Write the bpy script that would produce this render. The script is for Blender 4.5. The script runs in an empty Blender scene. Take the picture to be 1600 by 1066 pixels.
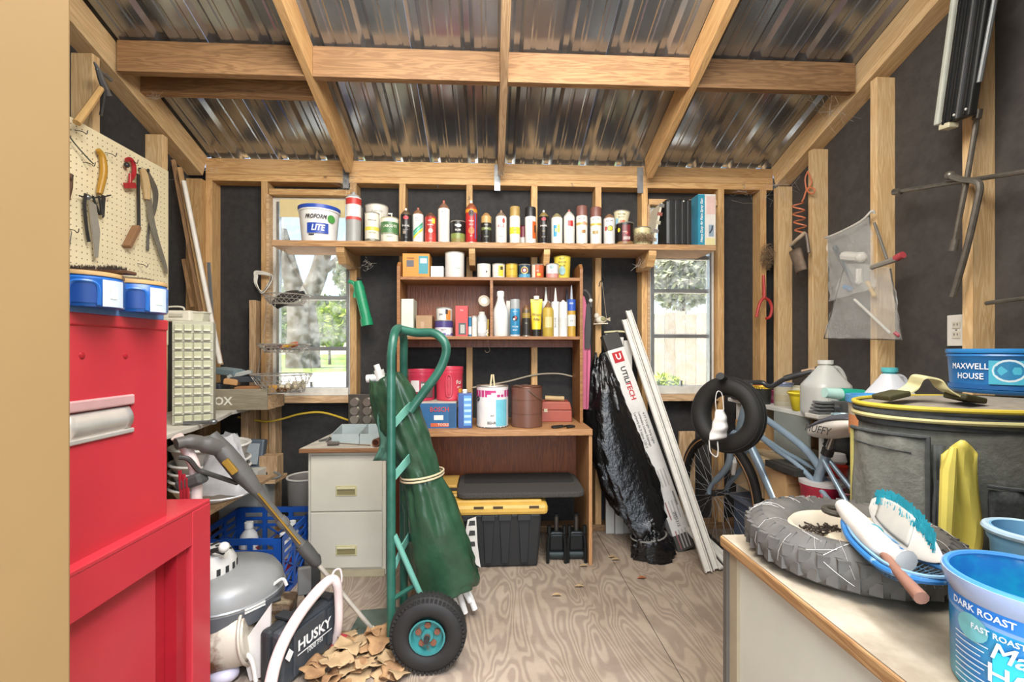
import bpy, bmesh, math, random
from math import sin, cos, pi, radians as R_, atan2, sqrt
from mathutils import Vector, Matrix, Euler, noise as mnoise
random.seed(7)
SC = bpy.context.scene
COL = SC.collection
V = Vector
# ------------------------------------------------------------------ camera, light, exposure
FPX, CH = 720.0, 1.12                      # focal length in pixels, camera height
YAW = math.atan(35 / 720)
cam_d = bpy.data.cameras.new('camera'); cam = bpy.data.objects.new('camera', cam_d); COL.objects.link(cam)
cam_d.sensor_width = 36; cam_d.lens = FPX / 1600 * 36; cam_d.shift_y = 15 / 1600; cam_d.clip_start = .02
cam.location = (0, 0, CH); cam.rotation_euler = (pi / 2, 0, -YAW)
SC.camera = cam
SC.view_settings.view_transform = 'Standard'; SC.view_settings.look = 'None'
SC.view_settings.gamma = 1; SC.view_settings.use_curve_mapping = False
SC.view_settings.exposure = 0.78
world = bpy.data.worlds.new('sky'); SC.world = world; world.use_nodes = True
_n = world.node_tree.nodes; _l = world.node_tree.links
_bg = _n['Background']; _sky = _n.new('ShaderNodeTexSky'); _sky.sky_type = 'NISHITA'
_sky.sun_disc = False; _sky.sun_elevation = R_(48); _sky.sun_rotation = R_(-75); _sky.dust_density = .3
_l.new(_sky.outputs[0], _bg.inputs[0]); _bg.inputs[1].default_value = 0.16
def light(name, kind, loc, rot, energy, color=(1, 1, 1), **kw):
    d = bpy.data.lights.new(name, kind); d.energy = energy; d.color = color
    for k, v in kw.items(): setattr(d, k, v)
    o = bpy.data.objects.new(name, d); COL.objects.link(o); o.location = loc; o.rotation_euler = rot
    return o
light('sun', 'SUN', (0, 0, 20), (R_(15), R_(-42), 0), 8.5, (1, .95, .86), angle=.02)
# daylight pouring through the open doorway behind the camera, and an added fill lamp under the roof to lift the interior
light('doorway_daylight', 'AREA', (.25, -.75, 1.45), (R_(74), 0, 0), 32, (.84, .91, 1), shape='RECTANGLE', size=1.0, size_y=1.9)
light('roof_fill', 'AREA', (.1, .75, 2.5), (R_(38), 0, 0), 52, (1, .96, .9), shape='RECTANGLE', size=1.6, size_y=.9)

light('doorway_sky_fill', 'AREA', (.75, -1.1, 3.75), (R_(33.5), 0, R_(-2)), 170, (.82, .88, 1), shape='RECTANGLE', size=.8, size_y=.8)  # added area lamp, set high outside to brighten the front of the floor

# ------------------------------------------------------------------ helpers
def ray(px, py):
    u = (px - 800) / FPX
    return V((sin(YAW) + cos(YAW) * u, cos(YAW) - sin(YAW) * u, (548 - py) / FPX))
def W(px, py, Y):                          # point seen at a pixel, at room depth Y
    d = ray(px, py); t = Y / d.y; return V((d.x * t, Y, CH + d.z * t))
def WX(px, py, X):                         # ... on the plane x = X
    d = ray(px, py); t = X / d.x; return V((X, d.y * t, CH + d.z * t))
def G(px, py, z=0):                        # ... on a horizontal plane
    d = ray(px, py); t = (z - CH) / d.z; return V((d.x * t, d.y * t, z))

MATS = {}
def mat(name, col, rough=.6, metal=0, var=.0, scale=12, bump=0, col2=None, alpha=None, trans=0, stretch=None, emit=0, spec=None, thr=None, ior=None):
    """noise-varied principled material; var = brightness variation, col2 = second colour mixed in by noise"""
    if name in MATS: return MATS[name]
    m = bpy.data.materials.new(name); m.use_nodes = True; MATS[name] = m
    N, L = m.node_tree.nodes, m.node_tree.links; b = N['Principled BSDF']
    b.inputs['Roughness'].default_value = rough; b.inputs['Metallic'].default_value = metal
    if spec is not None: b.inputs['Specular IOR Level'].default_value = spec
    if trans: b.inputs['Transmission Weight'].default_value = trans
    if ior: b.inputs['IOR'].default_value = ior
    if alpha is not None: b.inputs['Alpha'].default_value = alpha
    c = (*col, 1)
    b.inputs['Base Color'].default_value = c
    if emit: b.inputs['Emission Color'].default_value = c; b.inputs['Emission Strength'].default_value = emit
    if var or col2 or bump:
        tc = N.new('ShaderNodeTexCoord'); mp = N.new('ShaderNodeMapping'); nz = N.new('ShaderNodeTexNoise')
        L.new(tc.outputs['Object'], mp.inputs[0]); L.new(mp.outputs[0], nz.inputs['Vector'])
        if stretch: mp.inputs['Scale'].default_value = stretch
        nz.inputs['Scale'].default_value = scale; nz.inputs['Detail'].default_value = 5; nz.inputs['Roughness'].default_value = .62
        rp = N.new('ShaderNodeValToRGB'); L.new(nz.outputs[0], rp.inputs[0])
        lo, hi = thr or (.36, .66)
        rp.color_ramp.elements[0].position = lo; rp.color_ramp.elements[1].position = hi
        c2 = col2 or tuple(max(0, x * (1 - var)) for x in col)
        rp.color_ramp.elements[0].color = (*c2, 1); rp.color_ramp.elements[1].color = c
        L.new(rp.outputs[0], b.inputs['Base Color'])
        if bump:
            bp = N.new('ShaderNodeBump'); bp.inputs['Strength'].default_value = bump; bp.inputs['Distance'].default_value = .01
            L.new(nz.outputs[0], bp.inputs['Height']); L.new(bp.outputs[0], b.inputs['Normal'])
    return m
def wood(name, c1, c2, c3, rough=.65, sc=1.0, axis='X', rnd=.25, knots=True):
    """grain running along the object's own long axis, knots, a different shade for every board"""
    if name in MATS: return MATS[name]
    m = bpy.data.materials.new(name); m.use_nodes = True; MATS[name] = m
    N, L = m.node_tree.nodes, m.node_tree.links; b = N['Principled BSDF']; b.inputs['Roughness'].default_value = rough
    tc = N.new('ShaderNodeTexCoord'); oi = N.new('ShaderNodeObjectInfo'); ad = N.new('ShaderNodeVectorMath'); ad.operation = 'ADD'
    ml = N.new('ShaderNodeMath'); ml.operation = 'MULTIPLY'; ml.inputs[1].default_value = 37.0
    L.new(oi.outputs['Random'], ml.inputs[0]); L.new(tc.outputs['Object'], ad.inputs[0]); L.new(ml.outputs[0], ad.inputs[1])
    mp = N.new('ShaderNodeMapping'); L.new(ad.outputs[0], mp.inputs[0])
    s = {'X': (1.1, 13, 13), 'Y': (13, 1.1, 13), 'Z': (13, 13, 1.1)}[axis]
    mp.inputs['Scale'].default_value = tuple(q * sc for q in s)
    n1 = N.new('ShaderNodeTexNoise'); n1.inputs['Scale'].default_value = 2.2; n1.inputs['Detail'].default_value = 4; n1.inputs['Distortion'].default_value = .6
    L.new(mp.outputs[0], n1.inputs['Vector'])
    wv = N.new('ShaderNodeMath'); wv.operation = 'MULTIPLY'; wv.inputs[1].default_value = 46
    L.new(n1.outputs[0], wv.inputs[0]); sn = N.new('ShaderNodeMath'); sn.operation = 'SINE'; L.new(wv.outputs[0], sn.inputs[0])
    mr = N.new('ShaderNodeMapRange'); mr.inputs[1].default_value = -1; L.new(sn.outputs[0], mr.inputs[0])
    n2 = N.new('ShaderNodeTexNoise'); n2.inputs['Scale'].default_value = 2.4; n2.inputs['Detail'].default_value = 3; L.new(ad.outputs[0], n2.inputs['Vector'])
    mx = N.new('ShaderNodeMix'); mx.data_type = 'RGBA'; mx.inputs[6].default_value = (*c1, 1); mx.inputs[7].default_value = (*c2, 1)
    hf = N.new('ShaderNodeMath'); hf.operation = 'MULTIPLY'; hf.inputs[1].default_value = .75; L.new(mr.outputs[0], hf.inputs[0]); L.new(hf.outputs[0], mx.inputs[0])
    mx2 = N.new('ShaderNodeMix'); mx2.data_type = 'RGBA'; mx2.inputs[7].default_value = (*c3, 1)
    mr2 = N.new('ShaderNodeMapRange'); mr2.inputs[1].default_value = .45; mr2.inputs[2].default_value = .75; mr2.inputs[4].default_value = .7
    L.new(n2.outputs[0], mr2.inputs[0]); L.new(mr2.outputs[0], mx2.inputs[0]); L.new(mx.outputs[2], mx2.inputs[6])
    hs = N.new('ShaderNodeHueSaturation'); mr3 = N.new('ShaderNodeMapRange'); mr3.inputs[3].default_value = 1 - rnd; mr3.inputs[4].default_value = 1 + rnd * .6
    L.new(oi.outputs['Random'], mr3.inputs[0]); L.new(mr3.outputs[0], hs.inputs['Value']); L.new(mx2.outputs[2], hs.inputs['Color'])
    out = hs.outputs[0]
    if knots:
        vo = N.new('ShaderNodeTexVoronoi'); vo.inputs['Scale'].default_value = 3.4; L.new(ad.outputs[0], vo.inputs['Vector'])
        mk = N.new('ShaderNodeMapRange'); mk.inputs[1].default_value = .035; mk.inputs[2].default_value = .06; mk.inputs[3].default_value = .8; mk.inputs[4].default_value = 0
        L.new(vo.outputs['Distance'], mk.inputs[0])
        mx3 = N.new('ShaderNodeMix'); mx3.data_type = 'RGBA'; mx3.inputs[7].default_value = tuple(q * .28 for q in c2) + (1,)
        L.new(mk.outputs[0], mx3.inputs[0]); L.new(out, mx3.inputs[6]); out = mx3.outputs[2]
    L.new(out, b.inputs['Base Color'])
    bp = N.new('ShaderNodeBump'); bp.inputs['Strength'].default_value = .15; bp.inputs['Distance'].default_value = .004
    L.new(mr.outputs[0], bp.inputs['Height']); L.new(bp.outputs[0], b.inputs['Normal'])
    return m
def C(h):                                  # '#rrggbb' (sRGB) to linear
    h = h.lstrip('#'); r = [int(h[i:i + 2], 16) / 255 for i in (0, 2, 4)]
    return tuple(x / 12.92 if x <= .04045 else ((x + .055) / 1.055) ** 2.4 for x in r)
def pm(h, rough=.45, var=.12, metal=0, scale=14, **k):     # plain material from a hex colour
    return mat('paint_%s_%s_%s_%s' % (h.strip('#'), rough, metal, ''.join(str(v) for v in k.values())[:20]), C(h), rough, metal, var, scale, **k)

INV = {}
class MB:
    def __init__(s): s.v = []; s.f = []
    def add(s, vs, fs):
        o = len(s.v); s.v += [V(p) for p in vs]; s.f += [tuple(i + o for i in f) for f in fs]; return s
    def box(s, x0, x1, y0, y1, z0, z1):
        return s.add([(x0, y0, z0), (x1, y0, z0), (x1, y1, z0), (x0, y1, z0), (x0, y0, z1), (x1, y0, z1), (x1, y1, z1), (x0, y1, z1)],
                     [(0, 3, 2, 1), (4, 5, 6, 7), (0, 1, 5, 4), (1, 2, 6, 5), (2, 3, 7, 6), (3, 0, 4, 7)])
    def obox(s, c, size, rot=(0, 0, 0)):
        m = Euler(rot).to_matrix(); c = V(c); t = MB().box(*[q for d in size for q in (-d / 2, d / 2)])
        return s.add([m @ p + c for p in t.v], t.f)
    def beam(s, p0, p1, w, h, up=(0, 0, 1)):       # box along p0-p1, w across, h along up
        p0, p1 = V(p0), V(p1); x = (p1 - p0).normalized(); u = V(up); y = u.cross(x)
        if y.length < 1e-4: y = V((0, 1, 0)).cross(x)
        y.normalize(); z = x.cross(y)
        vs = [p + y * a * w / 2 + z * b * h / 2 for p in (p0, p1) for a, b in ((-1, -1), (1, -1), (1, 1), (-1, 1))]
        return s.add(vs, [(0, 3, 2, 1), (4, 5, 6, 7), (0, 1, 5, 4), (1, 2, 6, 5), (2, 3, 7, 6), (3, 0, 4, 7)])
    def tube(s, pts, r, n=8, closed=False, cap=True):
        pts = [V(p) for p in pts]; k = len(pts); rs = r if isinstance(r, (list, tuple)) else [r] * k
        vs, fs = [], []; prev = None
        for i, p in enumerate(pts):
            a = pts[i - 1] if (i > 0 or closed) else p; b = pts[(i + 1) % k] if (i < k - 1 or closed) else p
            t = (b - a)
            t = t.normalized() if t.length > 1e-9 else V((0, 0, 1))
            if prev is None:
                q = V((0, 0, 1)) if abs(t.z) < .9 else V((1, 0, 0)); e = (q - t * q.dot(t)).normalized()
            else:
                e = prev - t * prev.dot(t); e = e.normalized() if e.length > 1e-6 else t.orthogonal().normalized()
            prev = e; g = t.cross(e)
            vs += [p + (e * cos(2 * pi * j / n) + g * sin(2 * pi * j / n)) * rs[i] for j in range(n)]
        for i in range(k if closed else k - 1):
            for j in range(n):
                a, b = i * n + j, i * n + (j + 1) % n; c, d = ((i + 1) % k) * n + (j + 1) % n, ((i + 1) % k) * n + j
                fs.append((a, b, c, d))
        if cap and not closed: fs += [tuple(range(n - 1, -1, -1)), tuple((k - 1) * n + j for j in range(n))]
        return s.add(vs, fs)
    def cyl(s, p0, p1, r0, r1=None, n=16, cap=True): return s.tube([p0, p1], [r0, r0 if r1 is None else r1], n, False, cap)
    def lathe(s, prof, c=(0, 0, 0), n=24, a0=0, a1=2 * pi, axis=None, cap=True):
        c = V(c); full = abs(a1 - a0 - 2 * pi) < 1e-6; m = n if full else n + 1; vs, fs = [], []
        M = V((0, 0, 1)).rotation_difference(V(axis).normalized()).to_matrix() if axis is not None else Matrix.Identity(3)
        for r, z in prof:
            for j in range(m):
                a = a0 + (a1 - a0) * j / n; vs.append(M @ V((r * cos(a), r * sin(a), z)) + c)
        for i in range(len(prof) - 1):
            for j in range(n):
                k = (j + 1) % m; fs.append((i * m + j, i * m + k, (i + 1) * m + k, (i + 1) * m + j))
        if full and cap:
            if prof[0][0] > 1e-5: fs.append(tuple(range(m - 1, -1, -1)))
            if prof[-1][0] > 1e-5: fs.append(tuple((len(prof) - 1) * m + j for j in range(m)))
        return s.add(vs, fs)
    def sleeve(s, r, z0, z1, n=24, a0=0, a1=2 * pi, c=(0, 0, 0)):    # thin open band round z
        c = V(c); full = a1 - a0 > 6.28; m = n if full else n + 1; vs = []
        for z in (z0, z1):
            rr = r if not isinstance(r, tuple) else (r[0] if z == z0 else r[1])
            vs += [c + V((rr * cos(a0 + (a1 - a0) * j / n), rr * sin(a0 + (a1 - a0) * j / n), z)) for j in range(m)]
        return s.add(vs, [(j, (j + 1) % m, m + (j + 1) % m, m + j) for j in range(n)])
    def ell(s, c, rad, nu=16, nv=10):
        c = V(c); rad = V(rad) if not isinstance(rad, (int, float)) else V((rad,) * 3)
        t = MB().lathe([(sin(pi * i / nv), -cos(pi * i / nv)) for i in range(nv + 1)], n=nu)
        return s.add([V((p.x * rad.x, p.y * rad.y, p.z * rad.z)) + c for p in t.v], t.f)
    def tor(s, c, Rr, r, axis=(0, 0, 1), n=32, m=10, sq=1.0):
        M = V((0, 0, 1)).rotation_difference(V(axis).normalized()).to_matrix(); c = V(c); vs, fs = [], []
        for i in range(n):
            a = 2 * pi * i / n
            for j in range(m):
                b = 2 * pi * j / m; q = Rr + r * cos(b); vs.append(M @ V((q * cos(a), q * sin(a), r * sin(b) * sq)) + c)
        for i in range(n):
            for j in range(m): fs.append((i * m + j, ((i + 1) % n) * m + j, ((i + 1) % n) * m + (j + 1) % m, i * m + (j + 1) % m))
        return s.add(vs, fs)
    def ext(s, poly, o, ux, uy, d):        # polygon in (ux,uy) at o, pushed by vector d
        o, ux, uy, d = V(o), V(ux), V(uy), V(d); k = len(poly)
        a = [o + ux * x + uy * y for x, y in poly]
        return s.add(a + [p + d for p in a], [tuple(range(k - 1, -1, -1)), tuple(range(k, 2 * k))] + [(i, (i + 1) % k, k + (i + 1) % k, k + i) for i in range(k)])
    def grid(s, fn, nu, nv, cu=False):
        m = nu if cu else nu + 1
        vs = [fn(i / nu, j / nv) for j in range(nv + 1) for i in range(m)]
        return s.add(vs, [(j * m + i, j * m + (i + 1) % m, (j + 1) * m + (i + 1) % m, (j + 1) * m + i) for j in range(nv) for i in range(nu)])
    def xf(s, M): s.v = [M @ p for p in s.v]; return s
    def build(s, name, m, parent=None, smooth=False, bev=0, world=False, loc=None, rot=None, solid=0, kind=None, sub=0):
        vs = s.v
        if world and parent is not None: I = INV.get(parent.name, Matrix()); vs = [I @ p for p in vs]
        me = bpy.data.meshes.new(name); me.from_pydata([tuple(p) for p in vs], [], s.f)
        bm = bmesh.new(); bm.from_mesh(me); bmesh.ops.recalc_face_normals(bm, faces=bm.faces); bm.to_mesh(me); bm.free()
        me.materials.append(m); o = bpy.data.objects.new(name, me); COL.objects.link(o)
        if smooth:
            me.polygons.foreach_set('use_smooth', [True] * len(me.polygons)); me.set_sharp_from_angle(angle=R_(smooth if smooth is not True else 40))
        if parent is not None: o.parent = parent
        if loc is not None: o.location = loc
        if rot is not None: o.rotation_euler = rot
        if solid: q = o.modifiers.new('solid', 'SOLIDIFY'); q.thickness = solid; q.offset = 0
        if bev: q = o.modifiers.new('bevel', 'BEVEL'); q.width = bev; q.segments = 2; q.limit_method = 'ANGLE'; q.angle_limit = R_(40)
        if sub: q = o.modifiers.new('sub', 'SUBSURF'); q.levels = q.render_levels = sub
        if kind: o['kind'] = kind
        M = Matrix.Translation(V(loc or (0, 0, 0))) @ Euler(rot or (0, 0, 0)).to_matrix().to_4x4()
        INV[o.name] = M.inverted() @ (INV.get(parent.name, Matrix()) if parent is not None else Matrix())
        return o
def tag(o, label, cat, group=None):
    o['label'] = label; o['category'] = cat
    if group: o['group'] = group
    return o
def T(name, label, cat, loc=(0, 0, 0), rz=0, group=None, rot=None):
    o = bpy.data.objects.new(name, None); COL.objects.link(o); o.empty_display_size = .05
    o.location = loc; o.rotation_euler = rot or (0, 0, rz)
    INV[o.name] = (Matrix.Translation(V(loc)) @ Euler(rot or (0, 0, rz)).to_matrix().to_4x4()).inverted()
    return tag(o, label, cat, group)
def struct(o): o['kind'] = 'structure'; return o
def spline(pts, n=8, closed=False):        # Catmull-Rom through points
    pts = [V(p) for p in pts]; k = len(pts); out = []
    for i in range(k if closed else k - 1):
        if closed: a, b, c, d = pts[i - 1], pts[i], pts[(i + 1) % k], pts[(i + 2) % k]
        else: a, b, c, d = pts[max(i - 1, 0)], pts[i], pts[i + 1], pts[min(i + 2, k - 1)]
        for j in range(n):
            t = j / n; out.append(.5 * ((2 * b) + (c - a) * t + (2 * a - 5 * b + 4 * c - d) * t * t + (3 * b - a - 3 * c + d) * t ** 3))
    if not closed: out.append(pts[-1])
    return out
def board(name, m, p0, p1, w, h, parent=None, up=(0, 0, 1), bev=.002, off=(0, 0, 0)):
    """a plank as its own object, local X along its length (for the grain), centre line p0-p1"""
    p0, p1 = V(p0) + V(off), V(p1) + V(off); L = (p1 - p0).length; x = (p1 - p0).normalized(); y = V(up).cross(x)
    if y.length < 1e-4: y = V((0, 1, 0)).cross(x)
    y.normalize(); z = x.cross(y); M = Matrix((x, y, z)).transposed().to_4x4(); M.translation = (p0 + p1) / 2
    o = MB().box(-L / 2, L / 2, -w / 2, w / 2, -h / 2, h / 2).build(name, m, parent, bev=bev)
    I = INV.get(parent.name) if parent is not None else None
    o.matrix_local = (I @ M) if I is not None else M
    return o
TXT = {}
def text_mesh(s, bold=0, shear=0):
    k = (s, bold, shear)
    if k not in TXT:
        cu = bpy.data.curves.new('t', 'FONT'); cu.body = s; cu.size = 1; cu.align_x = 'CENTER'; cu.align_y = 'CENTER'; cu.offset = bold; cu.shear = shear; cu.resolution_u = 2
        o = bpy.data.objects.new('t', cu); COL.objects.link(o); dg = bpy.context.evaluated_depsgraph_get(); me = o.evaluated_get(dg).to_mesh()
        bm = bmesh.new(); bm.from_mesh(me); bmesh.ops.dissolve_limit(bm, angle_limit=.02, verts=bm.verts, edges=bm.edges); bmesh.ops.triangulate(bm, faces=bm.faces)
        TXT[k] = ([v.co.copy() for v in bm.verts], [tuple(v.index for v in f.verts) for f in bm.faces]); bm.free()
        bpy.data.objects.remove(o); bpy.data.curves.remove(cu)
    return TXT[k]
def text(s, size, m, parent, o=(0, 0, 0), ux=(1, 0, 0), uy=(0, 0, 1), wrap=None, ang=-pi / 2, z=0, bold=.012, shear=0, sx=1, world=False, name='lettering', taper=0):
    vs, fs = text_mesh(s, bold, shear); mb = MB()
    if wrap:
        q = []
        for p in vs:
            zz = z + p.y * size; r = wrap + taper * zz; a = ang + p.x * size * sx / wrap; q.append((r * cos(a) + o[0], r * sin(a) + o[1], zz + o[2]))
    else:
        o, ux, uy = V(o), V(ux).normalized(), V(uy).normalized(); q = [o + ux * p.x * size * sx + uy * p.y * size for p in vs]
    mb.add(q, fs); return mb.build(name, m, parent, world=world)
# ------------------------------------------------------------------ the shed
YB, XL, XR = 2.83, -1.69, 1.79             # inner stud faces: back, left, right
SD = .089                                  # stud depth
SL = .35                                   # roof slope
def zr(y): return 2.29 + SL * (YB - y)     # underside of the metal roof
pine = wood('pine', C('#dcbc8c'), C('#c49c68'), C('#d8bd95'), rnd=.15)
pine_o = wood('pine_orange', C('#cda56e'), C('#b08250'), C('#c8a274'))
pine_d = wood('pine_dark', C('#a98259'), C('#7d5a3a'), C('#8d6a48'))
pine_w = wood('pine_weathered', C('#cfae86'), C('#a27f58'), C('#8f7258'), rnd=.2)
felt = mat('black_felt', C('#353332'), .85, var=.35, scale=30, bump=.25)
felt_r = mat('black_felt_lit', C('#46423f'), .8, var=.3, scale=22, bump=.2)  # greyer copy of the felt: the right wall's stronger light painted in
alu = mat('aluminium', C('#b9bcbd'), .35, .85, .2, 20)
white_pt = mat('old_white_paint', C('#d9d6cc'), .6, var=.15, scale=18)
tan = mat('tan_paint', C('#8a6f47'), .55, var=.05, scale=6)
# floor: plywood with big cathedral grain
def plywood():
    m = bpy.data.materials.new('plywood_floor'); m.use_nodes = True; N, L = m.node_tree.nodes, m.node_tree.links; b = N['Principled BSDF']
    b.inputs['Roughness'].default_value = .55
    tc = N.new('ShaderNodeTexCoord'); mp = N.new('ShaderNodeMapping'); mp.inputs['Scale'].default_value = (3.0, .8, 1); mp.inputs['Rotation'].default_value = (0, 0, .35)
    L.new(tc.outputs['Object'], mp.inputs[0])
    n1 = N.new('ShaderNodeTexNoise'); n1.inputs['Scale'].default_value = 1.9; n1.inputs['Detail'].default_value = 2; n1.inputs['Distortion'].default_value = .5; L.new(mp.outputs[0], n1.inputs[0])
    a = N.new('ShaderNodeMath'); a.operation = 'MULTIPLY'; a.inputs[1].default_value = 120; L.new(n1.outputs[0], a.inputs[0])
    sn = N.new('ShaderNodeMath'); sn.operation = 'SINE'; L.new(a.outputs[0], sn.inputs[0])
    n2 = N.new('ShaderNodeTexNoise'); n2.inputs['Scale'].default_value = 3; n2.inputs['Detail'].default_value = 6; n2.inputs['Roughness'].default_value = .7; L.new(tc.outputs['Object'], n2.inputs[0])
    r = N.new('ShaderNodeValToRGB'); e = r.color_ramp.elements; e[0].position = .25; e[0].color = (*C('#928171'), 1); e[1].position = .8; e[1].color = (*C('#a79683'), 1)
    mr = N.new('ShaderNodeMapRange'); mr.inputs[1].default_value = -1; L.new(sn.outputs[0], mr.inputs[0]); L.new(mr.outputs[0], r.inputs[0])
    r2 = N.new('ShaderNodeValToRGB'); e = r2.color_ramp.elements; e[0].position = .33; e[0].color = (.5, .44, .38, 1); e[1].position = .6; e[1].color = (1, 1, 1, 1); L.new(n2.outputs[0], r2.inputs[0])
    mx = N.new('ShaderNodeMix'); mx.data_type = 'RGBA'; mx.blend_type = 'MULTIPLY'; mx.inputs[0].default_value = .55; L.new(r.outputs[0], mx.inputs[6]); L.new(r2.outputs[0], mx.inputs[7])
    # coarse noise, not linked into the floor colour
    n3 = N.new('ShaderNodeTexNoise'); n3.inputs['Scale'].default_value = 1.1; n3.inputs['Detail'].default_value = 7; n3.inputs['Roughness'].default_value = .7; L.new(tc.outputs['Object'], n3.inputs[0])
    L.new(mx.outputs[2], b.inputs['Base Color'])
    bp = N.new('ShaderNodeBump'); bp.inputs['Strength'].default_value = .12; bp.inputs['Distance'].default_value = .004; L.new(mr.outputs[0], bp.inputs['Height']); L.new(bp.outputs[0], b.inputs['Normal'])
    return m
ply = plywood()
floor = bpy.data.objects.new('floor', None); COL.objects.link(floor); struct(floor); INV['floor'] = Matrix()
for x0, x1, y0, y1 in ((-1.79, .655, 1.31, 2.93), (.658, 1.89, 1.31, 2.93), (-1.79, .05, -.3, 1.307), (.053, 1.89, -.3, 1.307)):
    MB().box(x0, x1, y0, y1, -.018, 0).build('plywood_sheet', ply, floor)
MB().box(-1.8, 1.9, -.3, 2.94, -.1, -.02).build('floor_joist_frame', pine_d, floor)
# window openings (x0, x1, z0, z1)
WL = (W(420, 0, YB).x, W(547, 0, YB).x, .845, 2.055); WR = (W(1014, 0, YB).x, W(1121, 0, YB).x, .845, 2.03)
wb = MB(); y0, y1 = YB + SD, YB + SD + .012
for x0, x1 in ((XL - .1, WL[0]), (WL[1], WR[0]), (WR[1], XR + .1)): wb.box(x0, x1, y0, y1, 0, 2.245)
for w in (WL, WR): wb.box(w[0], w[1], y0, y1, 0, w[2]); wb.box(w[0], w[1], y0, y1, w[3], 2.245)
wall_back = struct(wb.build('wall_back', felt))
def stud(parent, px, z0, z1, m=pine_o, w=.038, y=YB):
    x = W(px, 0, YB).x; return board('stud', m, (x, y + SD / 2, z0), (x, y + SD / 2, z1), SD, w, parent, up=(1, 0, 0))
TP = 2.135                                 # underside of the top plate
for px in (326, 413, 552, 628.5, 733.5, 835, 935, 1007.5, 1127, 1193): stud(wall_back, px, .04, TP)
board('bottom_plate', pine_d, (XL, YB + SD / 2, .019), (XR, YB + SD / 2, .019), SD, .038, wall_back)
board('top_plate', pine_o, (XL, YB + SD / 2, TP + .019), (XR, YB + SD / 2, TP + .019), SD, .038, wall_back)
board('top_plate', pine_o, (XL, YB + SD / 2, TP + .058), (.95, YB + SD / 2, TP + .058), SD, .038, wall_back)
board('top_plate', pine_o, (.952, YB + SD / 2, TP + .058), (XR, YB + SD / 2, TP + .058), SD, .038, wall_back)
board('rim_board', pine_o, (XL, YB + .012, 2.2405), (W(783, 0, YB).x, YB + .012, 2.2405), .024, .057, wall_back)
board('rim_board', pine_o, (W(783, 0, YB).x + .002, YB + .012, 2.2405), (XR, YB + .012, 2.2405), .024, .057, wall_back)
for w in (WL, WR):
    board('window_sill_plate', pine_w, (w[0], YB + .035, w[2] - .02), (w[1], YB + .035, w[2] - .02), .11, .038, wall_back)
    board('window_header', pine_o, (w[0], YB + SD / 2, w[3] + .02), (w[1], YB + SD / 2, w[3] + .02), SD, .036, wall_back)
for px, z0, z1 in ((425, .04, .8),): stud(wall_back, px, z0, z1, pine_w)
stud(wall_back, 397, .04, 1.42, pine_w, y=YB - .02)
# hangers of galvanised strap where rafters meet the wall
galv = mat('galvanised', C('#9a9da0'), .4, .8, .25, 30)
for px in (541, 777, 1000):
    x = W(px, 0, YB).x; MB().box(x - .018, x + .018, YB - .006, YB - .002, 2.1, 2.26).build('rafter_strap', galv, wall_back)
for px, py in ((684, 292), (733, 310), (893, 290), (1228 - 68, 292)):
    p = W(px, py, YB - .004); MB().tube(spline([p + V((0, .004, .012)), p + V((0, -.02, .008)), p + V((.004, -.026, -.012)), p + V((-.004, -.018, -.016))], 4), .0014, 5).build('bent_nail', galv, wall_back)
# side walls: felt, studs, sloping plates
for side, X, s, fm in (('left', XL, -1, felt), ('right', XR, 1, felt_r)):
    xa = X + s * SD
    wl = MB().ext([(-.3, 0), (YB + SD, 0), (YB + SD, zr(YB + SD)), (-.3, zr(-.3))], (xa, 0, 0), (0, 1, 0), (0, 0, 1), (s * .012, 0, 0))
    ws = struct(wl.build('wall_' + side, fm)); off = .1375
    for y in (2.471, 2.048, 1.625, 1.2, .78):
        zt = zr(y) - off * 1.06 - .03
        st = board('stud', pine, (X + s * SD / 2, y + .019, .04), (X + s * SD / 2, y + .019, zt), SD, .038, ws, up=(0, 1, 0))
    if side == 'left': st0 = board('stud', pine_o, (X + s * SD / 2, 2.81, .04), (X + s * SD / 2, 2.81, zr(2.81) - off * 1.06 - .02), SD, .04, ws, up=(0, 1, 0))
    else: board('stud', pine, (X + s * SD / 2, 2.80, .04), (X + s * SD / 2, 2.80, 2.14), SD, .05, ws, up=(0, 1, 0))
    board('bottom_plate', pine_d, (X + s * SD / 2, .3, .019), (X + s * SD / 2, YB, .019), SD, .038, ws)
    n = V((0, SL, 1)).normalized()
    board('sloping_plate', pine, V((X + s * SD / 2, .3, zr(.3))) - n * .1185, V((X + s * SD / 2, YB + .02, zr(YB + .02))) - n * .1185, SD, .038, ws, up=n)
    board('end_rafter', pine, V((X + s * .019, .3, zr(.3))) - n * .05, V((X + s * .019, YB + .02, zr(YB + .02))) - n * .05, .038, .097, ws, up=n)
# front wall with the doorway the camera stands in
wf = MB().box(XL - .1, -.375, .26, .405, 0, 3.1).box(.66, XR + .1, .26, .405, 0, 3.1).box(-.375, .66, .26, .405, 2.15, 3.1)
wall_front = struct(wf.build('wall_front', felt))
j = MB().box(-.375, -.357, .10, .412, 0, 2.15).build('trim_1', tan, bev=.003); struct(j)
j = MB().box(.645, .66, .10, .412, 0, 2.15).build('trim_2', tan, bev=.003); struct(j)
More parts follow.
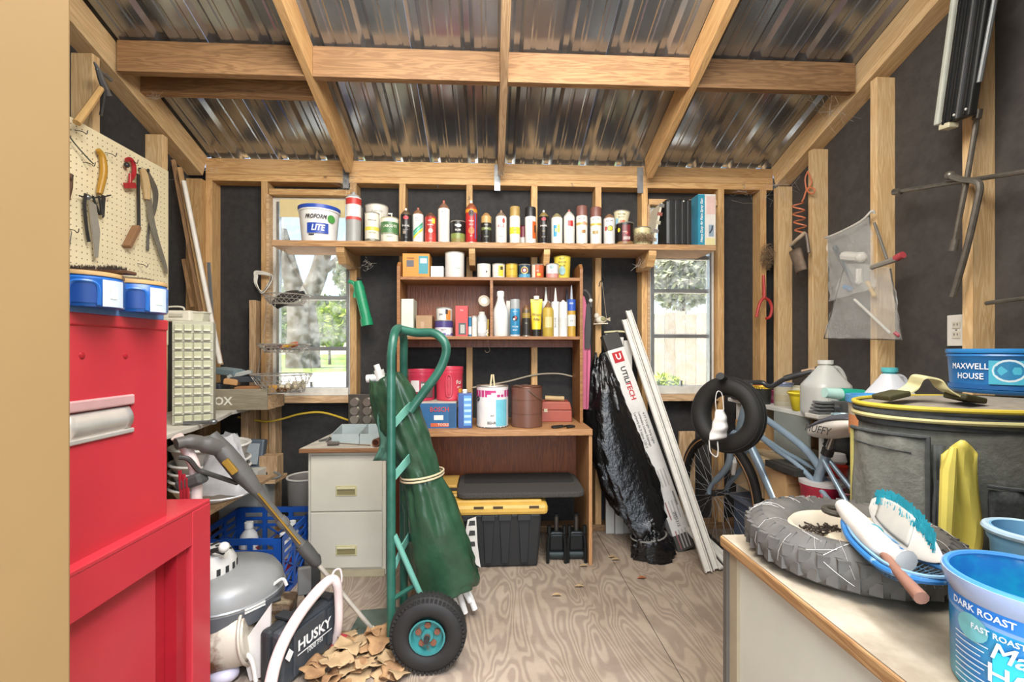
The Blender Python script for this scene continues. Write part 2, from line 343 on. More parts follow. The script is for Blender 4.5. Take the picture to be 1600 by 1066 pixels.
# ---- roof
ceiling = bpy.data.objects.new('ceiling', None); COL.objects.link(ceiling); struct(ceiling); INV['ceiling'] = Matrix()
metal = mat('roof_metal', C('#b6bbc0'), .19, .84, .38, 5, stretch=(1, .25, 1))
def roof_panel(x0):
    P = []                                 # rib profile across one 0.914 m sheet
    for k in range(4):
        b = x0 + k * .2286
        P += [(b - .032, 0), (b - .013, .019), (b + .013, .019), (b + .032, 0)]
        for q in (.0762, .1524): P += [(b + q - .013, 0), (b + q - .006, .0035), (b + q + .006, .0035), (b + q + .013, 0)]
    P.append((x0 + .9144 - .033, 0)); ys = (-.32, 2.88); mb = MB()
    vs = [(x, y, zr(y) + z) for y in ys for x, z in P]; k = len(P)
    mb.add(vs, [(i, i + 1, k + i + 1, k + i) for i in range(k - 1)])
    return mb.build('metal_panel', metal, ceiling, solid=.0008)
for i in range(5): roof_panel(-2.16 + i * .9144 + .0)
n = V((0, SL, 1)).normalized()
for x, m in ((-.829, pine_o), (.067, pine_w), (.972, pine_o)):
    board('rafter', m, V((x, .2, zr(.2))) - n * .071, V((x, 2.80, zr(2.80))) - n * .071, .036, .140, ceiling, up=n)
xs = [XL + .0, -.829, .067, .972, XR]
for a, b in zip(xs, xs[1:]):
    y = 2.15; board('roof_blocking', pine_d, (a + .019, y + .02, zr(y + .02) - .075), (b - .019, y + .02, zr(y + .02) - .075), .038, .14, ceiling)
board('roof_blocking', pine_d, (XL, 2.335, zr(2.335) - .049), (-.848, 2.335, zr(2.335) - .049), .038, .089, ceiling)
# ---- windows
glass = mat('window_glass', (1, 1, 1), .02, 0, trans=1.0, ior=1.02, spec=.3)
# dusty glass: clear with a thin veil of grime
N = glass.node_tree.nodes; L = glass.node_tree.links; N.clear()
o_ = N.new('ShaderNodeOutputMaterial'); tr = N.new('ShaderNodeBsdfTransparent'); df = N.new('ShaderNodeBsdfTranslucent'); gl = N.new('ShaderNodeBsdfGlossy'); gl.inputs['Roughness'].default_value = .06
df.inputs[0].default_value = (.9, .88, .82, 1)
nz = N.new('ShaderNodeTexNoise'); nz.inputs['Scale'].default_value = 22; nz.inputs['Detail'].default_value = 8; tc = N.new('ShaderNodeTexCoord'); L.new(tc.outputs['Object'], nz.inputs[0])
mr = N.new('ShaderNodeMapRange'); mr.inputs[1].default_value = .4; mr.inputs[2].default_value = .75; mr.inputs[3].default_value = .04; mr.inputs[4].default_value = .32; L.new(nz.outputs[0], mr.inputs[0])
m1 = N.new('ShaderNodeMixShader'); L.new(mr.outputs[0], m1.inputs[0]); L.new(tr.outputs[0], m1.inputs[1]); L.new(df.outputs[0], m1.inputs[2])
m2 = N.new('ShaderNodeMixShader'); m2.inputs[0].default_value = .05; L.new(m1.outputs[0], m2.inputs[1]); L.new(gl.outputs[0], m2.inputs[2]); L.new(m2.outputs[0], o_.inputs[0])
shade = mat('cream_window_shade', C('#d8c692'), .7, var=.1)
def window(i, w, bars):
    yf = YB + .045; fw = struct(MB().box(w[0], w[0] + .03, yf, yf + .06, w[2], w[3]).box(w[1] - .022, w[1], yf, yf + .06, w[2], w[3]).box(w[0] + .03, w[1] - .022, yf, yf + .06, w[3] - .03, w[3]).box(w[0] + .03, w[1] - .022, yf - .01, yf + .06, w[2], w[2] + .05).build('window_%d' % i, white_pt, bev=.003))
    MB().box(w[0] + .03, w[0] + .045, yf - .012, yf + .02, w[2] + .05, w[3] - .03).build('jamb_track', alu, fw); MB().box(w[1] - .034, w[1] - .022, yf - .012, yf + .02, w[2] + .05, w[3] - .03).build('jamb_track', alu, fw)
    zs = [w[2] + .05] + bars + [w[3] - .03]
    for z in bars: MB().box(w[0] + .045, w[1] - .034, yf + .005, yf + .035, z - .012, z + .012).build('sash_bar', alu, fw, bev=.002)
    for a, b in zip(zs, zs[1:]): MB().box(w[0] + .045, w[1] - .034, yf + .018, yf + .022, a + .01, b - .01).build('pane', glass, fw)
    MB().box(w[0] - .012, w[0] + .004, YB - .008, YB + .045, w[2], w[3]).build('casing', pine_w, fw)
    MB().box((w[0] + w[1]) / 2 - .006, (w[0] + w[1]) / 2 + .006, yf - .02, yf + .005, zs[0] + .005, zs[0] + .035).build('latch', alu, fw)
    return fw
def zb(py): return CH + (548 - py) / FPX * (YB + .05)
w1 = window(1, WL, [zb(545), zb(467), zb(392)]); w2 = window(2, WR, [zb(612), zb(525), zb(453), zb(400)])
MB().box(WL[0] + .05, WL[1] - .04, YB + .032, YB + .038, zb(345), zb(318)).build('window_shade', shade, w1)
# ------------------------------------------------------------------ outdoors
grass_m = mat('lawn', C('#8fae45'), .9, var=.5, scale=.5, col2=C('#6c8c34')); sand_m = mat('pale_sand', C('#efe8da'), .9, var=.1, scale=3)
gz = -.2
struct(MB().box(-120, 80, 3.3, 160, gz - .1, gz).build('ground_lawn', grass_m))
struct(MB().ext([(-30, 3.4), (14, 3.4), (12, 16), (3, 34), (-6, 34), (-9, 29), (-13, 25), (-22, 22), (-40, 20)], (0, 0, gz), (1, 0, 0), (0, 1, 0), (0, 0, .012)).build('ground_sand', sand_m))
bark = mat('bark', C('#5d5446'), .9, var=.5, scale=3, bump=.6); leafm = mat('leaves', C('#7f9a52'), .8, var=.4, scale=1); leafm2 = mat('leaves_bright', C('#b4cc46'), .8, var=.35, scale=1); leafm3 = mat('leaves_pale', C('#a9b28c'), .8, var=.35, scale=1)
def leaves(c, rad, n, size, rng):
    mb = MB(); c = V(c)
    for _ in range(n):
        d = V((rng.gauss(0, 1), rng.gauss(0, 1), rng.gauss(0, 1))).normalized() * (rng.random() ** .4); p = c + V((d.x * rad[0], d.y * rad[1], d.z * rad[2]))
        a = V((rng.gauss(0, 1), rng.gauss(0, 1), rng.gauss(0, 1))).normalized(); b = a.orthogonal().normalized(); s = size * rng.uniform(.5, 1.3)
        mb.add([p - a * s, p + b * s * .45, p + a * s, p - b * s * .45], [(0, 1, 2, 3)])
    return mb
rng = random.Random(3)
def plant(name, label, px, Y, limbs, crowns, m, lm):
    """limbs and crowns given by picture position at distance Y: limb = [(px, py)...], r0, r1"""
    x = W(px, 548, Y).x; t = T(name, label, name, (x, Y, gz)); mb = MB()
    for pts, r0, r1 in limbs:
        sp = spline([W(q[0], q[1], Y) if len(q) == 2 else V((x, Y, gz)) for q in pts], 6); mb.tube(sp, [r0 + (r1 - r0) * i / (len(sp) - 1) for i in range(len(sp))], 10)
    mb.build('trunk', bark, t, True, world=True); f = MB()
    for cx, cy, rx, rz_, n in crowns: k = Y / 720; q = leaves(W(cx, cy, Y), (rx * k, rx * k * .6, rz_ * k), n, lm, rng); f.add(q.v, q.f)
    f.build('foliage', m, t, world=True, kind='stuff'); return t
B_ = (0, 0, 0)
plant('tree', 'large grey oak with a forked trunk seen through the basket window', 474, 36, [([B_, (474, 520), (470, 470)], 1.3, 1.0), ([(470, 480), (455, 430), (438, 360)], .85, .5), ([(472, 480), (497, 430), (512, 360)], .85, .5), ([(500, 425), (530, 405), (548, 370)], .4, .2)],
      [(430, 400, 16, 55, 420), (535, 425, 14, 30, 260)], leafm3, .32)
plant('bush', 'bright yellow green bush beside the forked oak', 515, 44, [([B_, (515, 530)], .15, .08)], [(518, 510, 32, 34, 1700), (500, 512, 16, 26, 500)], leafm2, .4)
plant('bush', 'dark green bush left of the forked oak', 448, 47, [([B_, (448, 530)], .15, .08)], [(444, 512, 22, 28, 1100)], leafm, .4)
plant('tree', 'hazy pale tree line far beyond the lawn outside the basket window', 480, 70, [([B_, (480, 500)], .4, .2)], [(430, 480, 34, 36, 900), (500, 486, 30, 28, 700), (560, 478, 34, 36, 700)], leafm3, .7)
# grey board fence and foliage seen through the other window
fence = T('board_fence', 'weathered grey board fence outside the window behind the bicycle', 'fence', (2.6, 6.2, gz))
fw_ = wood('fence_board', C('#c9bba6'), C('#a89a86'), C('#b7a893'), rnd=.2)
for i in range(18):
    x = 1.45 + i * .145; board('board', fw_, (x, 6.2, gz), (x, 6.2, 1.62 + .02 * (i % 3)), .02, .138, fence, up=(1, 0, 0))
board('rail', fw_, (1.1, 6.24, 1.3), (4.1, 6.24, 1.3), .04, .09, fence); board('rail', fw_, (1.1, 6.24, .2), (4.1, 6.24, .2), .04, .09, fence)
plant('tree', 'pale leafy tree rising over the board fence', 1065, 9.5, [([B_, (1068, 500), (1060, 440)], .09, .05)], [(1065, 425, 60, 62, 2400)], leafm3, .11)
plant('bush', 'low yellow green shrub at the foot of the board fence', 1040, 5.7, [([B_, (1040, 605)], .015, .01)], [(1036, 600, 28, 16, 500)], leafm2, .05)
# ------------------------------------------------------------------ long wall shelf, hutch desk
shelf_w = wood('shelf_board', C('#b48a5c'), C('#8e6439'), C('#a58a6e'), rnd=.1)
lam = wood('laminate', C('#9d6b3c'), C('#7a4d28'), C('#8b5d35'), rough=.5, rnd=.05, knots=False)
lam_e = wood('laminate_worn', C('#b5875a'), C('#98693e'), C('#a57a50'), rough=.5, rnd=.05, knots=False)
redback = wood('red_panel', C('#85481f'), C('#643018'), C('#763c1b'), rough=.45, rnd=.05, axis='Z', knots=False)
SY, SZ = 2.585, 1.727                      # shelf front edge, shelf top
xa, xb = W(424, 0, SY).x, W(1119, 0, SY).x
shelf = T('wall_shelf', 'long wooden board shelf across both windows, full of spray cans', 'shelf', (0, SY, SZ - .03))
board('shelf_board', shelf_w, (xa, SY + .122, SZ - .016), (xb, SY + .122, SZ - .016), .244, .032, shelf)
for px, w in ((536, .045), (738, .035), (853, .035), (1015, .045)):
    x = W(px, 0, SY + .06).x
    MB().ext([(0, 0), (.235, 0), (.235, -.088), (.045, -.088), (.0, -.03)], (x - w / 2, SY + .008, SZ - .032), (0, 1, 0), (0, 0, 1), (w, 0, 0)).build('bracket', pine_o, shelf, bev=.002, world=True)
# desk and hutch
DY, DZ = 2.372, .711; HY = 2.57
xd0, xd1 = -.535, W(926, 0, DY).x
desk = T('desk', 'brown wood-grain desk with open kneehole under the cans', 'desk', (0, DY, 0))
board('desk_top', lam_e, (xd0, (DY + 2.82) / 2, DZ - .016), (xd1, (DY + 2.82) / 2, DZ - .016), 2.82 - DY, .032, desk)
for x in (xd0 + .009, xd1 - .009): board('side_panel', lam_e, (x, (DY + 2.8) / 2 + .004, 0), (x, (DY + 2.8) / 2 + .004, DZ - .032), 2.8 - DY - .008, .018, desk, up=(1, 0, 0))
MB().box(xd0 + .018, xd1 - .018, 2.74, 2.755, .36, DZ - .032).build('modesty_panel', redback, desk, world=True)
xh0, xh1 = W(620, 0, HY).x, W(911, 0, HY).x
hutch = T('desk_hutch', 'brown wood-grain hutch of open shelves standing on the desk', 'hutch', (0, HY, DZ))
HT, HM = 1.53, 1.20
for x, zt in ((xh0 + .009, 1.615), (xh1 - .009, 1.612)):
    MB().ext([(HY, DZ), (2.81, DZ), (2.81, zt), (HY + .03, zt), (HY, zt - .03)], (x - .009, 0, 0), (0, 1, 0), (0, 0, 1), (.018, 0, 0)).build('side_panel', lam, hutch, bev=.0015, world=True)
board('shelf', lam, (xh0 + .018, (HY + 2.8) / 2, HT - .009), (xh1 - .018, (HY + 2.8) / 2, HT - .009), 2.8 - HY, .018, hutch)
board('shelf', lam, (xh0 + .018, (HY + 2.8) / 2, HM - .009), (xh1 - .018, (HY + 2.8) / 2, HM - .009), 2.8 - HY, .018, hutch)
xm = W(768, 0, HY).x
MB().box(xm - .008, xm + .008, HY + .002, 2.8, HM, HT - .018).build('divider', lam, hutch, world=True)
MB().box(xh0 + .018, xh1 - .018, 2.795, 2.803, HM - .06, HT - .018).build('back_panel', redback, hutch, world=True)

# ------------------------------------------------------------------ cans and bottles
def face(x, y): return atan2(-y, -x)       # the way a label looks: towards the doorway
def bands_texts(t, r, bands, texts, f, H, taper=0):
    for z0, z1, c in bands:
        MB().sleeve((r + .0007 + taper * z0 * H, r + .0007 + taper * z1 * H), z0 * H, z1 * H, 20).build('label_band', pm(c, .4), t, True)
    for q in texts:
        s, size, z, c = q[:4]; a = q[4] if len(q) > 4 else 0; sx = q[5] if len(q) > 5 else .9
        text(s, size, pm(c, .5), t, wrap=r + .0016, ang=f + a, z=z * H, sx=sx, taper=taper)
def patch(t, r, a, w, z0, z1, c, f, name='label_patch'):   # a printed patch on part of a round wall
    MB().sleeve(r + .0011, z0, z1, 8, f + a - w / 2 / r, f + a + w / 2 / r).build(name, pm(c, .4), t, True)
def oval(t, r, a, w, h, z, c, f):
    vs = [(0, 0)] + [(w / 2 * cos(2 * pi * k / 16), h / 2 * sin(2 * pi * k / 16)) for k in range(16)]
    MB().add([((r + .0014) * cos(f + a + x / r), (r + .0014) * sin(f + a + x / r), z + y) for x, y in vs], [(0, 1 + k, 1 + (k + 1) % 16) for k in range(16)]).build('emblem', pm(c, .4), t)
def spray(label, x0, x1, ytop, z0, Y, body, bands=(), texts=(), dome='#8a7a5c', cap=None, tip='#e8e4da', patches=(), ovals=(), group='spray cans on the long shelf', metal=.0):
    px = (x0 + x1) / 2; p = W(px, ytop, Y); r = (W(x1, 0, Y).x - W(x0, 0, Y).x) / 2 * .97; H = p.z - z0
    t = T('spray_can', label, 'spray can', (p.x, Y, z0), 0, group); f = face(p.x, Y)
    hb = H * .74 if cap else H * .80
    MB().lathe([(r * .93, 0), (r, .004), (r, hb - .003), (r * .95, hb)], n=22).build('can_body', pm(body, .35), t, True)
    if cap: MB().lathe([(r * .965, hb), (r * .965, H - .006), (r * .88, H), (0, H)], n=20).build('cap', pm(cap, .45), t, True)
    else:
        MB().lathe([(r * .95, hb), (r * .93, hb + H * .02), (r * .62, hb + H * .09), (r * .42, hb + H * .115), (r * .4, hb + H * .13), (0, hb + H * .13)], n=20).build('dome', pm(dome, .4, metal=.3), t, True)
        if tip: MB().lathe([(r * .2, hb + H * .125), (r * .2, H), (0, H)], n=10).build('nozzle', pm(tip, .5), t, True)
    MB().lathe([(r * 1.0, -.0), (r * 1.03, .003), (r * 1.0, .006)], n=22).build('rim', pm('#a9a79f', .35, metal=.7), t, True)
    bands_texts(t, r, bands, texts, f, H)
    for a, w, q0, q1, c in patches: patch(t, r, a, w, q0 * H, q1 * H, c, f)
    for a, w, h, z, c in ovals: oval(t, r, a, w, h, z * H, c, f)
    return t
def tin(label, x0, x1, ytop, z0, Y, body, bands=(), texts=(), lid='#b7b4aa', name='paint_can', cat='paint can', group=None, patches=(), ovals=(), rim='#b9b5a8', H=None, open_=False, flare=0):
    px = (x0 + x1) / 2; p = W(px, ytop, Y); r = (W(x1, 0, Y).x - W(x0, 0, Y).x) / 2 * .97; H = H or p.z - z0
    t = T(name, label, cat, (p.x, Y, z0), 0, group); f = face(p.x, Y); r0 = r - flare * H
    MB().lathe([(r0 * .96, 0), (r0, .003), (r, H - .008), (r, H - .004)] + ([(r * .9, H - .004), (r0 * .88, .01), (0, .01)] if open_ else []), n=24).build('can_body', pm(body, .4), t, True)
    MB().tor((0, 0, H - .003), r * .985, .0032, n=24, m=6).build('rim', pm(rim, .35, metal=.6), t, True)
    if not open_: MB().lathe([(0, H - .005), (r * .8, H - .005), (r * .84, H - .001), (r * .97, H - .001), (r * .97, H - .008)], n=24).build('lid', pm(lid, .4, metal=.3), t, True)
    bands_texts(t, r0, bands, texts, f, H, flare)
    for a, w, q0, q1, c in patches: patch(t, r, a, w, q0 * H, q1 * H, c, f)
    for a, w, h, z, c in ovals: oval(t, r, a, w, h, z * H, c, f)
    return t
def carton(label, x0, x1, ytop, z0, Y, D, col, texts=(), name='cardboard_box', cat='box', rz=0, panels=(), group=None, H=None, lidc=None):
    """box whose front face spans x0..x1 pixels at depth Y; texts (s, size, fx, fz, colour); panels (fx0, fx1, fz0, fz1, colour)"""
    a, b = W(x0, ytop, Y), W(x1, ytop, Y); w = (b.x - a.x); H = H or a.z - z0
    t = T(name, label, cat, ((a.x + b.x) / 2, Y, z0), rz, group)
    MB().box(-w / 2, w / 2, 0, D, 0, H).build('carton', pm(col, .6), t, bev=.0015)
    MB().box(-w / 2 + .004, w / 2 - .004, D * .48, D * .52, H, H + .0006).build('top_seam', pm(lidc or '#a89a80', .6), t)
    for k_, (f0, f1, g0, g1, c) in enumerate(panels): MB().box(-w / 2 + f0 * w, -w / 2 + f1 * w, -.0008 - .0005 * k_, 0, g0 * H, g1 * H).build('printed_panel', pm(c, .5), t)
    for s, size, fx, fz, c in texts: text(s, size, pm(c, .5), t, o=(-w / 2 + fx * w, -.0042, fz * H), sx=.9)
    return t
Y1 = 2.655
# tub with blue rim
p = W(495, 0, Y1); t = T('joint_compound_bucket', 'large white bucket with blue rim and blue lettering on the long shelf', 'bucket', (p.x, Y1 + .04, SZ)); f = face(p.x, Y1); Hb = W(495, 324, Y1).z - SZ
MB().lathe([(.088, 0), (.093, .004), (.108, Hb * .86), (.113, Hb * .86), (.113, Hb * .93)], n=32).build('bucket_body', pm('#e9e7e2', .4), t, True)
MB().lathe([(.114, Hb * .9), (.115, Hb), (.108, Hb), (.106, Hb - .006), (0, Hb - .006)], n=32).build('lid', pm('#2b4fae', .4), t, True)
for s, sz, z, c, a, sh in (('PROFORM', .031, .66, '#26242a', -.2, .25), ('LITE', .046, .36, '#f2f2f2', -.1, .25)):
    text(s, sz, pm(c, .5), t, wrap=.0995 + .017 * z, ang=f + a, z=z * Hb, shear=sh, bold=.03, sx=.82, taper=0)
patch(t, .1015, -.1, .115, Hb * .22, Hb * .5, '#2347a6', f); oval(t, .107, .62, .05, .045, Hb * .64, '#4c9a46', f); patch(t, .0965, -.45, .03, Hb * .16, Hb * .2, '#2c2a30', f)
# sealant cartridge in a grey can
p = W(552.5, 0, Y1); t = T('sealant_tube', 'tall grey cartridge with red and white label beside the bucket', 'cartridge', (p.x, Y1, SZ)); H = W(552, 301, Y1).z - SZ; f = face(p.x, Y1); r = .0415
MB().lathe([(r, 0), (r, H * .86), (r * .8, H * .93), (r * .3, H * .95), (r * .26, H), (0, H)], n=24).build('tube', pm('#9c9c98', .45), t, True)
MB().sleeve(r + .0006, H * .46, H * .88, 24).build('label_band', pm('#e6e2dc', .45), t, True); MB().sleeve(r + .0011, H * .74, H * .86, 24).build('label_band', pm('#c23b34', .45), t, True); MB().sleeve(r + .0011, H * .44, H * .5, 24).build('label_band', pm('#c9504a', .45), t, True)
MB().box(.046, .05, -.003, .003, 0, H * .7).build('metal_rod', pm('#6b6258', .4, metal=.5), t)
tin('white plastic pail at the back behind the yellow-labelled can', 571, 607, 323, SZ, Y1 + .1, '#d9d4c8', [(.7, .78, '#c9c4b8')], [('PLASTER', .016, .82, '#9b978d')], lid='#d8d3c6', name='plastic_pail', cat='pail', flare=.05, rim='#d0cbbf')
tin('white can with a yellow band at the left end of the cans', 570, 593, 334, SZ, Y1 - .02, '#e2dccb', [(.38, .5, '#d8c64a'), (.02, .1, '#6d6a58')], [('PORCELAIN', .010, .72, '#55534c'), ('PATCH', .013, .3, '#6a7a3a'), ('32 FL OZ', .008, .06, '#efe9da')], lid='#cfc6a4', group='cans on the long shelf')
tin('cream jar with a green label and stripes on the long shelf', 595, 623, 342, SZ, Y1 - .02, '#e7e2cd', [(.3, .8, '#4f7b4a'), (.3, .36, '#d9d8bb')], [('LABCOTE', .021, .62, '#e9e7d5'), ('ADHESIVE', .008, .2, '#4a5a44')], lid='#e9e0b8', rim='#e7dfb9', group='cans on the long shelf')
p = W(612, 0, Y1 + .09); t = T('pump_bottle', 'small clear pump bottle behind the green-labelled jar', 'bottle', (p.x, Y1 + .09, SZ)); MB().lathe([(.024, 0), (.024, .13), (.012, .15), (.012, .16)], n=16).build('bottle_body', pm('#b9bfb4', .3), t, True); MB().lathe([(.014, .158), (.014, .172), (.003, .174), (.003, .2), (0, .2)], n=12).build('pump', pm('#ece8dc', .4), t, True); MB().box(-.02, .004, -.004, .004, .195, .202).build('spout', pm('#ece8dc', .4), t)
S = lambda *a, **k: spray(*a, **k)
S('black spray can with red emblem and silver lettering, next to the striped white one', 625.5, 643, 326, SZ, Y1 - .02, '#201d1d', [], [('ENAMEL', .0135, .47, '#d8d2c8'), ('SPRAY PAINT', .0065, .36, '#a9a49b'), ('GLOSS', .0065, .14, '#b0aaa0')], dome='#6d5a45', ovals=[(0, .03, .022, .7, '#b9333a')], patches=[(-.3, .016, .24, .33, '#8f7f74')])
t = S('white spray can with green and yellow slanting stripes', 644.5, 662, 325, SZ, Y1 - .02, '#e4e1da', [], [('ACRYLIC', .009, .68, '#3d6e5c'), ('ENAMEL', .009, .61, '#7c7a70'), ('CLEAR', .008, .14, '#6a6a64')], dome='#8e6a4e', tip='#b0614f')
rq = (W(662, 0, Y1 - .02).x - W(644.5, 0, Y1 - .02).x) / 2 * .97 + .0014
for k, c in ((0, '#3f9a72'), (1, '#4fb39a'), (2, '#e0cf3a')): MB().grid(lambda u, v: V((rq * cos(t_f + (u - .5) * 1.9), rq * sin(t_f + (u - .5) * 1.9), .05 + .055 * u - .016 * k + .014 * v)), 10, 1).build('stripe', pm(c, .4), t, True) if globals().__setitem__('t_f', face(t.location.x, t.location.y)) is None else None
S('red spray can with yellow corner patch and white lettering', 663.5, 682, 330, SZ, Y1 - .02, '#a9332c', [(.02, .3, '#b83a31')], [('SPEED', .012, .66, '#f0e9df'), ('ENAMEL', .0105, .54, '#f0e9df'), ('10 OZ', .007, .12, '#eadfd4')], dome='#6c4a3a', tip=None, patches=[(.5, .02, .58, .74, '#e6c33c')], ovals=[(0, .026, .026, .36, '#d8b8ae')])
S('tall plain white spray can with brown cone top', 684, 703, 314, SZ, Y1 - .02, '#e3ded4', [], [('SEALER', .009, .71, '#4a86a0'), ('12 OZ', .007, .64, '#5b6a72')], dome='#8f6a55', tip='#b9604e')
tin('squat black can showing a green landscape, before the tall red can', 704, 727, 347, SZ, Y1 - .02, '#1f1d1b', [(.02, .42, '#7e8a45'), (.02, .2, '#c8b36a')], [('BODY', .015, .78, '#e7e3d9'), ('FILLER', .013, .56, '#efeade')], group='cans on the long shelf', ovals=[(.1, .03, .018, .76, '#d9d6cc')])
S('tall red canister with flame emblem and white nozzle', 727, 746, 314, SZ, Y1 - .02, '#b32c2b', [(.7, .78, '#d8902e')], [('WASP', .012, .5, '#f2e7d2'), ('KILLER', .009, .42, '#f2e7d2'), ('JET', .012, .16, '#e8c9a0')], dome='#9c5a3a', tip='#eee6da', ovals=[(0, .032, .036, .68, '#3b2320'), (0, .034, .04, .28, '#d3703c')], patches=[(.7, .006, .1, .7, '#4a6ea8')])
S('short spray can with tan shoulders and black label', 751.5, 768, 330, SZ, Y1 - .02, '#26241f', [(.62, .82, '#b9965c'), (.4, .48, '#6e7d45')], [('FLAT', .011, .55, '#d9d4c0'), ('SATIN', .010, .44, '#e3dfc9'), ('BLACK', .009, .2, '#b9b4a2')], dome='#b28b58', tip=None)
S('white spray can lettered in red with a red drip emblem', 774, 792, 329, SZ, Y1 - .02, '#e4dfd8', [], [('KILZ', .022, .5, '#b43a34'), ('PRIMER', .008, .2, '#7d6a66')], dome='#8e7a63', tip='#9b7d68', ovals=[(.45, .016, .03, .66, '#a8473f')])
S('gold-capped white spray can with yellow middle band', 796, 813, 324, SZ, Y1 - .02, '#e2ddd2', [(.26, .44, '#d5cf3a')], [('GOLD', .011, .62, '#8b8574'), ('LEAF', .012, .36, '#6a6a33'), ('11 OZ', .007, .12, '#7c786d')], cap='#a98b4e')
tin('small white and dark red jar half hidden behind the gold-capped can', 811, 824, 354, SZ, Y1 + .05, '#e3dfd7', [(.45, .95, '#7e2f3f')], [], lid='#7e2f3f', rim='#7e2f3f', name='jar', cat='jar')
S('black-capped white spray can with orange side panel', 820, 838, 325, SZ, Y1 - .02, '#e0dcd8', [], [('PLASTIC', .0085, .62, '#4c4a4a')], cap='#222122', patches=[(.75, .028, .14, .6, '#d0622c'), (.9, .012, .3, .5, '#2b2523')])
S('black spray can with red emblem and gold shoulders by a stud', 841, 858, 329, SZ, Y1 - .02, '#1f1b1a', [], [('ENAMEL', .0125, .52, '#e3ddd4'), ('SPRAY', .007, .36, '#c0a860'), ('BLACK', .008, .2, '#b5a98f')], dome='#96804e', tip='#e9e4da', ovals=[(0, .026, .02, .71, '#b4303a')])
S('white spray can with square blue and yellow picture', 861, 879, 331, SZ, Y1 - .02, '#e3e0d6', [], [('CLEAR', .008, .72, '#8a8a62')], dome='#9a9068', tip=None, patches=[(-.25, .02, .22, .56, '#3596c4'), (.3, .014, .34, .58, '#e0cf5c'), (-.1, .014, .36, .46, '#d9d45e')])
S('white spray can with red rectangle and rounded white top', 880.5, 898, 328, SZ, Y1 - .02, '#dfdbd2', [], [('POLY', .008, .5, '#efe9e0')], dome='#d5d0c6', tip='#b06253', patches=[(.25, .03, .5, .66, '#b9302f')])
S('brown-capped white spray can beside the white one with red rectangle', 900, 918, 323, SZ, Y1 - .02, '#e2ded5', [(.5, .56, '#c9a04f')], [('RUST OFF', .0095, .66, '#4e4a46'), ('BROWN', .007, .28, '#8a5c3c')], cap='#7d5248', patches=[(.3, .024, .29, .37, '#a9793f'), (.45, .02, .5, .58, '#cf9a7c')])
S('brown-capped white spray can beside the one with a yellow oval', 922, 940, 325, SZ, Y1 - .02, '#e1ddd4', [(.5, .56, '#c9b04f')], [('RUST OFF', .0095, .66, '#4e4a46'), ('SATIN', .007, .26, '#8a5c3c')], cap='#7c5046', patches=[(-.1, .03, .28, .36, '#a58a4a')])
S('grey-white spray can with brown dome and yellow oval', 943, 961, 332, SZ, Y1 - .02, '#d3d1cd', [], [('RUST OFF', .0095, .7, '#3e3b38')], dome='#8f6d52', tip=None, ovals=[(.15, .033, .033, .48, '#23211f'), (.15, .027, .027, .48, '#e6d63c')], patches=[(-.6, .012, .42, .54, '#b9433a')])
tin('small black can with a dark red label under the cream tub', 963, 990, 350, SZ, Y1 - .02, '#251d1b', [(.02, .14, '#8c6a44')], [('WAX', .012, .55, '#d9c9c0')], group='cans on the long shelf', patches=[(.15, .045, .12, .86, '#6e2226'), (.2, .04, .2, .34, '#c9b7ad')], ovals=[(-.75, .018, .026, .66, '#e2cf3c'), (.2, .014, .014, .5, '#c9564a')])
t = tin('cream tub with black lettering tilted on top of the small cans', 957, 982, 325, SZ + .108, Y1 + .02, '#dcd2ae', [], [('WATER', .012, .75, '#3b382e'), ('PUTTY', .011, .58, '#3b382e')], lid='#cfc28e', name='plastic_tub', cat='tub', flare=.12, patches=[(-.5, .014, .1, .5, '#7fb1c9'), (.2, .028, .1, .4, '#c9603c')], H=.1); t.rotation_euler = (0, .08, 0)
tin('low cream tin next to the hay on the long shelf', 990, 1016, 357, SZ, Y1 + .03, '#d8cc9c', [], [('FIX', .012, .6, '#8d8a5c')], lid='#bfb183', group='cans on the long shelf')
# hay nest, catalogue, black case, spray-gun box
hay = mat('hay', C('#9a7f60'), .9, var=.5, scale=60)
def nest(label, c, rad, n, name='hay_clump'):
    g = random.Random(n); mb = MB(); c = V(c)
    for _ in range(n):
        d = V((g.gauss(0, 1), g.gauss(0, 1), g.gauss(0, 1))).normalized() * g.random() ** .5; p = c + V((d.x * rad[0], d.y * rad[1], d.z * rad[2])); q = V((g.gauss(0, 1), g.gauss(0, .7), g.gauss(0, 1))).normalized() * g.uniform(.012, .035)
        q.z = max(q.z, (c.z - rad[2]) - p.z); mb.tube([p - q * .4, p + V((0, 0, .004)), p + q * .6], .0009, 3)
    return tag(mb.build(name, hay, kind='stuff'), label, 'nest')
nest('brown hay tangle lying on the long shelf before the catalogue', W(1006, 373, 2.63) + V((0, 0, .004)), (.06, .035, .028), 320)
a, b = W(1018, 380, 2.66), W(1040, 306, 2.66)
cat_ = T('paper_catalogue', 'pale printed catalogue leaning against the black plastic case', 'catalogue', (a.x, 2.66, SZ)); w_ = b.x - a.x
MB().ext([(0, 0), (.012, 0), (.012 + .055, .26), (.055, .26)], (0, 0, 0), (1, 0, 0), (0, 0, 1), (0, .16, 0)).build('pages', pm('#cfc8b4', .7), cat_)
for k in range(5): MB().obox((.016 + .0113 * k + .0, -.001, .045 + .05 * k), (.03, .001, .02), (0, .2, 0)).build('printed_patch', pm(['#8d8878', '#77706a', '#a59d86', '#8b4b40', '#6f6b66'][k], .7), cat_)
p = W(1061, 0, 2.64); case = T('plastic_case', 'black ribbed plastic case with spider webs between the catalogue and blue box', 'case', (p.x, 2.64, SZ)); H = W(1061, 309, 2.64).z - SZ
blk = pm('#242424', .45); MB().box(-.078, .078, 0, .15, 0, H).build('case_body', blk, case, bev=.022)
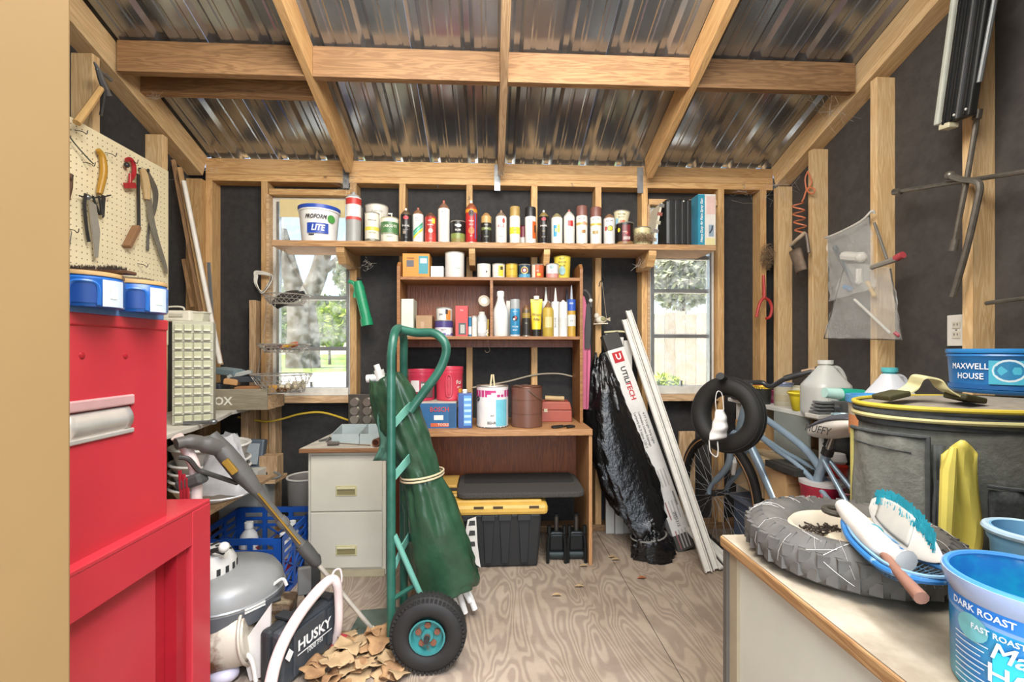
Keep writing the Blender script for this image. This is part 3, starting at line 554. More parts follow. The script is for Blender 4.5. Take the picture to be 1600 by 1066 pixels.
for x in (-.05, -.012, .026, .06): MB().box(x - .012, x + .012, -.006, .0, .012, H - .014).build('rib', blk, case, bev=.003)
MB().ell((.025, -.006, H - .022), .005, 8, 6).build('rivet', pm('#d8d4cc', .4), case)
a, b = W(1083, 303, 2.64), W(1117, 384, 2.64); bx = T('spray_gun_box', 'tall blue and white box with slanted white lettering at the right shelf end', 'box', (b.x - .045, 2.64, SZ), -.0); H = a.z - SZ
MB().box(-.055, .05, 0, .15, 0, H).build('carton', pm('#d9d3cb', .55), bx, bev=.001)
MB().box(-.056, -.016, -.001, .0, .002, H - .002).build('printed_panel', pm('#2f8ba6', .5), bx); MB().box(-.0562, -.0552, .0, .15, 0.002, H - .002).build('printed_panel', pm('#2f8ba6', .5), bx)
text('Heavy Duty Air Paint Spray Gun', .0195, pm('#f2efe8', .5), bx, o=(-.035, -.002, H / 2), ux=(0, 0, 1), uy=(-1, 0, 0), bold=.02, shear=.2)
MB().box(-.006, .046, -.001, 0, H * .62, H * .96).build('printed_panel', pm('#d9b9b0', .55), bx); MB().box(.008, .038, -.0012, 0, H * .2, H * .42).build('printed_panel', pm('#8fa0ad', .5), bx); MB().box(-.01, .046, -.001, 0, H * .02, H * .17).build('printed_panel', pm('#d9cf9a', .5), bx)
MB().tube([(.012, -.002, H * .26), (.026, -.002, H * .33), (.03, -.002, H * .4)], .004, 6).build('printed_gun', pm('#3a3f46', .5), bx)
# ---- row on top of the hutch
Y2 = 2.66; zt = HT
carton('orange carton with teal panel on top of the hutch', 629, 671, 396, zt, Y2 - .05, .12, '#cf8a36', [('STAPLES', .012, .3, .8, '#4d3a24')], panels=[(.6, .95, .16, .9, '#3f8d99'), (.15, .42, .45, .72, '#5a5a60'), (.66, .9, .6, .8, '#d8d9cf')])
carton('small blank white carton beside the orange one', 673, 693, 416, zt, Y2 - .04, .07, '#dcd9d4')
tin('large unlabelled white can with a faint green line on the hutch', 695, 726, 396, zt, Y2 - .02, '#dcd8d0', [], [], lid='#cfcbc2', patches=[(.3, .03, .34, .37, '#9cb8a8')], group='cans on top of the hutch', rim='#d5d1c8')
K = dict(group='cans on top of the hutch')
tin('small plain white can with a black rim on the hutch', 745, 767, 412, zt, Y2 - .03, '#dad5cb', [], [], rim='#2a2826', lid='#3a3734', ovals=[(.4, .008, .012, .4, '#4a4844')], **K)
tin('small white can with a yellow half and black emblem', 769, 789, 413, zt, Y2 - .03, '#e0dccf', [], [('STAIN', .008, .3, '#8a8268')], patches=[(.35, .03, .12, .85, '#d8bf3e')], ovals=[(.5, .02, .02, .66, '#3d3a2c')], **K)
tin('small all-yellow can with slanted print', 790, 809, 413, zt, Y2 - .03, '#c9ab3e', [(.0, .2, '#b58f34')], [('VARNISH', .009, .6, '#7c6420')], rim='#b59a58', **K)
tin('small navy can with round multicoloured emblem', 810, 829, 414, zt, Y2 - .03, '#27405a', [(.02, .3, '#4f8fae')], [], ovals=[(0, .042, .042, .55, '#c9b85a'), (0, .032, .032, .55, '#7a2f4c'), (0, .016, .016, .55, '#d9d3c4')], **K)
tin('small orange can with a pale left side', 830, 850, 414, zt, Y2 - .03, '#c0572c', [], [('OIL', .012, .5, '#f0e2c8')], patches=[(-.75, .026, .04, .94, '#d9c9b4'), (.2, .02, .16, .34, '#e0b23c')], **K)
tin('small white can with red foot and grey emblem', 853, 873, 413, zt, Y2 - .05, '#d8d8d6', [(.0, .3, '#c9867c')], [('ZINC', .008, .45, '#8c4a48')], ovals=[(-.1, .022, .022, .74, '#8fa8a8')], **K)
tin('tall yellow tub lettered in black at the right end of the hutch', 865, 892, 402, zt, Y2 + .02, '#d9c64a', [], [('RUST', .014, .87, '#33301f'), ('WOOD', .014, .72, '#33301f'), ('FILLER', .013, .57, '#33301f')], ovals=[(0, .036, .05, .36, '#7fa3a4')], flare=.05, lid='#cdbb4a', name='plastic_tub', cat='tub', rim='#d2c050')
# ---- middle shelf of the hutch
zt = HM; Y3 = 2.655
carton('tall pale green and white carton at the left of the hutch shelf', 627, 646, 467, zt, Y3 - .06, .13, '#d4d8c4')
carton('plain brown cardboard box on the hutch shelf', 650, 675, 493, zt, Y3 - .06, .12, '#a5845f', panels=[(.3, .5, .4, .7, '#b5977a')])
K = dict(name='food_tin', cat='tin', group='stacked tins on the hutch')
tin('lower of two stacked round tins, purple and white', 679, 708, 501, zt, Y3 - .03, '#d9d3d8', [(.55, .95, '#4a3f78'), (.05, .2, '#5a4f86')], [('NUTS', .013, .4, '#6a5a34')], patches=[(.5, .03, .1, .45, '#e4e1dc')], **K)
tin('upper of two stacked round tins, white with orange picture', 681, 707, 480, zt + .084, Y3 - .03, '#dcd9d2', [(.0, .08, '#3c3a58')], [('Jets', .016, .5, '#3a3a4c', -.4)], patches=[(.55, .03, .1, .8, '#d0803a'), (.3, .014, .5, .85, '#2f2b38')], H=.078, **K)
carton('red carton with dark window panel on the hutch shelf', 711.5, 731, 478, zt, Y3 - .06, .08, '#c04a4a', panels=[(.25, .85, .06, .44, '#4a4c4a'), (.4, .75, .1, .38, '#a8a8a0')], texts=[('TEA', .012, .5, .85, '#e8c9c0')])
tin('tiny blue jar right of the red carton', 731.5, 738, 495, zt, Y3 - .02, '#2f7fa5', [(.1, .5, '#d5dbd8')], [], name='jar', cat='jar', lid='#dbe0df', rim='#dbe0df')
tin('tiny white jar between the blue jar and round bottle', 737, 745.5, 494, zt, Y3 - .05, '#e2dfd2', [(.55, .75, '#d0ccc0')], [], name='jar', cat='jar', lid='#e6e3d8', rim='#e6e3d8')
p = W(753, 0, Y3); t = T('glue_bottle', 'round white bottle with grey label left of the hutch divider', 'bottle', (p.x, Y3, zt)); f = face(p.x, Y3)
MB().lathe([(.03, 0), (.032, .004), (.032, .1), (.02, .125), (.016, .13)], n=20).build('bottle_body', pm('#c5c7c5', .4), t, True); MB().lathe([(.018, .128), (.018, .142), (0, .142)], n=16).build('cap', pm('#cfcabb', .45), t, True); patch(t, .032, 0, .05, .02, .085, '#dedcd6', f); MB().tube([(.034, -.01, .0), (.036, -.012, .1)], .004, 6).build('yellow_strip', pm('#d4b43c', .5), t)
p = W(756, 471, Y3 - .02); tp = T('tape_roll', 'round roll of tape with pale label propped above the round bottle', 'tape', (p.x, Y3 - .02, p.z))
MB().lathe([(.0, -.009), (.034, -.009), (.035, 0), (.034, .009), (0, .009)], axis=(.25, -1, .25), n=14).build('tape', pm('#b3a692', .6), tp, True); MB().lathe([(.0, 0), (.02, 0), (.02, .0006), (0, .0006)], c=V((.25, -1, .25)).normalized() * .0096, axis=(.25, -1, .25), n=14).build('label', pm('#d8d2c2', .6), tp)
p = W(782, 0, Y3); t = T('spray_bottle', 'white long-necked plastic bottle on the hutch shelf', 'bottle', (p.x, Y3 - .02, zt)); H = W(782, 456, Y3).z - zt
MB().lathe([(.04, 0), (.044, .005), (.044, H * .52), (.04, H * .6), (.022, H * .78), (.019, H * .86), (.019, H * .9)], n=24).build('bottle_body', pm('#e4e1da', .4), t, True); MB().lathe([(.0215, H * .88), (.0215, H * .97), (.018, H), (0, H)], n=18).build('cap', pm('#e9e6df', .4), t, True)
carton('small white carton behind the long-necked bottle', 791, 800, 470, zt, Y3 + .05, .05, '#d9d5cb')
spray('blue spray can with silver cap and round emblem on the hutch shelf', 796.5, 813, 468, zt, Y3 - .03, '#2f7fa8', [(.0, .05, '#b9c4c8')], [('GARDEN', .008, .66, '#dfe8ea'), ('COLORS', .011, .26, '#e6eef0'), ('SPRAY', .011, .17, '#e6eef0')], cap='#9a9c9c', ovals=[(0, .032, .032, .48, '#1f2f3a'), (.12, .014, .014, .5, '#c94a44'), (-.15, .013, .013, .46, '#e3ddd0')], group='cans on the hutch shelf')
spray('brown and black slim can between the blue can and yellow tube', 815.5, 829, 474, zt, Y3 - .02, '#5b4a34', [(.05, .55, '#2f2a24'), (.55, .7, '#9a7f3a')], [('OIL', .009, .4, '#c9bfa6')], dome='#7d5b3c', tip=None, group='cans on the hutch shelf')
# squeeze tubes and caulk cartridges
p = W(837, 0, Y3); t = T('wood_filler_tube', 'yellow squeeze tube standing on its black cap', 'tube', (p.x, Y3 - .04, zt)); Ht = W(837, 471, Y3 - .04).z - zt
MB().grid(lambda u, v: V((.033 * cos(2 * pi * u) * (.78 + .22 * v), .024 * sin(2 * pi * u) * (1 - .93 * v), .04 + (Ht - .04) * v)), 20, 6, True).build('tube', pm('#ddc22f', .4), t, True)
MB().lathe([(.021, 0), (.022, .04), (0, .042)], n=18).build('cap', pm('#2a2723', .4), t, True); MB().box(-.034, .034, -.003, .003, Ht - .006, Ht + .012).build('crimp', pm('#e5cf50', .4), t)
text('Wood', .022, pm('#4a4016', .5), t, o=(0, -.0215, Ht * .62), shear=.25); text('Filler', .02, pm('#4a4016', .5), t, o=(0, -.0245, Ht * .48), shear=.25)
MB().lathe([(.016, Ht + .01), (.016, Ht + .03), (0, Ht + .03)], n=14).build('end_clip', pm('#e8e2d2', .5), t); MB().cyl((0, 0, Ht + .03), (0, 0, Ht + .075), .0035).build('pin', pm('#5a3a2c', .5), t)
p = W(855, 0, Y3); t = T('oil_bottle', 'dirty yellow bottle with torn label and brown pointed cap', 'bottle', (p.x, Y3 - .04, zt)); H = W(855, 471, Y3 - .04).z - zt
MB().lathe([(.03, 0), (.032, .006), (.032, H * .72), (.028, H * .8), (.012, H * .86)], n=20).build('bottle_body', pm('#b59a3e', .45), t, True); MB().lathe([(.026, H * .8), (.014, H * .9), (.004, H), (0, H)], n=16).build('cap', pm('#7d5a36', .5), t, True); patch(t, .032, .1, .04, .05, .11, '#cbbd86', face(p.x, Y3))
def caulk(label, px, ytop, Yc, col, bands=(), texts=(), r=.025, noz=.3, ncol='#dcdad2'):
    p = W(px, ytop, Yc); t = T('caulk_cartridge', label, 'caulk', (p.x, Yc, zt), 0, 'caulk cartridges on the hutch'); H = p.z - zt; hb = H * (1 - noz); f = face(p.x, Yc)
    MB().lathe([(r, 0), (r, hb), (r * .9, hb), (r * .9, hb + .004), (r * .35, hb + .008)], n=20).build('cartridge', pm(col, .4), t, True)
    MB().lathe([(r * .42, hb + .004), (r * .36, hb + H * .06), (r * .12, H), (0, H)], n=12).build('nozzle', pm(ncol, .4), t, True); bands_texts(t, r, bands, texts, f, H); return t
caulk('white caulk cartridge at the back behind the dirty yellow bottle', 853, 449, Y3 + .04, '#d8d6cf', r=.026)
caulk('white caulk cartridge lettered down its side', 868, 450, Y3 - .01, '#dedcd6', [], [], r=.025)
q = text('SILICONE', .014, pm('#6a6862', .5), bpy.data.objects['caulk_cartridge.001'], o=(-.004, -.0262, .08), ux=(0, 0, -1), uy=(1, 0, 0))
caulk('stubby white rounded cartridge without nozzle', 880, 469, Y3 - .05, '#dad8d2', [(.25, .5, '#cfcdc6')], noz=.08, r=.025)
caulk('blue and mustard caulk cartridge next to the hutch side', 893, 446, Y3 - .04, '#b9923a', [(.5, .72, '#2d53a8'), (.2, .42, '#d9d6cc')], [('PRO', .013, .64, '#e8e8ea'), ('375', .012, .3, '#3c4a6a')], r=.0235, ncol='#9aa0a8')
caulk('dark blue caulk cartridge hidden behind the mustard one', 886, 452, Y3 + .06, '#26304a', r=.024, ncol='#2a3040')
p = W(761, 519, HY - .01); tag(MB().tube([p + V((.006, 0, .012)), p + V((-.004, 0, .006)), p + V((.006, 0, -.002)), p + V((-.006, 0, -.012)), p + V((.002, 0, -.02))], .0035, 6).build('plastic_clip', pm('#dcd9d0', .5)), 'small white curly clip hanging on the hutch shelf edge', 'clip')
p = W(762, 545, HY - .004); tag(MB().tube(spline([p + V((0, .004, .055)), p + V((.004, 0, .02)), p + V((.012, 0, -.01)), p + V((-.006, 0, -.022)), p + V((-.016, 0, -.008))], 5), .0012, 5).build('wire_hook', pm('#5a4a3c', .5)), 'thin bent wire hook below the hutch shelf', 'hook')
# ---- on the desk top
zt = DZ
bx = carton('blue power-tool carton with red lettering on the desk', 640, 713, 629, zt, 2.44, .2, '#b9b4a8', [('BOSCH', .034, .64, .72, '#c4473f'), ('TOOLS', .02, .72, .14, '#e3d6c8')], panels=[(0, 1, 0, .96, '#2a618f'), (.52, .72, .32, .5, '#e2ded6'), (.45, .95, .06, .2, '#c9623c'), (.84, .98, .06, .94, '#24527c')])
MB().box(.121, .1225, 0, .2, 0, .1).build('side_print', pm('#5f6670', .6), bx)
def coffee(label, x0, x1, ytop, z0, Yc, col, group, lidc=None, H=None, name='coffee_canister', handle=True, texts=(), bands=(), patches=(), hang=-.2, ovals=()):
    px = (x0 + x1) / 2; p = W(px, ytop, Yc); r = (W(x1, 0, Yc).x - W(x0, 0, Yc).x) / 2 * .96; H = H or p.z - z0; t = T(name, label, 'canister', (p.x, Yc, z0), 0, group); f = face(p.x, Yc)
    MB().lathe([(r * .9, 0), (r * .95, .006), (r * .96, H * .08), (r * .93, H * .1), (r * .97, H * .8), (r, H * .84), (r * .97, H * .9), (r * .97, H * .93)], n=32).build('canister_body', pm(col, .35), t, True)
    MB().lathe([(r, H * .9), (r * 1.01, H * .92), (r * 1.0, H), (r * .9, H), (r * .88, H - .006), (0, H - .006)], n=32).build('lid', pm(lidc or col, .4), t, True)
    if handle:     # moulded grip: a recess with a bar standing in it
        a = f + hang; k = [( r * .99 * cos(a + d), r * .99 * sin(a + d), z * H) for d, z in ((-.16, .2), (-.2, .45), (-.16, .7), (0, .78), (.16, .7), (.2, .45), (.16, .2), (0, .14))]
        MB().tube(spline(k, 4, True), .006, 6, True).build('grip_rim', pm(col, .35), t, True)
        MB().sleeve(r * .985, H * .2, H * .72, 6, a - .12, a + .12).build('grip_recess', pm(col, .5, var=.4), t, True)
    bands_texts(t, r * .965, bands, texts, f, H)
    for a, w, q0, q1, c in patches: patch(t, r * .975, a, w, q0 * H, q1 * H, c, f)
    for a, w, h, z, c in ovals: oval(t, r * .975, a, w, h, z * H, c, f)
    return t
zbx = zt + W(700, 629, 2.44).z - zt
coffee('red coffee canister with dark printed label at the left on the blue carton', 636, 681, 577, zbx, 2.56, '#b5324a', 'red coffee canisters', patches=[(.45, .075, .12, .62, '#5b4c4a'), (.4, .06, .4, .56, '#d9cfc8'), (-.5, .05, .3, .66, '#d9d2d0')], handle=False)
coffee('red coffee canister showing its moulded grip, right one on the blue carton', 680, 725, 573, zbx, 2.56, '#c23a4c', 'red coffee canisters', texts=[('Fol', .03, .55, '#f0e6da', .72), ('gers', .016, .42, '#f0e6da', .75)], patches=[(.9, .03, .12, .36, '#d9a23c')], hang=-.05)
bx = T('solvent_tin', 'rectangular blue metal solvent tin with white cap', 'tin', (W(727, 0, 2.43).x, 2.43, zt), .12); H = W(727, 615, 2.43).z - zt
MB().box(-.036, .036, 0, .06, 0, H).build('tin_body', pm('#2b4f93', .35), bx, bev=.003); MB().box(-.008, .032, -.001, 0, H * .08, H * .94).build('label', pm('#5a94cc', .4), bx); MB().box(-.0368, -.0358, .008, .052, H * .05, H * .95).build('label', pm('#b9bcc4', .4), bx)
for k in range(5): MB().box(-.006, .03, -.0018, 0, H * (.15 + .16 * k), H * (.22 + .16 * k)).build('print_line', pm('#a9cbe6', .4), bx)
MB().lathe([(.013, H), (.014, H + .016), (.01, H + .02), (0, H + .02)], c=(0, .03, 0), n=14).build('cap', pm('#e6e1d6', .4), bx, True)
t = tin('gallon paint can with pink drips, white and aqua label, on the desk', 744, 795, 602, zt, 2.5, '#e5e0dc', [(.0, .03, '#4a4a4a'), (.74, .9, '#c2407f'), (.9, .96, '#e3d9d9')], [('INT', .014, .3, '#44423f', .0), ('BEHR', .022, .13, '#44423f', -.05)], lid='#8a6a4a', patches=[(.62, .07, .05, .68, '#74c2d2'), (-.2, .022, .7, .8, '#efe9e6'), (.1, .03, .72, .84, '#e8dfe0'), (.5, .05, .8, .9, '#d9cfd2')], group='gallon cans on the desk')
r_ = .085; MB().tor((-.075, -.045, .155), .009, .004, axis=(-.8, -.6, 0), n=12, m=6).build('bail_ear', pm('#3a3638', .4), t)
for s in (-.35, .35): o = MB().cyl((s * .04, 0, .185), (s * .012, 0, .28), .005, .0045, 8).build('wooden_stick', pm('#d6c49c', .6), t)
t = tin('rusty brown gallon can with wire bail on the desk', 798, 848, 603, zt, 2.5, '#6f4a3c', [(.32, .345, '#5e3d31'), (.66, .685, '#5e3d31')], [], lid='#6e4b3a', rim='#6b4637', group='gallon cans on the desk')
MB().tube(spline([(-.085, -.01, .2), (-.06, -.05, .225), (.0, -.085, .2), (.05, -.078, .165), (.086, -.02, .14)], 6), .002, 5).build('bail', pm('#8b7b6c', .4, metal=.5), t, True)
bx = T('metal_toolbox', 'small faded red metal box with wooden handle behind the rusty can', 'toolbox', (W(869, 0, 2.62).x, 2.62, zt), -.06); H = .115
MB().box(-.09, .09, 0, .14, 0, H * .58).build('box_body', pm('#a4503f', .5), bx, bev=.004); MB().ext([(-.09, H * .6), (.09, H * .6), (.078, H), (-.078, H)], (0, -.002, 0), (1, 0, 0), (0, 0, 1), (0, .144, 0)).build('lid', pm('#a65240', .5), bx, bev=.004)
MB().cyl((-.06, .05, H + .018), (.05, .05, H + .014), .014, n=10).build('handle', pm('#b79a6c', .6), bx, True); MB().box(-.07, -.05, -.006, 0, H * .5, H * .66).build('latch', pm('#b5a888', .4, metal=.6), bx)
P = [W(880, 655, 2.45), W(862, 657, 2.45), W(868, 664, 2.42), W(893, 672, 2.40), W(898, 664, 2.42), W(884, 661, 2.44)]
tag(MB().tube(spline([V((p.x, 2.46 - .03 * (i % 3), DZ + .006)) for i, p in enumerate(P)], 6), .005, 6).build('black_cord', pm('#231f1d', .6)), 'short black cord curled at the right end of the desk top', 'cord')
# wire running behind the desk
tag(MB().tube(spline([W(738, 606, YB - .01), W(790, 597, YB - .012), W(835, 586, YB - .012), W(872, 584, YB - .012), W(900, 590, YB - .012)], 8), .005, 6).build('grey_cable', pm('#a89c86', .5)), 'thin pale cable stapled along the studs behind the desk', 'cable')
# ---- under the desk
tote = T('storage_tote', 'black plastic tote with yellow lid in the desk kneehole', 'tote', (W(760, 0, 2.33).x, 2.33, 0)); x0, x1 = W(668, 0, 2.33).x - W(760, 0, 2.33).x, W(857, 0, 2.33).x - W(760, 0, 2.33).x
LT, LB = .353, .283
b_ = MB(); q0, q1, q2, q3 = x0 + .055, x1 - .05, x0 + .03, x1 - .03
b_.add([(q0, .05, 0), (q1, .05, 0), (q1, .34, 0), (q0, .34, 0), (q2, .025, LB), (q3, .025, LB), (q3, .37, LB), (q2, .37, LB)], [(0, 3, 2, 1), (4, 5, 6, 7), (0, 1, 5, 4), (1, 2, 6, 5), (2, 3, 7, 6), (3, 0, 4, 7)]); body = b_.build('tote_body', pm('#222324', .5), tote, bev=.012)
for fx in (.34, .5, .64, .8): xx = x0 + (x1 - x0) * fx; MB().ext([(-.03, LB - .01), (.03, LB - .01), (.018, .03), (-.018, .03)], (xx, .028, 0), (1, 0, 0), (0, 0, 1), (0, .02, 0)).build('rib', pm('#1d1e1f', .5), tote, bev=.003); MB().box(xx - .034, xx + .034, .012, .03, LB - .03, LB).build('lip_clip', pm('#2a2b2c', .5), tote, bev=.003)
MB().box(x0, x1, 0, .4, LB, LT - .012).build('lid', pm('#d6ab50', .45), tote, bev=.02); MB().box(x0 + .03, x1 - .03, .03, .37, LT - .02, LT).build('lid_top', pm('#cfa44b', .45), tote, bev=.008)
for fx in (.42, .58, .88): xx = x0 + (x1 - x0) * fx; MB().box(xx - .025, xx + .025, -.001, .004, LB + .036, LB + .048).build('slot', pm('#4a3b22', .6), tote)
# ribbed white strip leaning on the tote
st = T('louvre_strip', 'torn white strip with three dark openings leaning on the tote', 'strip', (W(740, 0, 2.31).x, 2.318, 0), 0)
pts = [(-.03, .27), (.012, .285), (.02, .14), (.035, .03), (.005, .05), (-.045, .19)]
MB().ext(pts, (0, 0, 0), (1, 0, 0), (0, 0, 1), (0, .006, 0)).build('strip', pm('#d6d1c8', .6), st)
for k, z in enumerate((.255, .205, .15)): MB().ext([(-.026, z - .014), (.008, z - .012), (.006, z + .012), (-.02, z + .012)], (0, -.0012, 0), (1, 0, 0), (0, 0, 1), (0, .001, 0)).build('opening', pm('#3b3a38', .7), st)
# dark carpeted board lying over the tote
pts = []
cb = T('carpet_board', 'dark grey carpeted board with rounded corners lying on the tote', 'board', (W(816, 0, 2.5).x, 2.36, .36)); xa_, xb_ = W(713, 0, 2.36).x - cb.location.x, W(917, 0, 2.36).x - cb.location.x - .004
carpet = mat('carpet_grey', C('#4a4641'), .95, var=.3, scale=120, bump=.6)
def rr(x0, x1, y0, y1, r, n=5):
    o = []
    for cx, cy, a in ((x1 - r, y0 + r, -pi / 2), (x1 - r, y1 - r, 0), (x0 + r, y1 - r, pi / 2), (x0 + r, y0 + r, pi)): o += [(cx + r * cos(a + pi / 2 * k / n), cy + r * sin(a + pi / 2 * k / n)) for k in range(n + 1)]
    return o
MB().ext(rr(xa_, xb_, 0, .34, .05), (0, 0, 0), (1, 0, 0), (0, 1, .03), (0, 0, .03)).build('board_core', carpet, cb, bev=.008)
MB().ext(rr(xa_ + .03, xb_ - .03, .16, .33, .02), (0, 0, .0301), (1, 0, 0), (0, 1, .03), (0, 0, .004)).build('carpet_strip', mat('carpet_dark', C('#2c2a27'), .95, var=.3, scale=120), cb)
for k, (py, c) in enumerate(((748, '#c9a052'), (758, '#2a2724'), (767, '#b98e3c'), (776, '#d0b06a'))):
    p0 = W(690, py, 2.5); z = .365 + .016 * (3 - k)
    tag(MB().box(W(690, 0, 2.5).x, W(716, 0, 2.5).x, 2.41, 2.6, z - .007, z + .007).build('lumber_offcut', pm(c, .6), bev=.002), ['topmost tan offcut on the tote lid left of the carpet board', 'thin dark offcut second in the pile on the tote lid', 'third offcut, mustard coloured, in the pile on the tote lid', 'lowest pale yellow offcut lying directly on the tote lid'][k], 'offcut')
# clamps in the right of the kneehole
def clamp(label, px, Yc):
    p = W(px, 0, Yc); t = T('iron_clamp', label, 'clamp', (p.x, Yc, 0), -.05, 'iron clamps under the desk'); ir = pm('#1c1f1f', .4, metal=.4)
    for s in (-1, 1): MB().tube(spline([(s * .047, -.03, .003), (s * .045, -.03, .1), (s * .038, -.03, .15), (s * .02, -.03, .16), (0, -.03, .16)], 4), .009, 8).build('jaw_leg', ir, t, True); MB().cyl((s * .04, -.034, .16), (s * .04, -.034, .2), .011).build('knob', ir, t, True)
    MB().box(-.04, .04, -.02, .08, .06, .15).build('jaw_block', ir, t, bev=.01); MB().cyl((0, -.01, .15), (0, -.01, .245), .012).build('screw', pm('#55504a', .4, metal=.7), t, True); MB().cyl((0, -.01, .245), (0, -.01, .255), .016).build('screw_head', ir, t, True)
    MB().cyl((-.04, .02, .03), (.04, .02, .03), .026).build('roller', pm('#26302f', .5), t, True)
clamp('black iron clamp standing next to the tote', 869, 2.44); clamp('black iron clamp standing against the desk side panel', 900, 2.44)
# ------------------------------------------------------------------ left wall: pegboard and its tools
peg_m = mat('pegboard_cream', C('#efe2bd'), .55, var=.1, scale=5)
PX = XL + .008
peg = T('pegboard', 'cream pegboard full of holes on the left wall', 'pegboard', (XL + .003, 2.0, 1.15))
MB().box(XL + .001, PX, 1.2, 2.5, 1.15, 2.06).build('panel', peg_m, peg, world=True)
hb = MB()
for i in range(50):
    for j in range(35):
        y, z = 1.225 + i * .0254, 1.17 + j * .0254
        hb.add([(PX + .0004, y + .0032 * cos(a * pi / 3), z + .0032 * sin(a * pi / 3)) for a in range(6)], [(0, 1, 2, 3, 4, 5)])
hb.build('peg_holes', pm('#7d6a48', .8), peg, world=True, kind='stuff')
PT = PX + .022                             # plane the hung tools lie in
def Q(px, py, dx=0): return WX(px, py, PT + dx)
steel = pm('#8f9294', .3, metal=.8); dsteel = pm('#3c3b3b', .4, metal=.5); ywood = pm('#c9a36a', .55); brn = pm('#5a3d2a', .55)
def hook(label, px, py, grp='wire pegboard hooks'):
    p = Q(px, py); o = MB().tube(spline([V((PX, p.y, p.z + .012)), V((PX + .03, p.y, p.z + .006)), V((PX + .045, p.y, p.z - .004)), V((PX + .05, p.y, p.z + .012))], 5), .0017, 6).build('peg_hook', dsteel)
    return tag(o, label, 'hook', grp)
for l, x, y in (('empty wire hook at the top edge of the pegboard', 126, 208), ('long wire hook right of the yellow-handled knife', 172, 243), ('wire hook at the bottom of the pegboard below the saws', 222, 416), ('small wire hook low on the pegboard above the blue canisters', 112, 362), ('wire hook between the yellow-handled knife and shears', 138, 258), ('wire hook holding the red tubing cutter', 206, 254), ('wire hook holding the dark-handled tool', 103, 278)): hook(l, x, y)
def tool(name, label, cat): return T(name, label, cat, (PT, 2.0, 1.5))
# hatchet-like hammer hung on the stud top
t = T('claw_hammer', 'hammer with steel head and pale wooden handle hooked above the pegboard', 'hammer', (PT, 2.0, 1.9)); c = .05
MB().tube([Q(120, 192, c), Q(140, 165, c), Q(158, 138, c)], [.014, .013, .011], 8).build('handle', ywood, t, True, world=True)
MB().tube(spline([Q(147, 97, c), Q(153, 108, c), Q(160, 128, c), Q(166, 140, c), Q(170, 150, c)], 4), [.004, .005, .006, .007, .009, .01, .012, .013, .013, .014, .014, .013, .012, .011, .011, .012, .012], 8).build('head', steel, t, True, world=True)
MB().tube([Q(150, 108, c), Q(166, 118, c), Q(174, 126, c)], [.005, .009, .008], 8).build('claw', steel, t, True, world=True)
MB().tube([Q(164, 140, c), Q(158, 180, c)], .007, 6).build('wire_loop', dsteel, t, world=True)
# yellow handled knife
t = tool('pruning_knife', 'tool with curved yellow handle hanging on the pegboard', 'knife')
MB().tube(spline([Q(153, 234), Q(160, 245), Q(162, 268), Q(158, 290), Q(155, 303)], 4), [.010 + .004 * sin(pi * i / 16) for i in range(17)], 10).build('handle', pm('#b98a2c', .4), t, True, world=True)
MB().ext([(0, 0), (.02, 0), (.014, .09), (.006, .1)], Q(158, 304), (0, 1, 0), (0, 0, -1), (.003, 0, 0)).build('blade', dsteel, t, world=True)
# shears
t = tool('garden_shears', 'black and silver spring shears below the yellow-handled tool', 'shears')
MB().ext([(0, 0), (.035, -.01), (.055, -.12), (.045, -.23), (.03, -.235)], Q(137, 312), (0, 1, 0), (0, 0, 1), (.006, 0, 0)).build('blade', pm('#b3aca0', .35, metal=.6), t, bev=.001, world=True)
MB().tube(spline([Q(134, 303), Q(132, 320), Q(134, 345), Q(137, 368), Q(139, 378)], 4), .006, 8).build('handle', dsteel, t, True, world=True)
for k in (0, 1): MB().tube(spline([Q(145 + 9 * k, 306), Q(149 + 8 * k, 318), Q(156 + 3 * k, 336)], 4), .005, 6).build('spring_arm', dsteel, t, True, world=True)
MB().ell(Q(137, 308), .012, 10, 8).build('pivot', steel, t, True, world=True); MB().tube(spline([Q(124, 306), Q(140, 309), Q(160, 308), Q(173, 305)], 4), .003, 6).build('wire_hook', dsteel, t, world=True)
# red tubing cutter
t = tool('tubing_cutter', 'small bright red tubing cutter on the pegboard', 'cutter'); rd = pm('#a8242b', .35)
MB().tube(spline([Q(198, 250), Q(204, 249), Q(209, 258), Q(209, 272), Q(204, 280)], 4), .0095, 8).build('frame', rd, t, True, world=True); MB().beam(Q(196, 290), Q(210, 290), .02, .026).build('knob', rd, t, bev=.003, world=True); MB().cyl(Q(204, 272), Q(203, 288), .008).build('screw', rd, t, True, world=True); MB().ell(Q(198, 258), .012, 10, 8).build('roller', dsteel, t, True, world=True)
# pruning saws
t = tool('pruning_saw', 'pruning saw with tan handle and long grey curved blade', 'saw')
MB().tube(spline([Q(222, 264), Q(226, 276), Q(229, 295), Q(230, 312)], 4), [.012 + .006 * sin(pi * i / 12) for i in range(13)], 8).build('handle', pm('#c2a577', .5), t, True, world=True)
sp = spline([Q(228, 310), Q(232, 345), Q(242, 380), Q(256, 420), Q(260, 428)], 5); sq = spline([Q(236, 310), Q(241, 345), Q(249, 378), Q(260, 415), Q(261, 428)], 5)
def ribbon(a, b, d): n = len(a); d = V(d); return MB().add(list(a) + list(b) + [p + d for p in a] + [p + d for p in b], [f for i in range(n - 1) for f in ((i, i + 1, n + i + 1, n + i), (2 * n + i, 3 * n + i, 3 * n + i + 1, 2 * n + i + 1), (i, 2 * n + i, 2 * n + i + 1, i + 1), (n + i, n + i + 1, 3 * n + i + 1, 3 * n + i))])
ribbon(sp, sq, (.003, 0, 0)).build('blade', pm('#8d8678', .4, metal=.5), t, world=True)
t = tool('sickle', 'grey crescent sickle blade hanging behind the tan-handled saw', 'sickle')
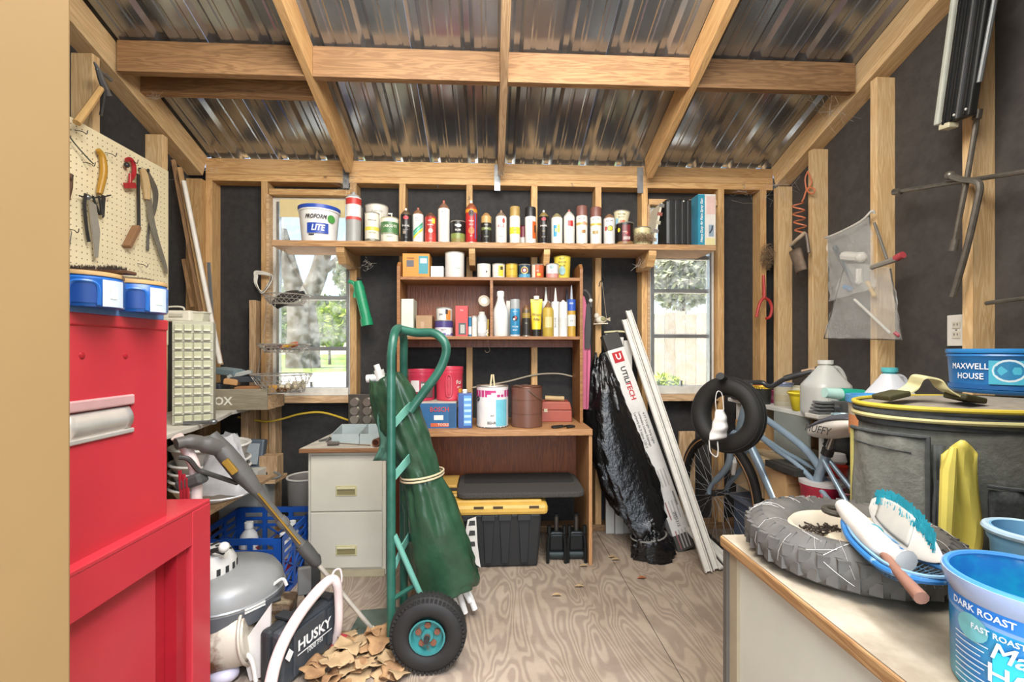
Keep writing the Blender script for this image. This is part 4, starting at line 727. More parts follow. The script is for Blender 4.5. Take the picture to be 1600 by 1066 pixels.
ribbon([p + V((-.012, 0, 0)) for p in spline([Q(234, 272), Q(243, 300), Q(242, 325), Q(235, 350), Q(232, 390)], 5)], [p + V((-.012, 0, 0)) for p in spline([Q(236, 268), Q(250, 298), Q(247, 330), Q(238, 355), Q(236, 392)], 5)], (.003, 0, 0)).build('blade', pm('#77746e', .4, metal=.5), t, world=True)
MB().tube([Q(232, 265, -.01), Q(224, 280, -.01), Q(218, 262, -.01)], .006, 8).build('tang', dsteel, t, True, world=True)
t = tool('keyhole_saw', 'small saw with square brown wooden handle and dark back', 'saw')
MB().beam(Q(214, 354), Q(198, 386), .02, .034, up=(1, 0, 0)).build('handle', pm('#8f6a4a', .55), t, bev=.003, world=True); MB().beam(Q(216, 358), Q(205, 382), .023, .016, up=(1, 0, 0)).build('handle_face', pm('#d0b890', .55), t, bev=.002, world=True)
MB().beam(Q(216, 272), Q(217, 354), .004, .018, up=(0, 1, 0)).build('blade', dsteel, t, world=True)
t = tool('trowel_tool', 'dark brown handled tool hanging at the left end of the pegboard', 'tool')
MB().tube([Q(109, 272), Q(106, 292), Q(102, 314)], [.011, .015, .012], 8).build('handle', brn, t, True, world=True); MB().tube(spline([Q(98, 262), Q(104, 268), Q(109, 272)], 4), .004, 6).build('shank', dsteel, t, world=True)
t = tool('hand_tool', 'dark green tool edge showing beside the door jamb on the pegboard', 'tool')
MB().beam(Q(97, 185), Q(98, 215), .02, .04, up=(1, 0, 0)).build('jaw', pm('#24443c', .45), t, bev=.004, world=True); MB().tube([Q(96, 215), Q(97, 260)], .008, 6).build('rod', dsteel, t, world=True)
tag(MB().tube(spline([Q(112, 362), Q(108, 390), Q(104, 408), Q(98, 426)], 4), .0018, 5).build('wire_strand', dsteel), 'thin wire strand dangling at the left of the pegboard', 'wire')
tag(MB().tube(spline([Q(100, 200), Q(115, 222), Q(136, 246), Q(146, 256)], 4), .0028, 5).build('wire_rod', pm('#4c5348', .4)), 'thin slanted rod leaning across the top left of the pegboard', 'rod')
# ---- strips leaning in the corner
def strip(label, a, b, w, h, m, name='wood_strip', cat='strip'):
    o = board(name, m, a, b, w, h, bev=.001); return tag(o, label, cat, 'strips leaning in the corner')
strip('thin dark brown strip leaning in the corner, leftmost', W(271, 250, 2.62), W(330, 570, 2.66), .012, .022, pine_d)
strip('orange wooden strip leaning between the brown strip and white pipe', W(281, 262, 2.60), W(338, 575, 2.64), .014, .022, pine_o)
strip('pale flat lath leaning right of the orange strip', W(291, 300, 2.66), W(346, 570, 2.70), .01, .02, pine_w)
o = MB().cyl(W(287, 283, 2.57), W(344, 568, 2.6), .012, n=12).build('plastic_pipe', pm('#d8d2c8', .4), smooth=True); tag(o, 'long white plastic pipe leaning across the corner studs', 'pipe', 'strips leaning in the corner')
strip('short brown lath standing low behind the white pipe', W(287, 405, 2.70), W(301, 480, 2.70), .012, .02, pine_d)
strip('short grey metal strip standing in front of the corner stud', W(326, 410, 2.72), W(333, 520, 2.72), .004, .02, pm('#8b8f90', .4, metal=.5), 'metal_strip')
p = W(270, 281, 2.54); tag(MB().tube([p + V((-.03, 0, 0)), p + V((.0, 0, 0)), p + V((.02, 0, .01))], .002, 5).build('long_nail', steel), 'long nail sticking out near the tops of the leaning strips', 'nail')
# ------------------------------------------------------------------ red tool chest
redm = mat('tool_red', C('#c03640'), .3, 0, .1, 3, spec=.5); redd = pm('#a81f2b', .4)
CX, CY = -.913, 1.35; CZ = .653; CT = 1.206
chest = T('tool_chest', 'upper red metal tool chest with chrome side handle', 'tool chest', (CX - .2, 1.0, CZ))
# end panel with a recess for the handle
hy0, hy1 = WX(94, 0, CX).y, WX(205, 0, CX).y; hz0, hz1 = WX(150, 680, CX).z - .0, WX(150, 632, CX).z + .0
y0, y1 = .62, CY
pn = MB().box(CX - .01, CX, y0, hy0, CZ, CT).box(CX - .01, CX, hy1, y1, CZ, CT).box(CX - .01, CX, hy0, hy1, CZ, hz0).box(CX - .01, CX, hy0, hy1, hz1, CT)
pn.build('end_panel', redm, chest, world=True)
MB().box(CX - .36, CX - .0101, y0, y1, CZ, CT - .002).build('chest_body', redm, chest, world=True, bev=.003)
MB().box(CX - .36, CX + .004, y0, y1 + .003, CT - .03, CT).build('lid', redm, chest, world=True, bev=.004)
chrome = pm('#efece6', .25, metal=.6)
hd = MB().grid(lambda u, v: V((CX + .002 - .0 + .012 * sin(pi * v) - .004, hy0 + .006 + (hy1 - hy0 - .012) * u, hz0 - .004 + (.06) * v)), 8, 8).build('handle', chrome, chest, True, world=True, solid=.003)
MB().box(CX - .002, CX + .006, hy0 - .01, hy1 + .006, hz1 - .012, hz1 + .014).build('handle_bezel', pm('#e3b5b5', .3, metal=.3), chest, bev=.004, world=True); MB().box(CX - .002, CX + .006, hy0 - .01, hy1 + .004, hz0 - .012, hz0).build('handle_bezel', chrome, chest, bev=.003, world=True)
for px in (128, 196): MB().ell(WX(px, 556, CX), (.003, .008, .008), 10, 6).build('dent_rivet', redd, chest, True, world=True)
cab = T('tool_cabinet', 'lower red metal roller cabinet carrying the tool chest', 'cabinet', (-1.1, 1.1, 0)); KX, KY, KZ = -.882, 1.5, CZ
MB().box(KX - .42, KX + .001, .55, KY, KZ - .012, KZ).build('cabinet_top', redm, cab, bev=.003, world=True)
MB().box(KX - .01, KX, .55, KY, KZ - .11, KZ - .012).build('apron', redm, cab, world=True)
yo0, yo1 = .9, WX(300, 0, KX).y
MB().box(KX - .035, KX + .002, yo1, KY, .06, KZ - .012).build('corner_post', redm, cab, bev=.003, world=True); MB().box(KX - .035, KX, .55, .62, .06, KZ - .11).build('corner_post', redm, cab, bev=.003, world=True)
MB().box(KX - .06, KX - .045, .55, KY, .06, KZ - .012).build('inner_panel', redd, cab, world=True); MB().box(KX - .42, KX - .06, .55, KY, .06, KZ - .02).build('cabinet_body', redm, cab, world=True)
yv = WX(262, 0, KX - .04).y; MB().box(KX - .046, KX - .03, .62, yv - .06, .06, KZ - .12).build('recessed_door', redm, cab, bev=.003, world=True); MB().box(KX - .044, KX - .012, yo1 - .05, yo1 - .008, .06, KZ - .11).build('door_edge', redd, cab, world=True)
for y in (.7, 1.4):
    for x in (KX - .36, KX - .06): MB().cyl((x - .012, y, .03), (x + .012, y, .03), .03, n=16).build('caster', pm('#2a2a2a', .5), cab, True, world=True)
bm_ = pm('#3f6ca8', .45); mt = T('blue_mat', 'blue padded mat lying on the red tool chest', 'mat', (CX - .17, 1.0, CT))
MB().box(CX - .34, CX - .005, .64, CY - .02, CT, CT + .01).build('mat_pad', bm_, mt, bev=.004, world=True); MB().box(CX - .008, CX + .004, .64, CY - .015, CT - .002, CT + .034).build('raised_edge', mat('blue_edge', C('#5d83b8'), .45, var=.3, scale=20), mt, bev=.003, world=True)
def bluecan(label, px, w, Yc, top):
    p = W(px, top, Yc); r = w / 720 * Yc / 2; z0 = CT + .011; H = p.z - z0; t = T('coffee_canister', label, 'canister', (p.x, Yc, z0), 0, 'blue coffee canisters on the tool chest'); f = face(p.x, Yc)
    MB().lathe([(r * .96, 0), (r, .006), (r, H * .8), (r * .94, H * .86), (r * .94, H * .9)], n=36).build('canister_body', pm('#1c5aa8', .3), t, True)
    MB().lathe([(r * .97, H * .88), (r * .98, H * .9), (r * .97, H), (r * .9, H), (r * .88, H - .004), (0, H - .004)], n=36).build('lid', pm('#c9a673', .45), t, True)
    patch(t, r, .75, r * .7, H * .02, H * .78, '#c5d2e0', f); patch(t, r + .001, .72, r * .25, H * .25, H * .58, '#dfe6d4', f)
    patch(t, r, -.05, r * .62, H * .1, H * .66, '#123f86', f, 'grip_recess'); MB().tube(spline([(r * 1.0 * cos(f + a), r * 1.0 * sin(f + a), z * H) for a, z in ((-.4, .05), (-.38, .6), (-.05, .7), (.28, .6), (.3, .05))], 4), .004, 6).build('grip_rim', pm('#2a66b4', .3), t, True)
bluecan('nearer blue coffee canister with tan lid beside the door jamb', 134, 92, 1.1, 428); bluecan('farther blue coffee canister with tan lid on the tool chest', 214, 76, 1.24, 441)
p = W(150, 428, 1.12); t = T('wire_brush', 'dark bristled brush lying on the nearer blue canister lid', 'brush', (p.x, 1.12, p.z)); MB().beam((-.055, .0, .006), (.075, .01, .004), .03, .008).build('block', brn, t, bev=.002)
g = random.Random(5); mb = MB()
for _ in range(260): x, y = g.uniform(-.055, .06), g.uniform(-.014, .014); mb.add([(x - .0015, y, .009), (x + .0015, y, .009), (x + g.uniform(-.003, .003), y + g.uniform(-.003, .003), .02)], [(0, 1, 2)])
mb.build('bristles', pm('#3a3028', .8), t, kind='stuff')
p = W(205, 438, 1.22); tag(MB().obox(p + V((0, 0, .006)), (.09, .03, .002), (0, .08, .1)).build('putty_blade', steel), 'thin steel blade lying on the farther blue canister lid', 'blade')
# ------------------------------------------------------------------ left workbench
bz = .80
bench = T('workbench', 'left workbench with dusty white top under the drawer cabinet', 'workbench', (-1.45, 2.1, 0))
MB().ext([(-1.68, 1.6), (-1.22, 1.6), (-1.24, 2.0), (-1.30, 2.3), (-1.36, 2.5), (-1.36, 2.79), (-1.68, 2.79)], (0, 0, bz - .02), (1, 0, 0), (0, 1, 0), (0, 0, .02)).build('bench_top', mat('dusty_white', C('#d5d0c4'), .7, var=.25, scale=6), bench, bev=.003, world=True)
for x, y in ((-1.64, 1.64), (-1.28, 1.64), (-1.64, 2.74), (-1.40, 2.74)): board('leg', pine_w, (x, y, 0), (x, y, bz - .02), .04, .07, bench, up=(0, 1, 0))
# small parts drawer cabinet: 4 x 11 drawers
a, b = W(279, 652, 2.05), W(336, 500, 2.16)
dc = T('parts_cabinet', 'grey metal cabinet of many small clear drawers on the workbench', 'drawer cabinet', ((a.x + b.x) / 2 + .01, 2.06, bz), .46); wd = .87 * abs(W(336, 0, 2.1).x - W(274, 0, 2.1).x); Hd = W(300, 503, 2.1).z - bz
MB().box(-wd / 2, wd / 2, .0, .15, 0, Hd).build('cabinet_frame', pm('#b3b09c', .5), dc, bev=.002)
clear = mat('clear_drawer', C('#c9c9a8'), .25, var=.25, scale=30); nr = 11; rh = (Hd - .016) / nr; cw = (wd - .012) / 4
dm = MB().box(-cw / 2 + .003, cw / 2 - .003, -.010, .004, .004, rh - .006); proto = None
for r in range(nr):
    MB().box(-wd / 2 + .003, wd / 2 - .003, -.004, .0, .006 + r * rh, .006 + r * rh + .005).build('divider_strip', pm('#d5d2c4', .5), dc)
    for c in range(4):
        if proto is None: d = dm.build('drawer', clear, dc, bev=.002); proto = d; pull = MB().box(-.012, .012, -.017, -.010, .006, .012).build('pull', pm('#dcdac8', .5), d)
        else: d = proto.copy(); COL.objects.link(d); d.parent = dc; pl = pull.copy(); COL.objects.link(pl); pl.parent = d
        d.location = (-wd / 2 + .006 + cw * (c + .5), 0, .008 + r * rh)
    
rad = T('plastic_case', 'small white plastic case lying on top of the drawer cabinet', 'case', (W(280, 0, 2.12).x, 2.12, bz + Hd + .001)); MB().box(-.06, .06, -.02, .06, 0, .05).build('case_body', pm('#d5cfbf', .5), rad, bev=.008); MB().box(-.03, .03, -.024, -.02, .02, .036).build('latch', pm('#b9b4a4', .5), rad, bev=.002); MB().tube(spline([(-.045, -.02, .05), (-.04, -.02, .062), (.0, -.02, .066), (.03, -.02, .062), (.035, -.02, .05)], 4), .004, 6).build('handle', pm('#c9c4b4', .5), rad, True)
cp = T('plastic_cup', 'small clear square cup on the right end of the drawer cabinet', 'cup', (W(311, 0, 2.14).x, 2.14, bz + Hd + .001)); MB().ext([(-.024, 0), (.024, 0), (.034, .044), (-.034, .044)], (0, -.02, 0), (1, 0, 0), (0, 0, 1), (0, .05, 0)).build('cup_body', pm('#c6c3ae', .35), cp, bev=.003); MB().box(-.037, .037, -.024, .034, .04, .046).build('cup_rim', pm('#d5d2c2', .4), cp, bev=.002)
# long wooden box lettered in white
a, b = W(336, 636, 2.55), W(418, 636, 2.55)
bx = T('wooden_box', 'weathered grey wooden box with white letters full of tools on the workbench', 'box', (a.x, 2.55, bz)); L_ = b.x - a.x; gw = wood('grey_wood', C('#8f8570'), C('#766c58'), C('#9b927f'), rnd=.05, knots=False)
H = W(370, 608, 2.55).z - bz
board('side', gw, bx.location + V((-.05, 0, H / 2)), bx.location + V((L_, 0, H / 2)), .012, H, bx); board('side', gw, bx.location + V((-.05, .2, H / 2)), bx.location + V((L_, .2, H / 2)), .012, H, bx)
MB().box(L_ - .012, L_, .006, .194, 0, H).build('end_board', pine_w, bx); MB().box(-.05, -.038, .006, .194, 0, H).build('end_board', gw, bx); MB().box(-.038, L_ - .012, .006, .194, .001, .01).build('bottom', gw, bx)
text('COX', .06, pm('#e6e2d4', .6), bx, o=(.025, -.0075, H * .42), bold=.03)
def slab(name, label, cat, px, py, Yc, size, rot, col, det=None, z=None):
    p = W(px, py, Yc); p.z = z if z is not None else p.z; t = T(name, label, cat, p, 0, None, rot)
    MB().box(-size[0] / 2, size[0] / 2, -size[1] / 2, size[1] / 2, 0, size[2]).build('body', pm(col, .5), t, bev=min(size) * .15)
    MB().box(-size[0] * .4, size[0] * .4, -size[1] * .4, size[1] * .4, size[2], size[2] + .003).build('cover', pm(det or col, .45), t); return t
slab('tool_case', 'dark navy tool case standing in the lettered box', 'case', 345, 606, 2.62, (.05, .1, .12), (0, 0, 0), '#2c333c', '#20262e', bz + .02)
slab('sander', 'teal grey power sander lying on top of the lettered box', 'sander', 358, 586, 2.64, (.14, .08, .035), (0, .1, -.3), '#6c7c80', '#8a979a')
slab('metal_plane', 'light grey metal tool lying slanted over the lettered box', 'tool', 376, 588, 2.62, (.12, .05, .02), (0, -.25, .3), '#9a9c98', '#b5b5ae')
slab('battery_pack', 'black plastic tool lying across the middle of the lettered box', 'tool', 384, 597, 2.62, (.14, .07, .03), (0, 0, .05), '#3b4046', '#2a2e33')
slab('wood_block', 'tan wooden block among the tools in the lettered box', 'block', 362, 601, 2.60, (.07, .06, .03), (0, .15, .2), '#b98c5a')
slab('wood_wedge', 'long brown wooden wedge along the front of the lettered box', 'wedge', 388, 609, 2.58, (.13, .04, .018), (0, -.03, 0), '#9a6a44')
p = W(314, 656, 2.02); t = T('socket_wrench', 'steel ratchet lying before the drawer cabinet', 'wrench', V((W(306, 0, 2.03).x, 2.03, bz))); MB().cyl((-.05, 0, .012), (.05, .015, .012), .008, n=10).build('handle', steel, t, True); MB().ell((.06, .016, .013), (.02, .016, .012), 12, 8).build('head', steel, t, True)
# white nested pots below the bench
def stack_pots(label, px, py, Yc, r, n, z0):
    for k in range(n):
        p = W(px, py, Yc); t = T('plastic_basin', label[k], 'basin', (p.x, Yc, z0 + k * .034), 0, 'white basins stacked under the workbench')
        MB().lathe([(r * .72, 0), (r * .76, .004), (r * .95, .09 if k == n - 1 else .06), (r, .062 if k < n - 1 else .094), (r * 1.01, .07 if k < n - 1 else .102), (r * .93, .066 if k < n - 1 else .098), (r * .7, .012), (0, .012)], n=28).build('basin', pm('#d4d0c8', .5), t, True); MB().tor((0, 0, .066 if k < n - 1 else .099), r * .99, .006, n=28, m=6).build('rim', pm('#dfdcd4', .5), t, True)
stack_pots(['lowest white basin of the stack under the workbench', 'second white basin from the bottom of the stack', 'third white basin from the bottom of the stack', 'fourth white basin in the stack under the workbench', 'topmost white basin of the stack under the workbench'], 330, 690, 2.12, .155, 5, .465)
MB().ext([(-1.68, 1.62), (-1.14, 1.62), (-1.14, 2.5), (-1.68, 2.5)], (0, 0, .445), (1, 0, 0), (0, 1, 0), (0, 0, .018)).build('lower_shelf', pine_w, bench, bev=.003, world=True)
t = T('plastic_bag', 'crumpled clear plastic sheet heaped before the white basins', 'plastic', W(350, 740, 1.95)); g = random.Random(2)
MB().grid(lambda u, v: V((.11 * cos(2 * pi * u) * (1 - .55 * v) + g.uniform(-.012, .012), .07 * sin(2 * pi * u) * (1 - .6 * v) + g.uniform(-.012, .012), -.08 + .24 * v + g.uniform(-.012, .012))), 18, 7, True).build('sheet', mat('clear_plastic', C('#cfd0d2'), .2, alpha=.75, var=.15, scale=20), t, smooth=60); MB().tor((0, 0, -.08), .1, .004, n=16, m=5).build('hem', pm('#d8d8d8', .3), t)
carton('white cardboard box standing on the floor behind the blue crate', 342, 402, 738, 0, 2.56, .2, '#c9c6bd', lidc='#b5b1a6')
# battery charger on its little wall bracket
t = T('wall_bracket_shelf', 'small rough wooden block shelf fixed to the stud under the left window', 'shelf', (W(410, 0, 2.74).x, 2.74, 0))
board('shelf_board', pine_w, (W(352, 0, 2.72).x, 2.72, W(400, 748, 2.72).z), (W(440, 0, 2.72).x, 2.72, W(400, 748, 2.72).z), .16, .02, t); z_ = W(400, 748, 2.72).z + .011
board('block', pine_w, (W(424, 0, 2.70).x, 2.70, z_), (W(424, 0, 2.70).x, 2.70, z_ + .13), .08, .1, t, up=(1, 0, 0))
ch = T('battery_charger', 'slate grey battery charger with clear face on the small block shelf', 'charger', (W(392, 0, 2.68).x, 2.68, z_), .1); cg = pm('#56606a', .4)
MB().box(-.075, .075, -.03, .06, 0, .075).build('base', cg, ch, bev=.012); MB().obox((.005, .02, .145), (.125, .06, .15), (-.15, .06, 0)).build('housing', cg, ch, bev=.01); MB().obox((.0, -.018, .145), (.095, .006, .115), (-.15, .06, 0)).build('clear_face', pm('#9aa3a8', .25), ch, bev=.002); MB().box(.06, .12, -.03, .02, .01, .045).build('plug', pm('#2a2c2e', .5), ch, bev=.006)
tag(MB().tube(spline([W(352, 741, 2.6), W(380, 747, 2.58), W(410, 751, 2.58), W(438, 744, 2.6), W(428, 738, 2.62)], 6), .006, 6).build('charger_cable', pm('#7a7a76', .5)), 'grey cable drooping in front of the small block shelf', 'cable')
tag(MB().tube(spline([W(372, 652, YB - .02), W(395, 656, YB - .03), W(418, 659, YB - .03), W(440, 655, YB - .02), W(470, 647, YB - .01), W(505, 645, YB - .01), W(548, 658, YB - .01)], 6), .006, 6).build('extension_cord', pm('#c9a935', .5)), 'yellow extension cord sagging below the left window', 'cord')
t = T('waste_bin', 'grey plastic waste bin standing behind the filing cabinet', 'bin', (W(478, 0, 2.72).x, 2.72, 0)); H = W(478, 752, 2.62).z
MB().lathe([(.08, 0), (.083, .004), (.1, H), (.092, H), (.08, .02), (0, .02)], n=24).build('bin_body', pm('#8d8780', .5), t, True); MB().tor((0, 0, H), .1, .006, n=24, m=6).build('bin_rim', pm('#cfcac0', .5), t, True)
# ------------------------------------------------------------------ window basket, grease gun
wire = pm('#b0aaa0', .35, metal=.5)
bk = T('hanging_basket', 'three-tier white wire basket hanging in front of the left window', 'basket', W(425, 600, 2.66)); YK = 2.66
tiers = [(457, 478, 8, 30, 440), (541, 546, 12, 34, 443), (604, 612, 16, 38, 445)]
tops = []
for k, (py, pb, _, rp, cx) in enumerate(tiers):
    cx = [448, 444, 441][k]; r = [33, 37, 43][k] / 720 * YK; p = W(cx, [462, 538, 585][k], YK); d = [.05, .045, .1][k]; mb = MB(); mb.tor(p, r, .0032, n=32, m=6); mb.tor(p - V((0, 0, d)), r * .72, .0028, n=28, m=6); mb.tor(p - V((0, 0, d * .5)), r * .9, .0018, n=28, m=5)
    for j in range(24):
        a = 2 * pi * j / 24; e = a + .5; mb.tube([p + V((r * cos(a), r * sin(a), 0)), p + V((r * .72 * cos(e), r * .72 * sin(e), -d))], .0014, 4); mb.tube([p + V((r * cos(a), r * sin(a), 0)), p + V((r * .72 * cos(a - .5), r * .72 * sin(a - .5), -d))], .0014, 4)
    for j in range(-4, 5):
        h = r * .72; q = sqrt(max(h * h - (j * h / 4.5) ** 2, 0)); mb.tube([p + V((j * h / 4.5, -q, -d)), p + V((j * h / 4.5, q, -d))], .0014, 4); mb.tube([p + V((-q, j * h / 4.5, -d)), p + V((q, j * h / 4.5, -d))], .0014, 4)
    mb.build('wire_tier', wire, bk, world=True); tops.append((p, r, d))
hk = W(441, 385, YK + .03)
mb = MB()
for a in (2.9, .05, -1.6):
    pts = [hk] + [p + V((r * cos(a), r * sin(a), 0)) for p, r, d in tops]
    for u, w in zip(pts, pts[1:]):
        n = max(2, int((w - u).length / .012))
        for i in range(n): c_ = u + (w - u) * ((i + .5) / n); mb.tor(c_, .0045, .0012, axis=(1, 0, 0) if i % 2 else (0, 1, 0), n=8, m=4, sq=1)
mb.build('chain', wire, bk, world=True); MB().tube(spline([hk, hk + V((0, .02, .03)), hk + V((0, .03, .05))], 4), .002, 5).build('hook', wire, bk, world=True)
def ropes(label, c, n, col, name='cord_coil', z=None, spread_=(.06, .05, .02), th=.006, seed=1):
    g = random.Random(seed); p = V(c); pts = [p + V((g.uniform(-1, 1) * spread_[0], g.uniform(-1, 1) * spread_[1], g.uniform(0, 1) * spread_[2])) for _ in range(n)]
    return tag(MB().tube(spline(pts, 5), th, 7).build(name, pm(col, .5), smooth=True), label, 'cord')
p, r, d = tops[0]; t = T('glove', 'black knitted glove lying in the top tier of the hanging basket', 'glove', p - V((0, 0, d - .004)), 0, None, (0, -.45, .2)); t.location.z += .015
MB().tube(spline([(-.07, 0, 0), (-.03, 0, .012), (.03, 0, .014), (.08, 0, .008)], 4), [.022 + .014 * sin(pi * i / 12) for i in range(13)], 10).build('palm', pm('#2a2723', .8), t, True)
for k in range(3): MB().tube([(.06, -.02 + .02 * k, .01), (.105, -.022 + .022 * k, .006)], [.012, .009], 8).build('finger', pm('#2a2723', .8), t, True)
p, r, d = tops[1]
ropes('dark brown cord coiled in the middle tier of the hanging basket', p - V((.02, 0, d - .014)), 9, '#4a2f25', spread_=(.07, .06, .03), seed=4, th=.009); ropes('orange-red cord coiled in the middle tier of the hanging basket', p - V((-.04, .0, d - .018)), 8, '#b5532a', spread_=(.06, .05, .045), seed=9, th=.009)
ropes('yellow cord twisted over the orange one in the middle basket tier', p - V((-.05, .03, d - .02)), 6, '#c9962f', spread_=(.04, .03, .03), seed=12, th=.008)
p, r, d = tops[2]; slab('sponge', 'amber sponge block in the bottom tier of the hanging basket', 'sponge', 432, 615, YK, (.07, .05, .035), (0, 0, .1), '#b98a3c', '#c79a4e', p.z - d + .004)
t = T('cloth_roll', 'rolled pale rag in the bottom tier of the hanging basket', 'rag', p + V((.05, -.02, -d + .028))); MB().tube(spline([(-.06, 0, -.004), (-.02, .01, 0), (.03, 0, .01), (.075, .0, .018)], 4), [.02 + .007 * sin(i * 1.7) for i in range(13)], 10).build('roll', pm('#cfc4a6', .8), t, True); MB().tor((.03, 0, .01), .024, .003, axis=(1, 0, .2), n=14, m=5).build('band', pm('#a89a78', .8), t)
ropes('brown twine bits under the pale rag in the bottom basket tier', p + V((.03, -.05, -d + .008)), 8, '#7c5536', spread_=(.05, .03, .02), seed=3, th=.005)
# white cable loops at the window edge
p = W(405, 440, YB - .03); t = T('cable_bundle', 'white cable loop hooked on the stud left of the basket', 'cable', p)
for k in range(3): MB().tube(spline([W(400 + k, 424 + 2 * k, 2.79), W(424, 430 + k, 2.79), W(420 - k, 446, 2.79), W(409, 456 + k, 2.79), W(399 + k, 444, 2.79), W(398 + 2 * k, 432, 2.79)], 5, True), .005, 6, True).build('loop', pm('#d6d1c6', .5), t, True, world=True)
# grease gun
def gg(px, py): return W(px, py, 2.76)
t = T('grease_gun', 'worn green grease gun hanging by its handle beside the left window', 'grease gun', gg(570, 480)); gn = mat('worn_green', C('#1f8a5e'), .4, var=.4, scale=30, col2=C('#5a8f72'), thr=(.3, .45))
MB().cyl(gg(561, 450), gg(573, 500), .03, n=16).build('barrel', gn, t, True, world=True); MB().cyl(gg(572, 498), gg(574, 509), .035, n=16).build('end_cap', gn, t, True, world=True); MB().cyl(gg(559, 440), gg(562, 452), .022, .03, n=14).build('head', gn, t, True, world=True)
MB().tube(spline([gg(545, 440), gg(553, 443), gg(556, 452), gg(554, 465)], 4), .012, 8).build('lever', gn, t, True, world=True); MB().tube([gg(558, 436), gg(566, 436)], .008, 8).build('nipple', dsteel, t, True, world=True)
# ------------------------------------------------------------------ filing cabinet with its board and trays
FY = 2.32; beige = mat('file_beige', C('#d2ccba'), .45, var=.08, scale=4)
xa, xb = W(480, 0, FY).x, W(602, 0, FY).x
fc = T('filing_cabinet', 'beige two-drawer metal filing cabinet beside the hand truck', 'filing cabinet', ((xa + xb) / 2, FY, 0)); hw = (xb - xa) / 2; FT = W(540, 706, FY).z
MB().box(-hw, hw, .012, .46, 0, FT).build('cabinet_body', beige, fc, bev=.003)
for k, (ya, yb2) in enumerate(((712, 799), (801, 888))):
    z1, z0 = W(540, ya, FY).z, W(540, yb2, FY).z; dr = MB().box(-hw + .016, hw - .016, 0, .014, z0, z1).build('drawer', beige, fc, bev=.003); zc = W(540, (767, 860)[k], FY).z
    MB().box(-.052, .052, -.004, .0, zc - .026, zc + .026).build('handle_plate', pm('#c9bf94', .4), dr, bev=.002); MB().box(-.044, .044, -.0055, -.003, zc - .018, zc + .016).build('handle_recess', pm('#8f845a', .5), dr); MB().box(-.044, .044, -.012, -.004, zc + .01, zc + .018).build('pull_lip', pm('#d6cda6', .4), dr, bev=.001)
MB().box(-hw + .004, hw - .004, -.002, .012, 0, .03).build('plinth', pm('#b5a98a', .5), fc)
tb = T('plywood_board', 'dusty board with brown edge lying on the filing cabinet', 'board', ((xa + xb) / 2, FY, FT)); MB().ext([(-hw - .03, -.03), (hw + .005, -.03), (hw + .005, .48), (-hw - .01, .48)], (0, 0, 0), (1, 0, 0), (0, 1, 0), (0, 0, .022)).build('core', wood('edge_brown', C('#9a6f48'), C('#7c5232'), C('#8a6040'), knots=False), tb, bev=.004); MB().ext([(-hw - .024, -.024), (hw, -.024), (hw, .474), (-hw - .006, .474)], (0, 0, .0221), (1, 0, 0), (0, 1, 0), (0, 0, .001)).build('dusty_surface', mat('dust_white', C('#c9c1b0'), .8, var=.3, scale=14), tb)
bt = FT + .0235; strip_r = board('side_board', wood('reddish_board', C('#8a4a2c'), C('#6d3620'), C('#7c4126'), axis='X'), (xb + .008, FY + .22, .36 * 2), (xb + .008, FY + .22, 0), .4, .012, up=(1, 0, 0)); tag(strip_r, 'reddish brown panel standing against the right side of the filing cabinet', 'panel')
strip_r.location.z = FT / 2; strip_r.scale.x = FT / .72
for k, (px, l) in enumerate(((530, 'left pale blue open parts bin on the filing cabinet board'), (572, 'right pale blue open parts bin on the filing cabinet board'))):
    p = W(px + 15, 0, 2.45); t = T('parts_bin', l, 'bin', (p.x - .0, 2.40, bt), 0, 'parts bins on the filing cabinet'); w_ = .066; pb_ = pm('#aab4b3', .4)
    MB().box(-w_, w_, 0, .16, 0, .006).build('bin_floor', pb_, t); MB().ext([(-w_, 0), (w_, 0), (w_ + .006, .05), (-w_ - .006, .05)], (0, 0, 0), (1, 0, 0), (0, 0, 1), (0, -.004, 0)).build('bin_wall', pb_, t); MB().ext([(-w_, 0), (w_, 0), (w_ + .006, .075), (-w_ - .006, .075)], (0, .165, 0), (1, 0, 0), (0, 0, 1), (0, -.004, 0)).build('bin_wall', pb_, t)
    for s in (-1, 1): MB().ext([(0, 0), (.16, 0), (.165, .075), (-.002, .05)], (s * (w_ + .002), 0, 0), (0, 1, 0), (0, 0, 1), (s * .004, 0, 0)).build('bin_wall', pb_, t)
    for j in range(7): q = random.Random(k * 20 + j); tag(MB().cyl((p.x + q.uniform(-.045, .045), 2.43 + q.uniform(0, .1), bt + .013), (p.x + q.uniform(-.045, .045), 2.43 + q.uniform(0, .1), bt + .02), .006, n=6).build('rusty_bolt', pm(['#6a4a35', '#8b7a66', '#4c3a2e'][j % 3], .5)), 'rusty bolt lying in the %s pale blue parts bin' % ('left', 'right')[k], 'bolt', 'bolts in the %s parts bin' % ('left', 'right')[k])
t = T('screwdriver', 'old screwdriver with a dark handle lying across the board edge', 'screwdriver', (W(540, 0, 2.36).x, 2.36, bt)); MB().tube([(-.085, -.01, .012), (-.03, -.008, .012)], [.011, .009], 8).build('handle', pm('#5a5148', .5), t, True); MB().cyl((-.03, -.008, .012), (.13, -.03, .005), .003, n=6).build('shaft', pm('#8a7a66', .4, metal=.5), t, True)
t = T('pipe_roll', 'short rusty pipe end lying at the right corner of the board', 'pipe', (W(594, 0, 2.35).x, 2.36, bt)); MB().lathe([(.013, -.05), (.02, -.05), (.02, .05), (.013, .05), (.013, -.05)], c=(0, 0, .0205), axis=(.25, 1, 0), n=14).build('pipe', pm('#5d3423', .5), t, True); MB().tor((-.0125, -.05, .0205), .018, .003, axis=(.25, 1, 0), n=14, m=6).build('lip', pm('#6f4630', .5), t)
